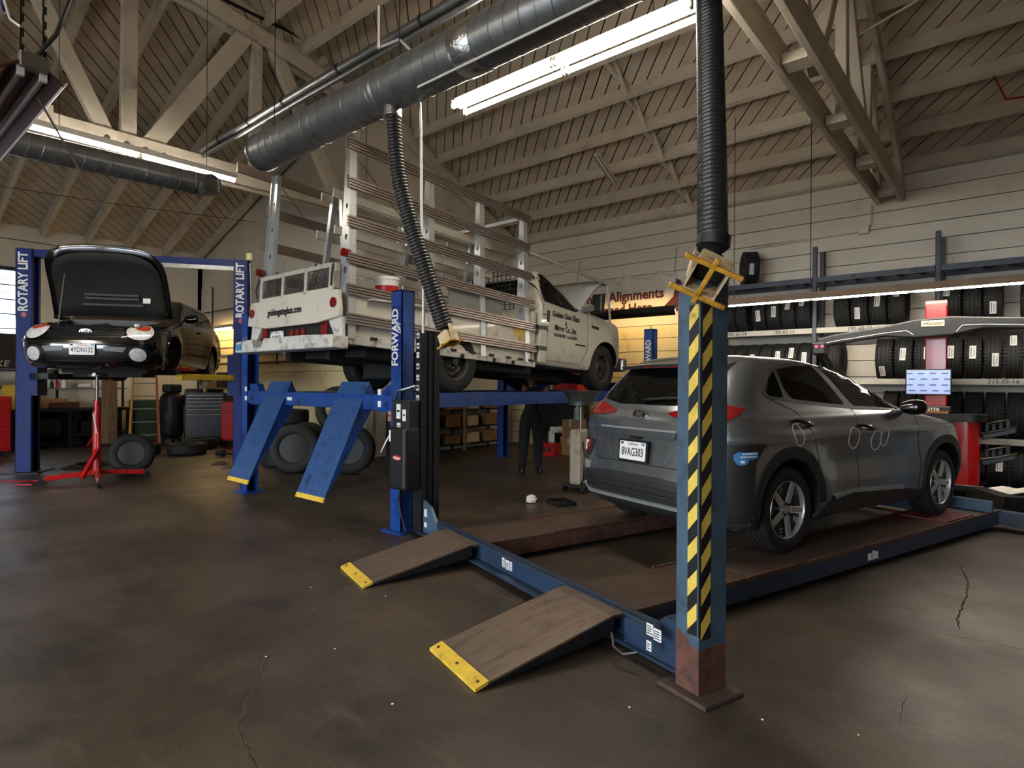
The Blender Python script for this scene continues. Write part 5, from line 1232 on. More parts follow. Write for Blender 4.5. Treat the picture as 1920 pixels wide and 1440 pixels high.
# ================================================================ WHEEL ALIGNMENT MACHINE
am = empty('alignment_machine', (-0.85, 10.05, 0), 0, 'red wheel-alignment console with black camera boom and monitor', 'machine')
REDB = mat('console_red', (192, 18, 24), 0.25, var=0.08, coat=0.4)
def arc(cx, cy, r, a0, a1, k=8): return [(cx+r*math.cos(math.radians(a0+(a1-a0)*i/k)), cy+r*math.sin(math.radians(a0+(a1-a0)*i/k))) for i in range(k+1)]
cab_ = MB().prism(arc(-0.30,-0.10,0.15,180,270)+arc(0.38,-0.12,0.13,270,360)+[(0.51,0.28),(-0.45,0.28)], (0,0,0.20), (1,0,0), (0,1,0), 0.83).build('cabinet', REDB, am, smooth=40)
MB().prism(arc(-0.34,-0.16,0.16,180,270)+arc(0.42,-0.18,0.16,270,360)+[(0.58,0.30),(-0.50,0.30)], (0,0,1.03), (1,0,0), (0,1,0), 0.09).build('cabinet_top', BLACK, am, smooth=40)
for x, y in ((-0.4,-0.2),(0.45,-0.2),(-0.4,0.25),(0.45,0.25)): MB().cyl((x,y-0.03,0.08),(x,y+0.03,0.08),0.08,n=16).build('castor', RUBBER, am, smooth=40)
MB().box((-0.5,-0.28,0.12),(0.56,0.3,0.20)).build('base_frame', BLACK, am, bevel=0.01)
MB().cbox((-0.05,-0.20,1.14),(0.46,0.17,0.03)).build('keyboard', CARD, am)
MB().box((-0.30,-0.12,1.12),(0.20,0.12,1.22)).build('printer', BLACK, am, bevel=0.015)
text('printer_lettering', 'HUNTER', 0.065, INKW, am, (-0.05,-0.1215,1.17), (1,0,0), (0,0,1), bold=0.001)
MB().box((-0.12,0.16,1.10),(0.13,0.30,2.68)).build('column', REDB, am, bevel=0.012)
MB().box((-0.12,0.155,2.62),(0.13,0.165,2.70)).build('column_cap', RED, am)
mo = MB().box((-0.33,-0.03,1.37),(0.20,0.02,1.73)).build('monitor', BLACK, am, bevel=0.008)
SCR = mat('screen_lit', (150,170,215), 0.3, var=0.05, emit=(150,172,222), estr=0.28)
scr = MB().box((-0.315,-0.0335,1.385),(0.185,-0.0305,1.715)).build('screen', SCR, mo)
SCD = mat('screen_print', (70,90,150), 0.4, emit=(70,92,150), estr=0.15)
for r in range(4):
    for c in range(4): MB().cbox((-0.25+c*0.135-(0.03 if r % 2 else 0), -0.0345, 1.43+r*0.08), (0.075,0.002,0.018)).build('screen_logo', SCD, scr)
# boom: cranked black wing with bright lower edge, camera pods at its ends
bmz = [( -1.43,2.13),(-1.20,2.18),(-0.55,2.27),(-0.20,2.34),(0.20,2.36),(0.55,2.33),(1.20,2.28),(1.45,2.26)]
up = [(x, z+0.075) for x, z in bmz]; dn = [(x, z-0.075-(0.11 if abs(x) < 0.3 else 0)) for x, z in reversed(bmz)]
bm_ = MB().prism(up+dn, (0,-0.05,0), (1,0,0), (0,0,1), 0.16).build('camera_boom', BLACK, am, bevel=0.02, seg=2)
MB().tube([(x,-0.215,z-0.03) for x, z in bmz[:3]] + [(-0.30,-0.215,2.26),(-0.22,-0.215,2.20)], 0.008, 6).build('boom_edge', STEEL, bm_, smooth=40)
MB().tube([(0.26,-0.215,2.22),(0.32,-0.215,2.30)] + [(x,-0.215,z-0.03) for x, z in bmz[5:]], 0.008, 6).build('boom_edge', STEEL, bm_, smooth=40)
MB().cbox((0.0,-0.215,2.345),(0.26,0.015,0.085)).build('boom_plate', mat('brass_plate', (206,190,150), 0.35, 0.3), bm_, bevel=0.006)
text('plate_lettering', 'Hunter', 0.075, INK, bm_, (0.0,-0.2235,2.345), (1,0,0), (0,0,1), shear=0.35, bold=0.001)
for s, z in ((-1, 2.05), (1, 2.18)):
    pod = MB().cbox((s*1.40,-0.14,z),(0.20,0.24,0.20)).build('camera_pod', BLACK, am, bevel=0.03, seg=2)
    for dx in (-0.03, 0.05): MB().cyl((s*1.40+dx,-0.262,z+0.03),(s*1.40+dx,-0.270,z+0.03),0.022,n=12).build('camera_lamp', mat('red_lamp', (200,40,50), 0.3, emit=(220,40,60), estr=2.0), pod)
    MB().bar((s*1.40,-0.1,z-0.08),(s*1.32,0.05,z-0.30),0.08,0.10).build('pod_bracket', BLACK, am)
# wheel targets parked on the side of the cabinet
for z in (0.86, 0.52):
    tgt = MB().prism([(0,0),(0.34,0.10),(0.36,0.04),(0.02,-0.07)], (0.52,-0.10,z), (1,0,0), (0,0,1), -0.22).build('target_holder', BLACK, am, bevel=0.01)
    for i in range(4): MB().cbox((0.58+i*0.07,-0.02,z+0.09+0.02*i),(0.05,0.16,0.12)).build('wheel_target', DARKST, tgt, bevel=0.008)
    MB().tube([(0.52,-0.12,z+0.02),(0.70,-0.14,z+0.06),(0.88,-0.12,z+0.12)], 0.014, 8).build('clamp_bar', CHROME, tgt, smooth=40)
    MB().tube([(0.60,-0.12,z+0.15),(0.78,-0.12,z+0.20)], 0.014, 8).build('clamp_bar', CHROME, tgt, smooth=40)
# ================================================================ LIGHTS
TUBE = mat('lit_tube', (255, 250, 240), 0.4, var=0.0, emit=(255, 245, 226), estr=70.0)
TUBEY = mat('dim_tube', (240, 200, 110), 0.4, var=0.0, emit=(255, 196, 90), estr=3.0)
REFL = mat('white_reflector', (214, 208, 196), 0.35, var=0.05)
def strip_light(name, p, q, label, n=2, tubes=2, tilt=0.0, refl=0.22, first=True):
    """hanging fluorescent strip from p to q (4 ft lamps in tandem); reflector above, bare tubes below"""
    p, q = V(p), V(q); d, s, u = frame(q - p)
    L = (q-p).length; t = empty(name, p, 0, label, 'light')
    T = Matrix.Identity(4)
    for i in range(3): T[i][0] = d[i]; T[i][1] = s[i]; T[i][2] = u[i]
    T = T @ Matrix.Rotation(tilt, 4, 'X')
    MB(T).prism([(-0.045, 0.03), (0.045, 0.03), (0.05, 0.10), (-0.05, 0.10)], (0,0,0), (0,1,0), (0,0,1), L).build('batten', REFL, t)
    seg = L/n
    for i in range(n):
        for k in range(tubes):
            y = (k-(tubes-1)/2)*0.17
            MB(T).cyl((i*seg+0.03, y, 0.005), ((i+1)*seg-0.03, y, 0.005), 0.023, n=10).build('tube', TUBE, t, smooth=40)
            for xx in (i*seg+0.012, (i+1)*seg-0.03):
                MB(T).box((xx, y-0.018, -0.02), (xx+0.018, y+0.018, 0.06)).build('lamp_holder', WHITE, t)
    return t, T
lt, T = strip_light('strip_light', (-4.20, 4.1, 4.18), (-1.74, 4.1, 4.18), 'bright twin-tube strip light hanging beside the silver duct')
for xx in (0.35, 2.1): MB(T).tube([(xx, 0, 0.11), (xx, 0, 3.5)], 0.004, 5).build('hanging_wire', DARKST, lt)
lt, T = strip_light('strip_light', (-8.75, 1.5, 4.44), (-8.75, 4.02, 4.44), 'strip light along the left truss, over the raised black car', tubes=1)
for xx in (0.4, 2.1): MB(T).tube([(xx, 0, 0.11), (xx, 0, 2.7)], 0.004, 5).build('hanging_wire', DARKST, lt)
lt, T = strip_light('strip_light', (-3.52, 9.5, 2.76), (1.40, 9.5, 2.76), 'long strip light hanging in front of the tyre shelves', n=4, tubes=1, refl=0.16)
MB(T).prism([(-0.09,0.0),(-0.05,0.10),(0.05,0.10),(0.09,0.0),(0.085,-0.004),(0.045,0.09),(-0.045,0.09),(-0.085,-0.004)], (0,0,0), (0,1,0), (0,0,1), 4.92).build('reflector', mat('brown_reflector', (150,128,110), 0.4, 0.3), lt)
for xx in (0.1, 1.22, 3.7): MB(T).tube([(xx, 0, 0.11), (xx, 0, 3.0)], 0.006, 5).build('hanging_wire', DARKST, lt)
# unseen strip lights added behind the viewer to brighten hall and ceiling
for (x0, y0, z0), lab in (((-7.5, -2.6, 4.6), 'unseen fill strip light added behind the viewer over the left bay'), ((-2.4, -2.6, 4.6), 'unseen fill strip light added behind the viewer over the middle bay')):
    strip_light('strip_light', (x0, y0, z0), (x0+2.45, y0, z0), lab)
# dark strip hanging over the yellow wall, its lamp turned to the wall
YTUBE = mat('warm_tube', (255, 214, 140), 0.4, var=0.0, emit=(255, 218, 150), estr=42.0)
wl_ = empty('wall_light', (-7.0, 10.95, 2.93), 0, 'dark strip fitting lighting the yellow wall under the banner', 'light')
MB().prism([(-0.10,0.10),(-0.11,0.0),(-0.08,-0.08),(-0.07,-0.08),(-0.10,0.0),(-0.09,0.10)], (0,0,0), (0,1,0), (0,0,1), 1.95).build('reflector', BLACK, wl_)
MB().box((0,-0.10,0.09),(1.95,0.06,0.11)).build('batten', BLACK, wl_)
for i in range(2): MB().cyl((0.03+i*0.97,-0.03,0.02),(0.95+i*0.97,-0.03,0.02),0.018,n=10).build('tube', YTUBE, wl_, smooth=40)
lt, T = strip_light('strip_light', (-16.4, 6.65, 2.80), (-14.6, 6.65, 2.80), 'warm strip light on the annex wall behind the two-post lift', n=1, tubes=1)
for xx in (0.2, 1.6): MB().box((xx-0.015,0.0,0.05),(xx+0.015,0.34,0.08)).build('wall_bracket', DARKST, lt)
for ob in [o for o in bpy.data.objects if o.parent == lt and o.name.startswith('tube')]: ob.data.materials[0] = YTUBE
# unlit twin-tube fitting hanging on chains at the top left
ul = empty('unlit_strip_light', (-4.94, 0.93, 3.52), 0, 'unlit twin-tube fitting hanging on chains at top left', 'light')
MB().prism([(-0.17,-0.02),(-0.05,0.08),(0.05,0.08),(0.17,-0.02),(0.165,-0.03),(0.045,0.06),(-0.045,0.06),(-0.165,-0.03)], (-2.45,0,0), (0,1,0), (0,0,1), 2.45).build('reflector', mat('maroon_reflector', (84,40,40), 0.3, 0.4), ul)
MB().prism([(0.165,-0.035),(0.19,0.0),(0.185,0.01),(0.155,-0.03)], (-2.45,0,0), (0,1,0), (0,0,1), 2.45).build('reflector_lip', WHITE, ul)
MB().box((-0.05,-0.07,0.02),(0.03,0.08,0.12)).build('end_cap', STEEL, ul, bevel=0.006)
for y in (-0.06, 0.06):
    MB().cyl((-2.40,y,0.0),(-0.03,y,0.0),0.02,n=10).build('tube', mat('dead_tube', (150,140,140), 0.2), ul, smooth=40)
    MB().box((-0.04,y-0.02,-0.03),(-0.01,y+0.02,0.05)).build('lamp_holder', WHITE, ul)
for y in (-0.05, 0.07):
    cn = MB()
    for i in range(42):
        z0 = 0.10+i*0.05; cn.cbox((-0.06+(0.0), y+ (0.004 if i % 2 else -0.004), z0+0.02), (0.010 if i % 2 else 0.022, 0.022 if i % 2 else 0.010, 0.05))
    cn = cn.build('chain', DARKST, ul); cn['kind'] = 'stuff'
MB().tube([(-0.06,0.02,0.12),(0.02,0.12,0.30),(0.08,0.2,0.6),(0.06,0.22,1.4)], 0.014, 8).build('power_cable', BLACK, ul, smooth=40)
# ================================================================ DUCTS AND HOSES
DUCT = mat('dark_galvanised', (122, 124, 126), 0.36, 0.6, var=0.18, scale=7, bump=0.04, bscale=25)
FOIL = mat('foil_tape', (170, 172, 174), 0.25, 0.95, var=0.2, scale=30, bump=0.5, bscale=40)
def spiral_duct(name, p, q, r, label, pitch=0.13):
    p, q = V(p), V(q); d, s, u = frame(q-p); L_ = (q-p).length
    t = empty(name, p, 0, label, 'duct')
    prof = [(r-0.006,0),(r,0),(r,L_),(r-0.006,L_)]
    MB().lathe(prof, (0,0,0), d, 40, closed=True).build('duct_pipe', DUCT, t, smooth=40)
    n = int(L_/pitch*18); pts = [d*(L_*i/n) + (s*math.cos(2*math.pi*i/18) + u*math.sin(2*math.pi*i/18))*(r+0.001) for i in range(n+1)]
    MB().tube(pts, 0.0045, 5).build('spiral_seam', DUCT, t, smooth=40)
    for x in (0.0,): MB().lathe([(r-0.003,x),(r+0.012,x),(r+0.012,x+0.03),(r-0.003,x+0.03)], (0,0,0), d, 40, closed=True).build('end_flange', FOIL, t, smooth=40)
    MB().cyl(d*0.02, d*0.024, r-0.006, n=32).build('end_cap', DARKST, t, smooth=40)
    return t
du = spiral_duct('extraction_duct', (-6.05, 3.05, 3.90), (0.6, 3.05, 3.90), 0.178, 'large spiral silver duct crossing in front of the truck')
foil = MB().lathe([(0.180,2.98),(0.186,2.99),(0.186,3.18),(0.180,3.19)], (0,0,0), (1,0,0), 40, closed=True).build('foil_wrap', FOIL, du, smooth=40)
MB().lathe([(0.180,2.02),(0.186,2.03),(0.186,2.09),(0.180,2.10)], (0,0,0), (1,0,0), 40, closed=True).build('joint_band', DUCT, du, smooth=40)
MB().cyl((2.17,0,-0.10),(2.17,0,-0.24),0.075,n=20).build('hose_collar', FOIL, du, smooth=40)
MB().tube([(2.6,-0.10,-0.170),(4.6,-0.10,-0.168),(6.4,-0.10,-0.168)], 0.010, 6).build('white_conduit', WHITE, du, smooth=40)  # white tube standing in for the lit edge of a fitting behind
for x in (0.25, 2.25, 4.4): MB().tube([(x,0,0.18),(x,0.02,4.0)], 0.005, 5).build('hanging_wire', DARKST, du)
d2 = spiral_duct('extraction_duct', (-8.45, 3.30, 4.17), (-8.45, 0.2, 4.10), 0.145, 'spiral duct under the left strip light')
MB().tube([(0,-0.1,0),(0.0,0.06,0.0),(0.06,0.14,-0.01),(0.16,0.17,-0.02)], [0.148,0.15,0.148,0.135], 24).build('duct_elbow', DUCT, d2, smooth=40)
MB().lathe([(0.13,0),(0.142,0),(0.142,0.03),(0.13,0.03)], (0.15,0.168,-0.02), (1,0.15,-0.1), 28, closed=True).build('elbow_flange', FOIL, d2, smooth=40)
# conduit pipes towards the left truss
cp = empty('conduit_pipes', (-9.4, 3.80, 5.0), 0, 'pair of grey conduit pipes running to the left truss', 'pipe')
MB().cyl((0,0,0),(9.0,0,0.0),0.050,n=14).build('pipe', GALV, cp, smooth=40); MB().cyl((0,0.02,-0.085),(9.0,0.02,-0.085),0.032,n=12).build('pipe', GALV, cp, smooth=40)
for x in (0.6, 1.5, 2.4, 3.6, 5.0): MB().lathe([(0.051,x),(0.058,x),(0.058,x+0.03),(0.051,x+0.03)], (0,0,0), (1,0,0), 14, closed=True).build('pipe_clamp', DARKST, cp)
MB().tube([(5.15,0,0.05),(5.15,0.0,2.8)], 0.008, 6).build('pipe_hanger', STEEL, cp)
# white air drop from the pipes to the posts
tag(MB().tube([(-4.34,3.25,4.85),(-4.30,3.22,4.45),(-4.01,3.22,4.42),(-3.84,3.22,4.25),(-3.73,3.2,3.98),(-3.70,3.2,3.53),(-3.69,3.2,2.88),(-3.66,3.2,2.25),(-3.66,3.2,1.9)], 0.011, 8).build('air_drop_pipe', WHITE, None, smooth=40), 'thin white air line hanging beside the curved black hose', 'pipe')
# corrugated hoses
def hose(name, pts, r, label, n=10):
    P = [V(p) for p in pts]; raw = []
    for i in range(len(P)-1):
        a, b, c, d = P[max(i-1,0)], P[i], P[i+1], P[min(i+2,len(P)-1)]
        for j in range(24): raw.append(V(crom(a, b, c, d, j/24)))
    raw.append(P[-1]); cum = [0.0]
    for i in range(1, len(raw)): cum.append(cum[-1]+(raw[i]-raw[i-1]).length)
    st = 0.0068; path = []; rr = []; k = 0; L_ = cum[-1]; m_ = int(L_/st)
    for i in range(m_+1):
        sd = L_*i/m_
        while k < len(cum)-2 and cum[k+1] < sd: k += 1
        path.append(raw[k].lerp(raw[k+1], (sd-cum[k])/max(1e-9, cum[k+1]-cum[k])))
        r0 = r if not isinstance(r, tuple) else r[0]+(r[1]-r[0])*i/m_
        rr.append(r0 - (0.0, 0.004, 0.009, 0.004)[i % 4])
    t = empty(name, P[0], 0, label, 'hose')
    MB().tube([p-P[0] for p in path], rr, 22, True).build('hose_body', mat('hose_rubber', (34,33,33), 0.45, var=0.15, coat=0.15), t, smooth=70)
    return t
h1 = hose('exhaust_hose', [(-3.87,3.05,3.74),(-3.88,3.07,3.54),(-3.86,3.10,3.19),(-3.78,3.15,2.84),(-3.69,3.20,2.53),(-3.61,3.26,2.23),(-3.545,3.33,1.95)], (0.062, 0.076), 'curved black corrugated hose hanging from the duct before the truck')
TAN = mat('worn_cream_metal', (206,184,146), 0.5, var=0.15, dirt=(120,84,40), damt=0.3, dscale=20)
OCH = mat('ochre_bar', (198,146,46), 0.5, var=0.2, scale=20, dirt=(110,70,24), damt=0.3, dscale=25)
def nozzle(parent, o, d, sc=1.0, up=(0,0,1)):
    d, s, u = frame(d, up); T = Matrix.Translation(V(o)) @ Matrix(((s.x,u.x,d.x,0),(s.y,u.y,d.y,0),(s.z,u.z,d.z,0),(0,0,0,1))) @ Matrix.Scale(sc, 4)
    MB(T).cyl((0,0,-0.05),(0,0,0.06),0.055,n=16).build('nozzle_neck', BLACK, parent)
    nb = MB(T); w = 0.075
    for a in (-1, 1): nb.box((a*w-0.004, -w, 0.02), (a*w+0.004, w, 0.15)); nb.box((-w, a*w-0.004, 0.02), (w, a*w+0.004, 0.15))
    nb.box((-w,-w,0.018),(w,w,0.026)); nb.build('nozzle_box', TAN, parent)
    MB(T).box((-w+0.006,-w+0.006,0.03),(w-0.006,w-0.006,0.034)).build('nozzle_throat', INK, parent)
    for y in (-w-0.01, w+0.01): MB(T).bar((-0.14,y,0.145),(0.14,y,0.165),0.022,0.022).build('clamp_bar', OCH, parent, bevel=0.004)
    MB(T).bar((0.0,-w-0.05,0.155),(0.0,w+0.05,0.155),0.024,0.02).build('clamp_bar', OCH, parent, bevel=0.004)
    MB(T).bar((w+0.03,0,-0.04),(w+0.012,0,0.14),0.05,0.008,(1,0,0)).build('clamp_leaf', TAN, parent)
nozzle(h1, V((0.335,0.285,-1.82)), (0.45,0.05,-1.0), 0.75, (0.2,1,0))
h2 = hose('exhaust_hose', [(-1.500,3.651,4.471),(-1.413,3.461,3.929),(-1.344,3.322,3.490),(-1.258,3.131,2.999),(-1.181,2.960,2.561),(-1.117,2.817,2.160)], 0.075, 'thick black corrugated hose hanging straight down to the striped post')
nozzle(h2, V((0.395,-0.876,-2.410)), (0.12,-0.80,-0.58), 1.0, (0.55,0.1,1))
MB().lathe([(0.074,0),(0.080,0.0),(0.080,0.05),(0.074,0.05)], (0.383,-0.834,-2.303), (0.1,0.1,1), 24, closed=True).build('hose_clamp', DARKST, h2, smooth=40)
# odds and ends in the roof
tag(MB().tube([(-5.30,1.02,3.52),(-5.36,1.25,3.15),(-5.38,1.47,2.78)], 0.007, 6).build('hanging_rod', STEEL), 'thin bent rod hanging below the unlit fitting', 'rod')
tag(MB().tube([(-4.62,0.70,4.1),(-4.58,0.73,3.74),(-4.60,0.76,3.66),(-4.56,0.80,3.62)], 0.008, 6).build('wire_hook', WHITE), 'white wire hook hanging at the top left corner', 'hook')
rl = empty('hose_reel', (-4.74, 0.62, 3.90), 0, 'blue hose reel just showing at the top left corner', 'reel')
MB().lathe([(0.05,0),(0.16,0),(0.16,0.012),(0.07,0.02),(0.07,0.10),(0.16,0.11),(0.16,0.122),(0.05,0.122)], (0,0,0), (0.2,1,0.1), 28, closed=True).build('reel_drum', mat('royal_blue', (40,50,170), 0.35, coat=0.3), rl, smooth=40)
MB().bar((0,0.06,0.0),(0,0.06,0.6),0.04,0.02).build('reel_bracket', STEEL, rl)
for i, (p, q) in enumerate([((-14,1.2,4.95),(-14,6.9,5.35)), ((-15.5,1.0,4.35),(-15.5,6.8,4.45))]):
    tag(MB().tube([p, (V(p)+V(q))/2 - V((0,0,0.05)), q], 0.008, 5).build('guy_wire', STEEL if i == 0 else DARKST), ('upper', 'lower')[i] + ' wire stretched across the annex under its rafters', 'wire')
tag(MB().tube([(-0.2,9.0,5.15),(-0.1,9.4,5.0),(0.3,9.6,5.02),(0.7,9.4,5.2),(1.2,9.3,5.3)], 0.012, 6).build('red_cable', REDP, None, smooth=40), 'red cable looped under the purlins at far right', 'cable')
tag(MB().tube([(-1.40,7.9,5.6),(-0.6,8.1,5.95),(0.5,8.1,6.15),(3.5,8.1,6.2)], 0.016, 8).build('ceiling_conduit', WHITEWOOD, None, smooth=40), 'pale conduit following a purlin right of the truss', 'pipe')
jb = empty('junction_box', (-1.95, 11.48, 4.12), 0, 'small painted junction box with conduit below the right truss', 'box')
MB().cbox((0,-0.04,0),(0.16,0.08,0.14)).build('box_body', WALLP, jb, bevel=0.008); MB().cyl((0.10,-0.03,0.05),(0.10,-0.03,0.40),0.016,n=8).build('box_conduit', WALLP, jb); MB().cyl((-1.9,-0.03,-0.05),(-0.05,-0.03,-0.02),0.014,n=8).build('box_conduit', WALLP, jb)
tag(MB().cbox((-3.9,9.55,5.62),(0.30,0.26,0.10)).build('ceiling_vent', GREYP), 'small dark vent box on the roof boards', 'vent')
wt = empty('dead_strip_light', (-5.95, 10.0, 5.43), 0, 'small unlit fitting fixed across two purlins', 'light')
MB().bar((0,0.05,0.0),(0,-0.62,0.33),0.11,0.05).build('batten', REFL, wt)
for s in (-1, 1): MB().tube([(s*0.04,0.05,-0.04),(s*0.04,-0.62,0.29)], 0.016, 8).build('tube', mat('dead_tube', (150,140,140), 0.2), wt, smooth=40)

# ================================================================ BANNER
bn = empty('banner', (-6.55, 11.50, 3.42), 0, 'white cloth banner reading Wheel Alignments Performed Here on the back wall', 'banner')
vs = []; fs = []; nx, nz = 40, 10
for i in range(nx+1):
    for j in range(nz+1):
        x = -1.25+2.5*i/nx; z = -0.42+0.80*j/nz; zz = z + (0.05*math.sin(x*9)+0.03*math.sin(x*17))*max(0, j-6)/4
        vs.append((x, -0.05-0.035*math.sin(x*14)*max(0, (j-5)/5), zz))
fs = [(i*(nz+1)+j, (i+1)*(nz+1)+j, (i+1)*(nz+1)+j+1, i*(nz+1)+j+1) for i in range(nx) for j in range(nz)]
cl = MB().add(vs, fs).build('banner_cloth', mat('banner_cloth', (206,200,186), 0.8, var=0.05), bn, smooth=60); sd = cl.modifiers.new('s', 'SOLIDIFY'); sd.thickness = 0.004
MRN = mat('maroon_print', (84, 18, 20), 0.7)
text('banner_lettering', 'Wheel Alignments', 0.30, MRN, bn, (-0.12,-0.062,-0.02), (1,0,0), (0,0,1), bold=0.008, sx=0.98); text('banner_lettering', 'Performed Here', 0.28, MRN, bn, (-0.20,-0.062,-0.30), (1,0,0), (0,0,1), bold=0.008, sx=0.98)
MB().prism([(0,0),(0.45,0.0),(0.45,0.62),(0.36,0.66),(0.30,0.30),(0.1,0.12)], (0.90,-0.075,-0.42), (1,0,0), (0,0,1), 0.006).build('banner_print', MRN, bn)
for x in (-1.2, 1.2): MB().tube([(x,-0.05,0.36),(x+0.05,-0.03,0.9)], 0.005, 5).build('banner_cord', DARKST, bn)

# ================================================================ PERSON UNDER THE TRUCK
pe = empty('person', (-6.22, 7.85, 0), math.radians(-45), 'person in black work clothes standing under the white truck, arms raised', 'person')
CLOTH = mat('black_workwear', (13,13,15), 0.85, var=0.2); SKIN = mat('skin', (150,104,82), 0.55, var=0.05); HAIR = mat('dark_hair', (20,16,14), 0.7)
def skinned(name, verts, edges, radii, m, parent, root=0, lv=2):
    me = bpy.data.meshes.new(name); me.from_pydata(verts, edges, []); me.materials.append(m)
    o = bpy.data.objects.new(name, me); col.objects.link(o); o.parent = parent
    md = o.modifiers.new('skin', 'SKIN'); 
    if not me.skin_vertices: 
        bm = bmesh.new(); bm.from_mesh(me); bm.verts.layers.skin.verify(); bm.to_mesh(me); bm.free()
    for i, r in enumerate(radii):
        sv_ = me.skin_vertices[0].data[i]; sv_.radius = (r, r) if not isinstance(r, tuple) else r; sv_.use_root = (i == root)
    ss = o.modifiers.new('sub', 'SUBSURF'); ss.levels = lv; ss.render_levels = lv
    dg = bpy.context.evaluated_depsgraph_get(); bpy.context.view_layer.update(); dg = bpy.context.evaluated_depsgraph_get()
    nm = bpy.data.meshes.new_from_object(o.evaluated_get(dg)); o.modifiers.clear(); o.data = nm
    for p in nm.polygons: p.use_smooth = True
    if not nm.materials: nm.materials.append(m)
    return o
# local: x forward (towards the viewer's right), y left
bv = [(0,0,0.90),(0,0,1.08),(0.01,0,1.26),(0.01,0,1.38),(0.02,0,1.45),
      (0,0.10,0.86),(0.02,0.12,0.48),(-0.02,0.13,0.10),(0.10,0.15,0.04),
      (0,-0.10,0.86),(0.04,-0.13,0.48),(0.0,-0.15,0.10),(0.12,-0.17,0.04),
      (0.01,0.18,1.35),(0.16,0.25,1.16),(0.34,0.20,1.33),
      (0.01,-0.18,1.35),(0.18,-0.24,1.18),(0.36,-0.17,1.36)]
be = [(0,1),(1,2),(2,3),(3,4),(0,5),(5,6),(6,7),(7,8),(0,9),(9,10),(10,11),(11,12),(3,13),(13,14),(14,15),(3,16),(16,17),(17,18)]
brr = [(0.17,0.14),(0.14,0.11),(0.165,0.12),(0.13,0.10),0.06,0.125,0.092,0.07,0.055,0.125,0.092,0.07,0.055,0.07,0.052,0.04,0.07,0.052,0.04]
skinned('body', bv, be, brr, CLOTH, pe)
hd_ = MB()
prof = [(0.02,-0.115),(0.055,-0.10),(0.070,-0.05),(0.078,0.0),(0.080,0.05),(0.070,0.09),(0.045,0.115),(0.01,0.122)]
hd_.lathe(prof, (0.04,0,1.575), (0.12,0,1), 18); hd_.lathe([(0.055,0.0),(0.048,0.10)], (0.02,0,1.44), (0.1,0,1), 12)
hd_.prism([(0,0),(0.028,-0.012),(0,-0.035)], (0.112,-0.010,1.585), (1,0,0), (0,0,1), -0.02)
for s in (-1, 1): hd_.lathe([(0.004,-0.008),(0.026,-0.006),(0.026,0.006),(0.004,0.008)], (0.03, s*0.080, 1.575), (0,1,0), 10)
ho_ = hd_.build('head', SKIN, pe, smooth=60)
for s in (-1, 1): MB().lathe([(0.002,-0.009),(0.010,-0.004),(0.011,0.003),(0.002,0.009)], (0.116, s*0.030, 1.592), (1,0,0), 10).build('eye', INK, ho_, smooth=60)
MB().cbox((0.117,0,1.525),(0.010,0.045,0.008)).build('mouth', MRN, ho_)
MB().lathe([(0.084,-0.02),(0.088,0.04),(0.078,0.09),(0.05,0.122),(0.01,0.132)], (0.028,0,1.59), (0.02,0,1), 18).build('cap', CLOTH, ho_, smooth=60)
MB().prism([(0.0,-0.065),(0.09,-0.05),(0.105,0),(0.09,0.05),(0.0,0.065)], (0.09,0,1.622), (1,0,-0.12), (0,1,0), 0.010).build('cap_peak', CLOTH, ho_)
for s, wr in ((1, V((0.34,0.20,1.33))), (-1, V((0.36,-0.17,1.36)))):
    f = V((0.55,0,0.83)).normalized(); sd_ = V((0,1,0)); up_ = f.cross(sd_)
    vsn = [wr - f*0.01, wr + f*0.05, wr + f*0.085]; eds = [(0,1),(1,2)]; rad = [0.026,(0.040,0.020),(0.042,0.018)]
    for k, (ly, ln) in enumerate(((-0.030,0.070),(-0.010,0.080),(0.011,0.075),(0.030,0.060))):
        b0 = len(vsn); vsn += [wr + f*0.095 + sd_*ly, wr + f*(0.095+ln*0.5) + sd_*ly - up_*0.012, wr + f*(0.095+ln*0.85) + sd_*ly - up_*0.038]
        eds += [(2, b0), (b0, b0+1), (b0+1, b0+2)]; rad += [0.0095, 0.009, 0.008]
    b0 = len(vsn); vsn += [wr + f*0.045 - sd_*0.045*s, wr + f*0.085 - sd_*0.060*s - up_*0.02]; eds += [(1, b0), (b0, b0+1)]; rad += [0.011, 0.009]
    skinned('hand', vsn, eds, rad, SKIN, pe, 0, 1)
for s, p in ((1, V((0.03,0.145,0.0))), (-1, V((0.05,-0.165,0.0)))):
    MB().prism([(-0.09,-0.045),(0.08,-0.05),(0.15,-0.035),(0.17,0),(0.15,0.035),(0.08,0.05),(-0.09,0.045)], p, (1,0,0), (0,1,0), 0.085).build('boot', BLACK, pe, bevel=0.02, seg=2)

# ================================================================ FLOOR CLUTTER, ANNEX AND BACK CORNER
def chest(name, loc, w, d, h, rz, m, label, rows, hm=CHROME, cat='tool chest'):
    t = empty(name, loc, rz, label, cat)
    MB().box((-w/2,-d/2+0.02,0.12),(w/2,d/2,h)).build('cabinet_body', m, t, bevel=0.008)
    z = h-0.03
    for hh in rows:
        z -= hh; dr = MB().box((-w/2+0.02,-d/2-0.005,z+0.006),(w/2-0.02,-d/2+0.025,z+hh-0.006)).build('drawer', m, t, bevel=0.004)
        MB().box((-w/2+0.05,-d/2-0.025,z+hh-0.035),(w/2-0.05,-d/2-0.004,z+hh-0.015)).build('drawer_handle', hm, dr)
    for x in (-w/2+0.08, w/2-0.08):
        for y in (-d/2+0.08, d/2-0.08): MB().cyl((x-0.02,y,0.06),(x+0.02,y,0.06),0.06,n=12).build('castor', RUBBER, t)
    return t
def face(x, y): return math.atan2(y, x) + math.pi/2      # local -y looks at the viewer
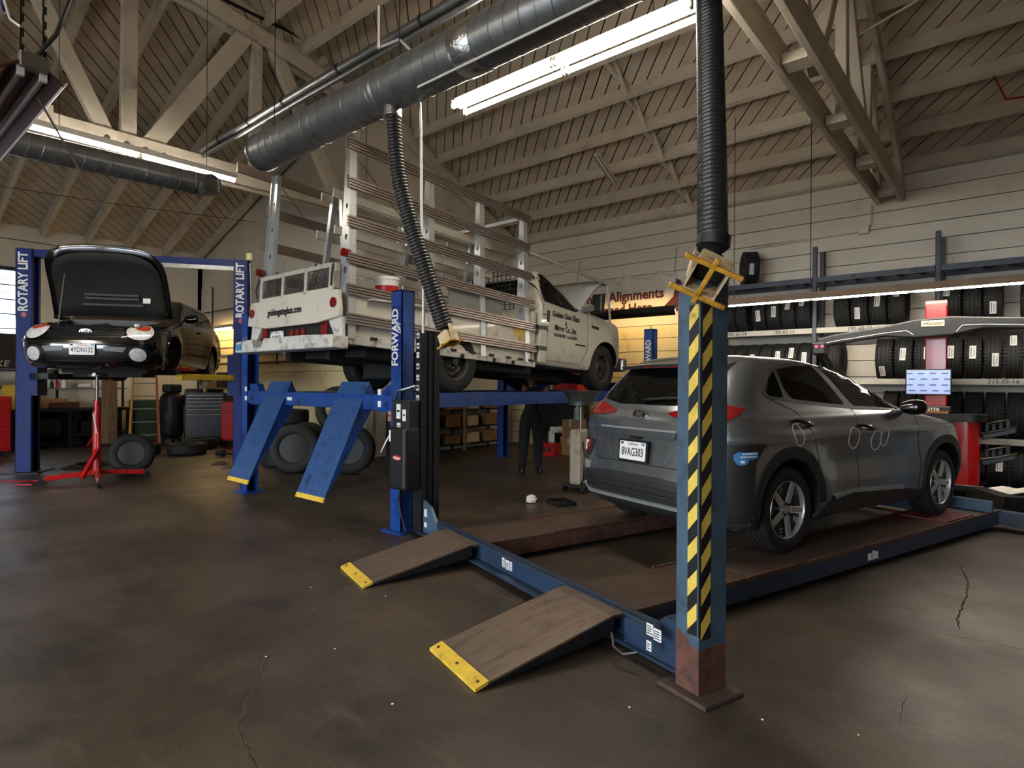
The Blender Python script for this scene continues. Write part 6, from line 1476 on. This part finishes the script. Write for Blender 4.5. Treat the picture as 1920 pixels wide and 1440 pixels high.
chest('tool_chest', (-15.1,1.95,0), 1.1, 0.5, 1.18, math.radians(90), RED, 'red roller tool chest at the far left edge', [0.10,0.10,0.10,0.12,0.14,0.2,0.22], REDP)
BLK = mat('black_enamel', (14,14,15), 0.3, coat=0.3)
chest('tool_chest', (-14.9,6.15,0), 0.85, 0.5, 1.22, math.radians(62), BLK, 'black roller tool chest with bright drawer handles', [0.08,0.08,0.09,0.09,0.12,0.13])
chest('tool_cart', (-13.95,6.45,0), 0.62, 0.45, 1.02, math.radians(62), RED, 'red tool cart beside the black tool chest', [0.2,0.3,0.35], REDP, 'tool cart')
tc_ = empty('tool_cabinet', (-7.85,11.0,0), 0, 'red top box on a dark stand against the yellow wall behind the truck', 'cabinet')
MB().box((-0.62,-0.27,1.18),(0.62,0.27,1.66)).build('top_box', RED, tc_, bevel=0.01); MB().box((-0.60,-0.25,0.0),(0.60,0.25,1.18)).build('stand', DARKST, tc_, bevel=0.01)
for z_ in (0.15,0.5,0.85): MB().box((-0.56,-0.262,z_),(0.56,-0.25,z_+0.28)).build('stand_door', DARKST, tc_)
MB().box((-0.2,-0.275,1.36),(-0.05,-0.268,1.48)).build('decal', WHITE, tc_)
# left workbench with shelf
be_ = empty('workbench', (-16.55,3.75,0), math.radians(90), 'dark cluttered workbench below the black car', 'workbench')
MB().box((-1.5,-0.35,0.80),(1.25,0.35,0.86)).build('bench_top', DARKST, be_)
for x in (-1.4, 0, 1.15):
    for y in (-0.3, 0.3): MB().box((x-0.03,y-0.03,0),(x+0.03,y+0.03,0.80)).build('bench_leg', DARKST, be_)
MB().box((-1.4,-0.3,0.25),(1.15,0.3,0.28)).build('lower_shelf', DARKST, be_)
MB().box((-1.5,0.12,1.29),(1.25,0.35,1.32)).build('upper_shelf', SHG, be_)
MB().box((-1.5,0.12,1.72),(1.25,0.35,1.75)).build('upper_shelf', SHG, be_)
for x in (-1.48, -0.1, 1.22): MB().box((x-0.02,0.28,0.86),(x+0.02,0.35,1.9)).build('shelf_post', DARKST, be_)
def bw(x, y, z): return (-16.55 - y, 3.75 + x, z)     # bench local -> world
def bottle(p, r, h, m, label, cap=REDP, cat='bottle', group=None):
    t = empty('bottle', p, 0, label, cat, group)
    MB().lathe([(r*0.95,0),(r,0.01),(r,h*0.66),(r*0.45,h*0.80),(r*0.42,h*0.9)], (0,0,0), (0,0,1), 16).build('bottle_body', m, t, smooth=45)
    MB().cyl((0,0,h*0.88),(0,0,h),r*0.5,n=12).build('bottle_cap', cap, t); return t
ORNG = mat('orange_plastic', (206,110,40), 0.4)
for x, r, h, m, lab, cap in ((-0.42,0.05,0.26,ORNG,'orange and red spray bottle on the bench shelf',REDP),(-0.22,0.04,0.18,DARKST,'short dark can on the bench shelf',DARKST),(-0.10,0.035,0.20,REDP,'slim red aerosol can on the bench shelf',WHITE),(0.0,0.045,0.22,WHITE,'white aerosol can beside the red one',YEL),(0.12,0.05,0.17,GREYP,'grey plastic tub on the bench shelf',WHITE),(0.62,0.05,0.22,WHITE,'white capped bottle at the right end of the bench shelf',BLACK)):
    bottle(bw(x,0.22,1.322), r, h, m, lab, cap)
rollp = empty('paper_roll', bw(0.28,0.22,1.375), 0, 'white paper roll lying on the bench shelf', 'paper roll'); MB().lathe([(0.015,0),(0.052,0),(0.052,0.24),(0.015,0.24)], (0,0,0), (0,1,0), 20, closed=True).build('paper', WHITE, rollp, smooth=40)
def carton(p, s, rz, label, m=CARD, tape=True):
    t = empty('carton', p, rz, label, 'box'); MB().box((-s[0]/2,-s[1]/2,0),(s[0]/2,s[1]/2,s[2])).build('carton_body', m, t, bevel=0.004)
    if tape: MB().box((-0.025,-s[1]/2-0.001,s[2]*0.6),(0.025,s[1]/2+0.001,s[2]+0.002)).build('packing_tape', TAN, t)
    return t
carton(bw(-0.98,0.1,0.861), (0.3,0.3,0.52), 0, 'tall yellow-brown carton at the left end of the bench', YEL); carton(bw(-0.2,0.15,0.861), (0.25,0.5,0.22), 0.1, 'long open cardboard box on the bench'); carton(bw(-0.05,-0.02,0.861), (0.22,0.55,0.14), 0.0, 'flat dark maroon box at the bench front', mat('maroon_box', (74,30,28), 0.6))
carton(bw(0.3,0.22,1.752), (0.2,0.75,0.13), 0, 'long ochre box on the top bench shelf', OCH)
carton(bw(-1.35,0.05,1.18+0.142), (0.25,0.35,0.22), 0, 'carton on the left of the bench shelf')
MB().box((-1.45,0.30,0.0),(1.2,0.34,0.80)).build('bench_shade', mat('shade_panel', (44,36,30), 0.8), be_)  # dark sheet added so the space under the bench looks shaded
for x, w, h, lab in ((-0.95,0.5,0.3,'dark filler crate added under the left of the workbench'),(-0.36,0.45,0.36,'dark filler bin added under the middle of the workbench'),(0.55,0.6,0.28,'black filler case added under the right of the workbench')):  # dark boxes added to fill and darken the space below the bench
    t = empty('filler_bin', bw(x,0.0,0.28), 0, lab, 'bin'); MB().box((-0.22,-w/2,0),(0.22,w/2,h)).build('bin_body', BLACK, t, bevel=0.015); MB().box((-0.235,-w/2+0.02,h-0.05),(0.235,w/2-0.02,h-0.01)).build('bin_rim', DARKST, t)
gr_ = empty('drill_vice', bw(0.75,-0.05,0.861), 0.4, 'dark bench vice on the right of the workbench', 'vice'); MB().box((-0.08,-0.1,0),(0.08,0.1,0.12)).build('vice_base', DARKST, gr_, bevel=0.01); MB().box((-0.06,-0.16,0.12),(0.06,0.14,0.24)).build('vice_jaw', DARKST, gr_, bevel=0.01); MB().cyl((0,-0.30,0.18),(0,-0.12,0.18),0.018,n=8).build('vice_screw', STEEL, gr_)
po_ = empty('timber_post', (-15.9,4.42,0), 0.3, 'grimy timber post between workbench and ladder', 'post'); MB().box((-0.11,-0.11,0),(0.11,0.11,2.3)).build('timber', mat('grimy_timber', (112,88,62), 0.8, var=0.3, scale=4, stretch=(4,4,0.6)), po_); MB().box((-0.14,-0.14,0),(0.14,0.14,0.05)).build('post_shoe', DARKST, po_)
ac = empty('air_compressor', (-15.35,5.55,0), 0, 'dark upright air compressor tank between ladder and black tool chest', 'compressor'); MB().lathe([(0.05,0.12),(0.20,0.16),(0.25,0.26),(0.25,1.10),(0.20,1.20),(0.05,1.24)], (0,0,0), (0,0,1), 24).build('tank', DARKST, ac, smooth=50); MB().box((-0.2,-0.16,1.22),(0.2,0.16,1.42)).build('motor', DARKST, ac, bevel=0.04, seg=2)
for a in (30,150,270): MB().box((0.19*math.cos(math.radians(a))-0.03,0.19*math.sin(math.radians(a))-0.03,0),(0.19*math.cos(math.radians(a))+0.03,0.19*math.sin(math.radians(a))+0.03,0.2)).build('foot', DARKST, ac)
# dark lettered board on the left wall
db = empty('wall_sign', (-17.24, 2.35, 2.12), 0, 'dark board with chalked letters LIKE on the left wall', 'sign'); MB().box((0,-1.2,-0.42),(0.03,0.62,0.42)).build('board', mat('dark_board', (40,30,26), 0.7), db)
text('chalk_lettering', 'LIKE', 0.20, PALEMARK, db, (0.034,0.30,-0.26), (0,1,0), (0,0,1), shear=0.2); text('chalk_lettering', '4/1', 0.34, PALEMARK, db, (0.034,0.10,0.08), (0,1,0), (0,0,1), shear=0.2)
# step ladder
ld = empty('step_ladder', (-15.2,4.92,0), math.radians(72), 'fibreglass step ladder with yellow and orange rails', 'ladder')
OR2 = mat('orange_rail', (184,84,48), 0.5, var=0.1)
for s in (-1, 1):
    MB().bar((s*0.30,-0.28,0),(s*0.22,0.0,1.95),0.03,0.075,(0,1,0)).build('ladder_rail', YEL if s < 0 else OR2, ld); MB().bar((s*0.28,0.40,0),(s*0.21,0.04,1.95),0.03,0.04,(0,1,0)).build('rear_rail', OR2, ld)
for i in range(6):
    z = 0.28+i*0.29; q = z/1.95; MB().box((-0.30+0.08*q,-0.28+0.28*q-0.05,z-0.012),(0.30-0.08*q,-0.28+0.28*q+0.05,z+0.012)).build('ladder_step', STEEL, ld)
MB().box((-0.23,-0.08,1.93),(0.23,0.10,1.98)).build('ladder_top', YEL, ld)
# green compressor cabinet, grinder, dark machines behind the ladder
gc = empty('green_cabinet', (-16.6,5.45,0), math.radians(90), 'dark green steel cabinet behind the ladder', 'cabinet'); MB().box((-0.35,-0.25,0),(0.35,0.25,1.02)).build('cabinet_body', GREENP, gc, bevel=0.01)
for z in (0.05, 0.53): 
    dd = MB().box((-0.32,-0.27,z),(0.32,-0.25,z+0.44)).build('cabinet_door', GREENP, gc); MB().box((0.2,-0.285,z+0.2),(0.28,-0.27,z+0.22)).build('door_handle', STEEL, dd)
eb2 = empty('switch_box', (-16.9,6.93,1.45), 0, 'grey electrical switch box on the annex wall', 'switch box'); MB().cbox((0,-0.0,0),(0.36,0.16,0.44)).build('box_body', GREYP, eb2, bevel=0.01); MB().cbox((0.05,-0.13,0.03),(0.06,0.03,0.16)).build('switch_lever', BLACK, eb2)
for i, (x, y, h, r) in enumerate(((-15.95,6.15,1.15,0.20),(-16.5,6.55,1.3,0.2))):
    mm = empty('bench_grinder', (x,y,0), 0.9, ('dark pedestal grinder left of the black tool chest', 'dark pedestal drill behind the black tool chest')[i], 'machine')
    MB().cyl((0,0,0),(0,0,h-0.25),0.09,n=16).build('pedestal', DARKST, mm); MB().cyl((0,0,0),(0,0,0.05),0.24,n=20).build('pedestal_base', DARKST, mm); MB().box((-r,-0.14,h-0.25),(r,0.14,h)).build('motor_head', DARKST, mm, bevel=0.03, seg=2); MB().cyl((-r-0.06,0,h-0.12),(-r,0,h-0.12),0.12,n=20).build('grinding_wheel', GREYP, mm); MB().cyl((r,0,h-0.12),(r+0.06,0,h-0.12),0.12,n=20).build('grinding_wheel', GREYP, mm)
rs = empty('wall_shelf', (-14.9,6.75,1.30), 0, 'wall shelf loaded with dark parts above the black tool chest', 'shelf'); MB().box((-1.0,-0.2,0),(1.2,0.2,0.04)).build('shelf_board', WOODR, rs)
for x in (-0.9,1.1): MB().box((x-0.02,-0.2,-0.2),(x+0.02,0.2,0)).build('shelf_bracket', DARKST, rs)
for i, (x, w, h, m, lab) in enumerate(((-0.75,0.35,0.22,CARD,'small carton at the left of the wall shelf'),(-0.15,0.55,0.38,DARKST,'big dark parts case on the wall shelf'),(0.45,0.35,0.30,BLACK,'black case on the wall shelf'),(0.92,0.3,0.18,WHITE,'white tray at the right end of the wall shelf'))):
    t = empty('parts_case', (-14.9+x,6.72,1.341), 0, lab, 'case'); MB().box((-w/2,-0.16,0),(w/2,0.16,h)).build('case_body', m, t, bevel=0.02, seg=2); MB().box((-w*0.2,-0.175,h*0.6),(w*0.2,-0.155,h*0.7)).build('case_latch', STEEL, t)
# pipe rail on the annex wall
pr = empty('wall_pipes', (-13.5,6.93,0), 0, 'rust-red pipe runs fixed along the annex wall', 'pipe')
for z, r in ((1.95,0.03),(2.35,0.016),(3.35,0.016)): MB().cyl((-3.6,-0.05,z),(3.6,-0.05,z),r,n=10).build('pipe', RUST, pr, smooth=40)
for x in (-2.8,-1.1,0.6,2.2): MB().cyl((x,-0.05,1.9),(x,-0.05,4.0),0.022,n=10).build('pipe', RUST, pr, smooth=40)
gg = MB().cyl((1.0,-0.07,2.20),(1.0,-0.10,2.20),0.09,n=20).build('pressure_gauge', WHITE, pr)
# transmission jack under the black car
tj = empty('transmission_jack', (-10.35,2.72,0), math.radians(-32), 'red telescopic transmission jack under the black car', 'jack')
MB().cyl((0,0,0.12),(0,0,1.05),0.055,n=18).build('cylinder', RED, tj, smooth=40); MB().cyl((0,0,1.05),(0,0,1.20),0.038,n=14).build('ram', RED, tj, smooth=40); MB().cyl((0,0,1.2),(0,0,1.58),0.020,n=12).build('ram', STEEL, tj, smooth=40)
MB().cyl((0,0,1.56),(0,0,1.59),0.11,n=20).build('saddle', STEEL, tj, smooth=40); MB().bar((-0.13,0,1.60),(0.13,0,1.60),0.04,0.02).build('saddle_bar', STEEL, tj)
for a in (20, 110, 200, 290):
    c, s = math.cos(math.radians(a)), math.sin(math.radians(a)); lg = MB().bar((0,0,0.15),(c*0.60,s*0.60,0.10),0.07,0.07).build('jack_leg', RED, tj, bevel=0.006)
    MB().cyl((c*0.63-s*0.02,s*0.63+c*0.02,0.055),(c*0.63+s*0.02,s*0.63-c*0.02,0.055),0.055,n=16).build('castor', BLACK, lg, smooth=40); MB().cyl((c*0.60,s*0.60,0.08),(c*0.60,s*0.60,0.14),0.03,n=10).build('castor_fork', CHROME, lg)
MB().cyl((0.10,0.05,0.15),(0.10,0.05,0.75),0.030,n=12).build('pump_column', RED, tj, smooth=40); MB().bar((0.10,0.05,0.5),(0.42,-0.05,0.12),0.05,0.05).build('brace', RED, tj); MB().tube([(0.1,0.05,0.6),(0.14,0.0,1.02)], 0.012, 8).build('pump_handle', WHITE, tj); MB().tube([(-0.02,-0.02,0.72),(-0.42,-0.25,0.50)], 0.014, 8).build('pump_handle', RED, tj)
def floor_tyre(p, R, w, axis, label, rim=False, grp='tyres lying about the annex floor'):
    t = empty('tyre', p, 0, label, 'tyre', grp); tyre_mb(R, w, R*0.58, 40, axis).build('tyre_body', RUBBER, t, smooth=50)
    if rim: 
        a = V(axis).normalized(); MB().lathe([(R*0.585,-w*0.4),(R*0.5,-w*0.2),(0.06,-w*0.25),(0.01,-w*0.25),(0.01,-w*0.1),(R*0.5,0.0),(R*0.585,w*0.4)], (0,0,0), a, 30).build('rim', BLACK, t, smooth=40)
    return t
floor_tyre((-10.9,3.35,0.32), 0.32, 0.21, (0.85,-0.4,0.12), 'tyre on its rim leaning behind the red jack', True)
floor_tyre((-13.55,4.35,0.115), 0.33, 0.22, (0,0,1), 'black tyre lying flat in front of the ladder'); floor_tyre((-13.0,5.0,0.115), 0.36, 0.22, (0,0,1), 'black tyre lying flat nearest the black tool chest'); floor_tyre((-13.9,5.6,0.115), 0.34, 0.22, (0,0,1), 'black tyre lying flat before the pedestal grinder')
ta = V((0.80,-0.58,0.10))
floor_tyre((-9.05,5.15,0.40), 0.40, 0.28, ta, 'big truck tyre standing upright facing the viewer under the lift', True); floor_tyre((-9.35,5.55,0.40), 0.40, 0.28, ta, 'truck tyre leaning behind the big upright one'); floor_tyre((-9.0,5.95,1.02), 0.40, 0.26, (0.8,-0.5,0.3), 'truck tyre perched on top of the pile under the lift'); floor_tyre((-8.3,5.7,0.40), 0.40, 0.28, (0.7,-0.7,0.05), 'truck tyre at the right of the pile, behind the near ramp', True)
for i in range(4): floor_tyre((-10.0+0.05*(i % 2),5.5,0.13+i*0.25), 0.38, 0.25, (0,0,1), '%s tyre from the floor in the stack under the lift' % ORD[i])
# small stuff on the annex floor
jug = lambda p, label, liq: (lambda t: (MB().prism([(-0.075,0),(0.075,0),(0.08,0.16),(0.06,0.20),(0.025,0.25),(-0.025,0.25),(-0.06,0.20),(-0.08,0.16)], (0,0.055,0), (1,0,0), (0,0,1), 0.11).build('jug_body', liq, t, bevel=0.015, seg=2), MB().cyl((0,0,0.25),(0,0,0.285),0.024,n=12).build('jug_cap', WHITE, t), MB().tube([(0.03,0,0.24),(0.075,0,0.22),(0.082,0,0.16)], 0.012, 6).build('jug_handle', liq, t)))(empty('jug', p, -0.7, label, 'jug'))
CLRP = mat('milky_plastic', (206,204,196), 0.35); TEAL = mat('coolant_plastic', (150,190,184), 0.3)
jug((-12.6,3.75,0.0), 'white plastic jug on the floor behind the red jack', CLRP)
bx = empty('axle_part', (-11.6,5.55,0), 0.6, 'greasy axle half shaft lying on the floor', 'car part'); MB().cyl((-0.5,0,0.06),(0.3,0,0.06),0.025,n=10).build('shaft', DARKST, bx, smooth=40); MB().cyl((0.2,0,0.08),(0.42,0,0.08),0.08,0.05,n=16).build('joint_boot', RUBBER, bx, smooth=40); MB().cyl((-0.62,0,0.07),(-0.45,0,0.07),0.045,0.07,n=16).build('joint_boot', RUBBER, bx, smooth=40)
hb = empty('hub_parts', (-11.1,5.9,0), 0.2, 'heap of rusty hub parts beside the left ramp', 'car part'); MB().cyl((0,0,0.0),(0,0,0.14),0.16,n=20).build('brake_drum', RUST, hb, smooth=40); MB().cyl((0.05,-0.3,0.10),(0.05,-0.18,0.16),0.12,n=18).build('hub', STEEL, hb, smooth=40); MB().tube([(0.15,-0.2,0.05),(0.3,-0.45,0.04),(0.5,-0.5,0.04)], 0.03, 8).build('link_arm', STEEL, hb, smooth=40)
bd2 = empty('brake_disc', (-10.9,4.75,0), 0, 'rusty brake disc lying flat on the floor', 'car part'); MB().lathe([(0.07,0),(0.15,0),(0.15,0.022),(0.08,0.024),(0.08,0.05),(0.03,0.05),(0.03,0.0)], (0,0,0.0), (0,0,1), 28, closed=True).build('disc', RUST, bd2, smooth=40)
carton((-10.75,6.35,0.0), (0.35,0.3,0.3), 0.3, 'brown carton on the floor behind the left ramp')
cbl = MB().tube([(-12.2+0.22*math.cos(a*0.55)*(1+a*0.01), 2.95+0.28*math.sin(a*0.55)+0.004*a, 0.012+0.0008*a) for a in range(60)], 0.010, 6).build('coiled_cable', BLACK, None, smooth=40); tag(cbl, 'black cable coiled on the floor left of the jack', 'cable')
tag(MB().tube([(-12.1,1.4,0.02),(-11.3,1.7,0.02),(-10.9,2.15,0.02),(-10.6,2.0,0.02),(-10.75,1.85,0.02),(-11.0,2.1,0.02),(-10.8,2.3,0.02)], 0.010, 6).build('air_line', REDP, None, smooth=40), 'red air hose trailing to the jack wheel', 'hose')
# oil drain behind the grey car
od = empty('oil_drain', (-4.62,6.95,0), 0, 'white oil drain tank with a wide metal dish on a stem', 'oil drain')
MB().box((-0.09,-0.16,0.10),(0.09,0.16,0.86)).build('tank', mat('dirty_white', (156,148,132), 0.5, var=0.1, dirt=(90,76,60), damt=0.35, dscale=6), od, bevel=0.03, seg=2)
MB().cyl((0,0,0.86),(0,0,1.24),0.03,n=12).build('stem', STEEL, od, smooth=40); MB().lathe([(0.03,1.18),(0.17,1.20),(0.19,1.32),(0.26,1.40),(0.275,1.40),(0.20,1.30),(0.16,1.22),(0.02,1.20)], (0,0,0), (0,0,1), 32).build('dish', GALV, od, smooth=40)
for x in (-0.16, 0.16):
    for y in (-0.16, 0.16): MB().cyl((x-0.02,y,0.05),(x+0.02,y,0.05),0.05,n=12).build('castor', BLACK, od)
MB().box((-0.2,-0.2,0.08),(0.2,0.2,0.11)).build('base_frame', DARKST, od); MB().tube([(0.1,-0.1,0.7),(0.2,-0.2,0.5),(0.18,-0.2,0.2),(0.1,-0.15,0.12)], 0.012, 6).build('drain_hose', BLACK, od, smooth=40)
# back corner boxes
carton((-7.05,10.35,0.40), (0.38,0.36,0.34), 0.1, 'open brown carton at the back corner, upper of two'); carton((-7.05,10.35,0.0), (0.42,0.40,0.39), 0.0, 'brown carton under the open one at the back corner')
carton((-6.55,10.5,0.0), (0.36,0.36,0.36), 0.2, 'brown carton nearest the oil drain'); carton((-7.55,10.55,0.43), (0.35,0.3,0.12), 0.1, 'flat white carton on the dark crate', WHITE); carton((-7.6,10.5,0.0), (0.45,0.4,0.42), 0.0, 'black crate at the back corner', BLACK, False)
jug((-6.95,10.3,0.742), 'jug of teal coolant standing on the open carton', TEAL); jug((-7.40,10.02,0.262), 'milky jug standing on the red crate', CLRP)
rc = empty('crate', (-7.45,10.0,0), 0.1, 'low red plastic crate on the floor at the back corner', 'crate'); cr = MB()
for a in (-1, 1): cr.box((a*0.22-0.008,-0.16,0),(a*0.22+0.008,0.16,0.26)); cr.box((-0.22,a*0.16-0.008,0),(0.22,a*0.16+0.008,0.26))
cr.box((-0.22,-0.16,0),(0.22,0.16,0.01)); cr.box((-0.2,-0.15,0.24),(0.2,0.15,0.26)); cr.build('crate_body', RED, rc); 
for x in (-0.12, 0.0, 0.12): MB().box((x-0.035,-0.172,0.08),(x+0.035,-0.166,0.18)).build('crate_slot', INK, rc)
ps = empty('parts_shelf', (-9.55,9.4,0), math.radians(90), 'dark parts shelf along the gable wall seen below the truck', 'shelf')
for x in (-1.2,0,1.2):
    for y in (-0.2,0.2): MB().box((x-0.025,y-0.025,0),(x+0.025,y+0.025,1.3)).build('shelf_post', WOODR if y < 0 else DARKST, ps)
for z in (0.12,0.5,0.88,1.26): MB().box((-1.2,-0.22,z),(1.2,0.22,z+0.03)).build('shelf_board', DARKST, ps)
k = 0
for z in (0.152,0.532,0.912):
    for j in range(4):
        x = -0.95+0.62*j+0.05*random.random(); w = 0.34+0.1*random.random(); k += 1
        carton((-9.52, 9.4+x, z), (0.3,w,0.2+0.1*random.random()), 0.0, '%s box from the left on the %s level of the parts shelf below the truck' % (ORD[j], {0.152:'bottom',0.532:'middle',0.912:'top'}[z]), (CARD, GREYP, CARD, TAN)[k % 4])
pm = empty('engine_hoist', (-8.6,7.2,0), 0.4, 'dark engine on a stand under the truck', 'engine'); MB().box((-0.35,-0.3,0.35),(0.35,0.3,0.95)).build('engine_block', BUNDER, pm, bevel=0.05, seg=2); MB().cyl((-0.2,-0.32,0.75),(0.2,-0.32,0.75),0.10,n=16).build('exhaust_manifold', RUST, pm, smooth=40)
for x in (-0.3,0.3):
    for y in (-0.25,0.25): MB().box((x-0.03,y-0.03,0),(x+0.03,y+0.03,0.36)).build('stand_leg', DARKST, pm)
MB().cyl((-0.1,0.0,0.95),(-0.1,0.0,1.05),0.14,n=18).build('air_cleaner', DARKST, pm, smooth=40)
# paper and scraps on the floor
PAPER = mat('white_paper', (232,228,220), 0.7)
def scrap(x, y, r, label, h=0.05, m=PAPER):
    pts = []; 
    mb = MB().lathe([(r*0.1,0),(r*0.8,h*0.1),(r,h*0.4),(r*0.7,h*0.8),(r*0.1,h)], (0,0,0), (0,0,1), 9)
    mb.v = [v + V((random.uniform(-1,1),random.uniform(-1,1),random.uniform(-0.2,0.6)))*r*0.25 for v in mb.v]
    lo = min(v.z for v in mb.v); mb.v = [v - V((0,0,lo)) for v in mb.v]
    o = mb.build('paper_scrap', m); o.location = (x,y,0.0); return tag(o, label, 'litter')
scrap(-4.61,5.82,0.07,'crumpled white paper on the floor left of the car',0.10)
tray = empty('drip_tray', (-4.28,6.02,0), -0.5, 'flat dark drip tray on the floor beside the car', 'tray'); tr_ = MB(); tr_.box((-0.16,-0.12,0),(0.16,0.12,0.008))
for a in (-1,1): tr_.box((a*0.16-0.006,-0.12,0),(a*0.16+0.006,0.12,0.045)); tr_.box((-0.16,a*0.12-0.006,0),(0.16,a*0.12+0.006,0.045))
tr_.build('tray_body', DARKST, tray); MB().box((-0.07,-0.128,0.02),(0.07,-0.124,0.032)).build('tray_handle', STEEL, tray)
places = ['near the left ramp tip','left of the near ramp','between the two low ramps','by the foot of the striped post','right of the striped post','under the raised truck','before the blue post','in front of the near ramp','at the lower right','beside the far low ramp']
rnd = random.Random(3)
pix = [(-2.9,1.9),(-3.1,1.6),(-3.35,2.6),(-1.35,2.45),(-0.85,2.75),(-5.6,5.2),(-4.9,3.2),(-2.2,1.75),(-0.5,2.9),(-3.9,2.35)]
for (x, y), w in zip(pix, places): scrap(x, y, rnd.uniform(0.004,0.007), 'tiny white paper scrap on the floor ' + w, 0.005)
mg = empty('magazine', (0.12,8.85,0), 0.5, 'open magazine lying on a low stand at the right edge', 'magazine'); MB().box((-0.4,-0.3,0.0),(0.5,0.3,0.30)).build('stand_box', BLACK, mg, bevel=0.01); MB().prism([(-0.28,0.0),(-0.14,0.03),(0,0.005),(0.14,0.03),(0.28,0.0),(0.28,0.008),(0.14,0.038),(0,0.012),(-0.14,0.038),(-0.28,0.008)], (0,0.2,0.302), (1,0,0), (0,0,1), 0.4).build('pages', PAPER, mg)
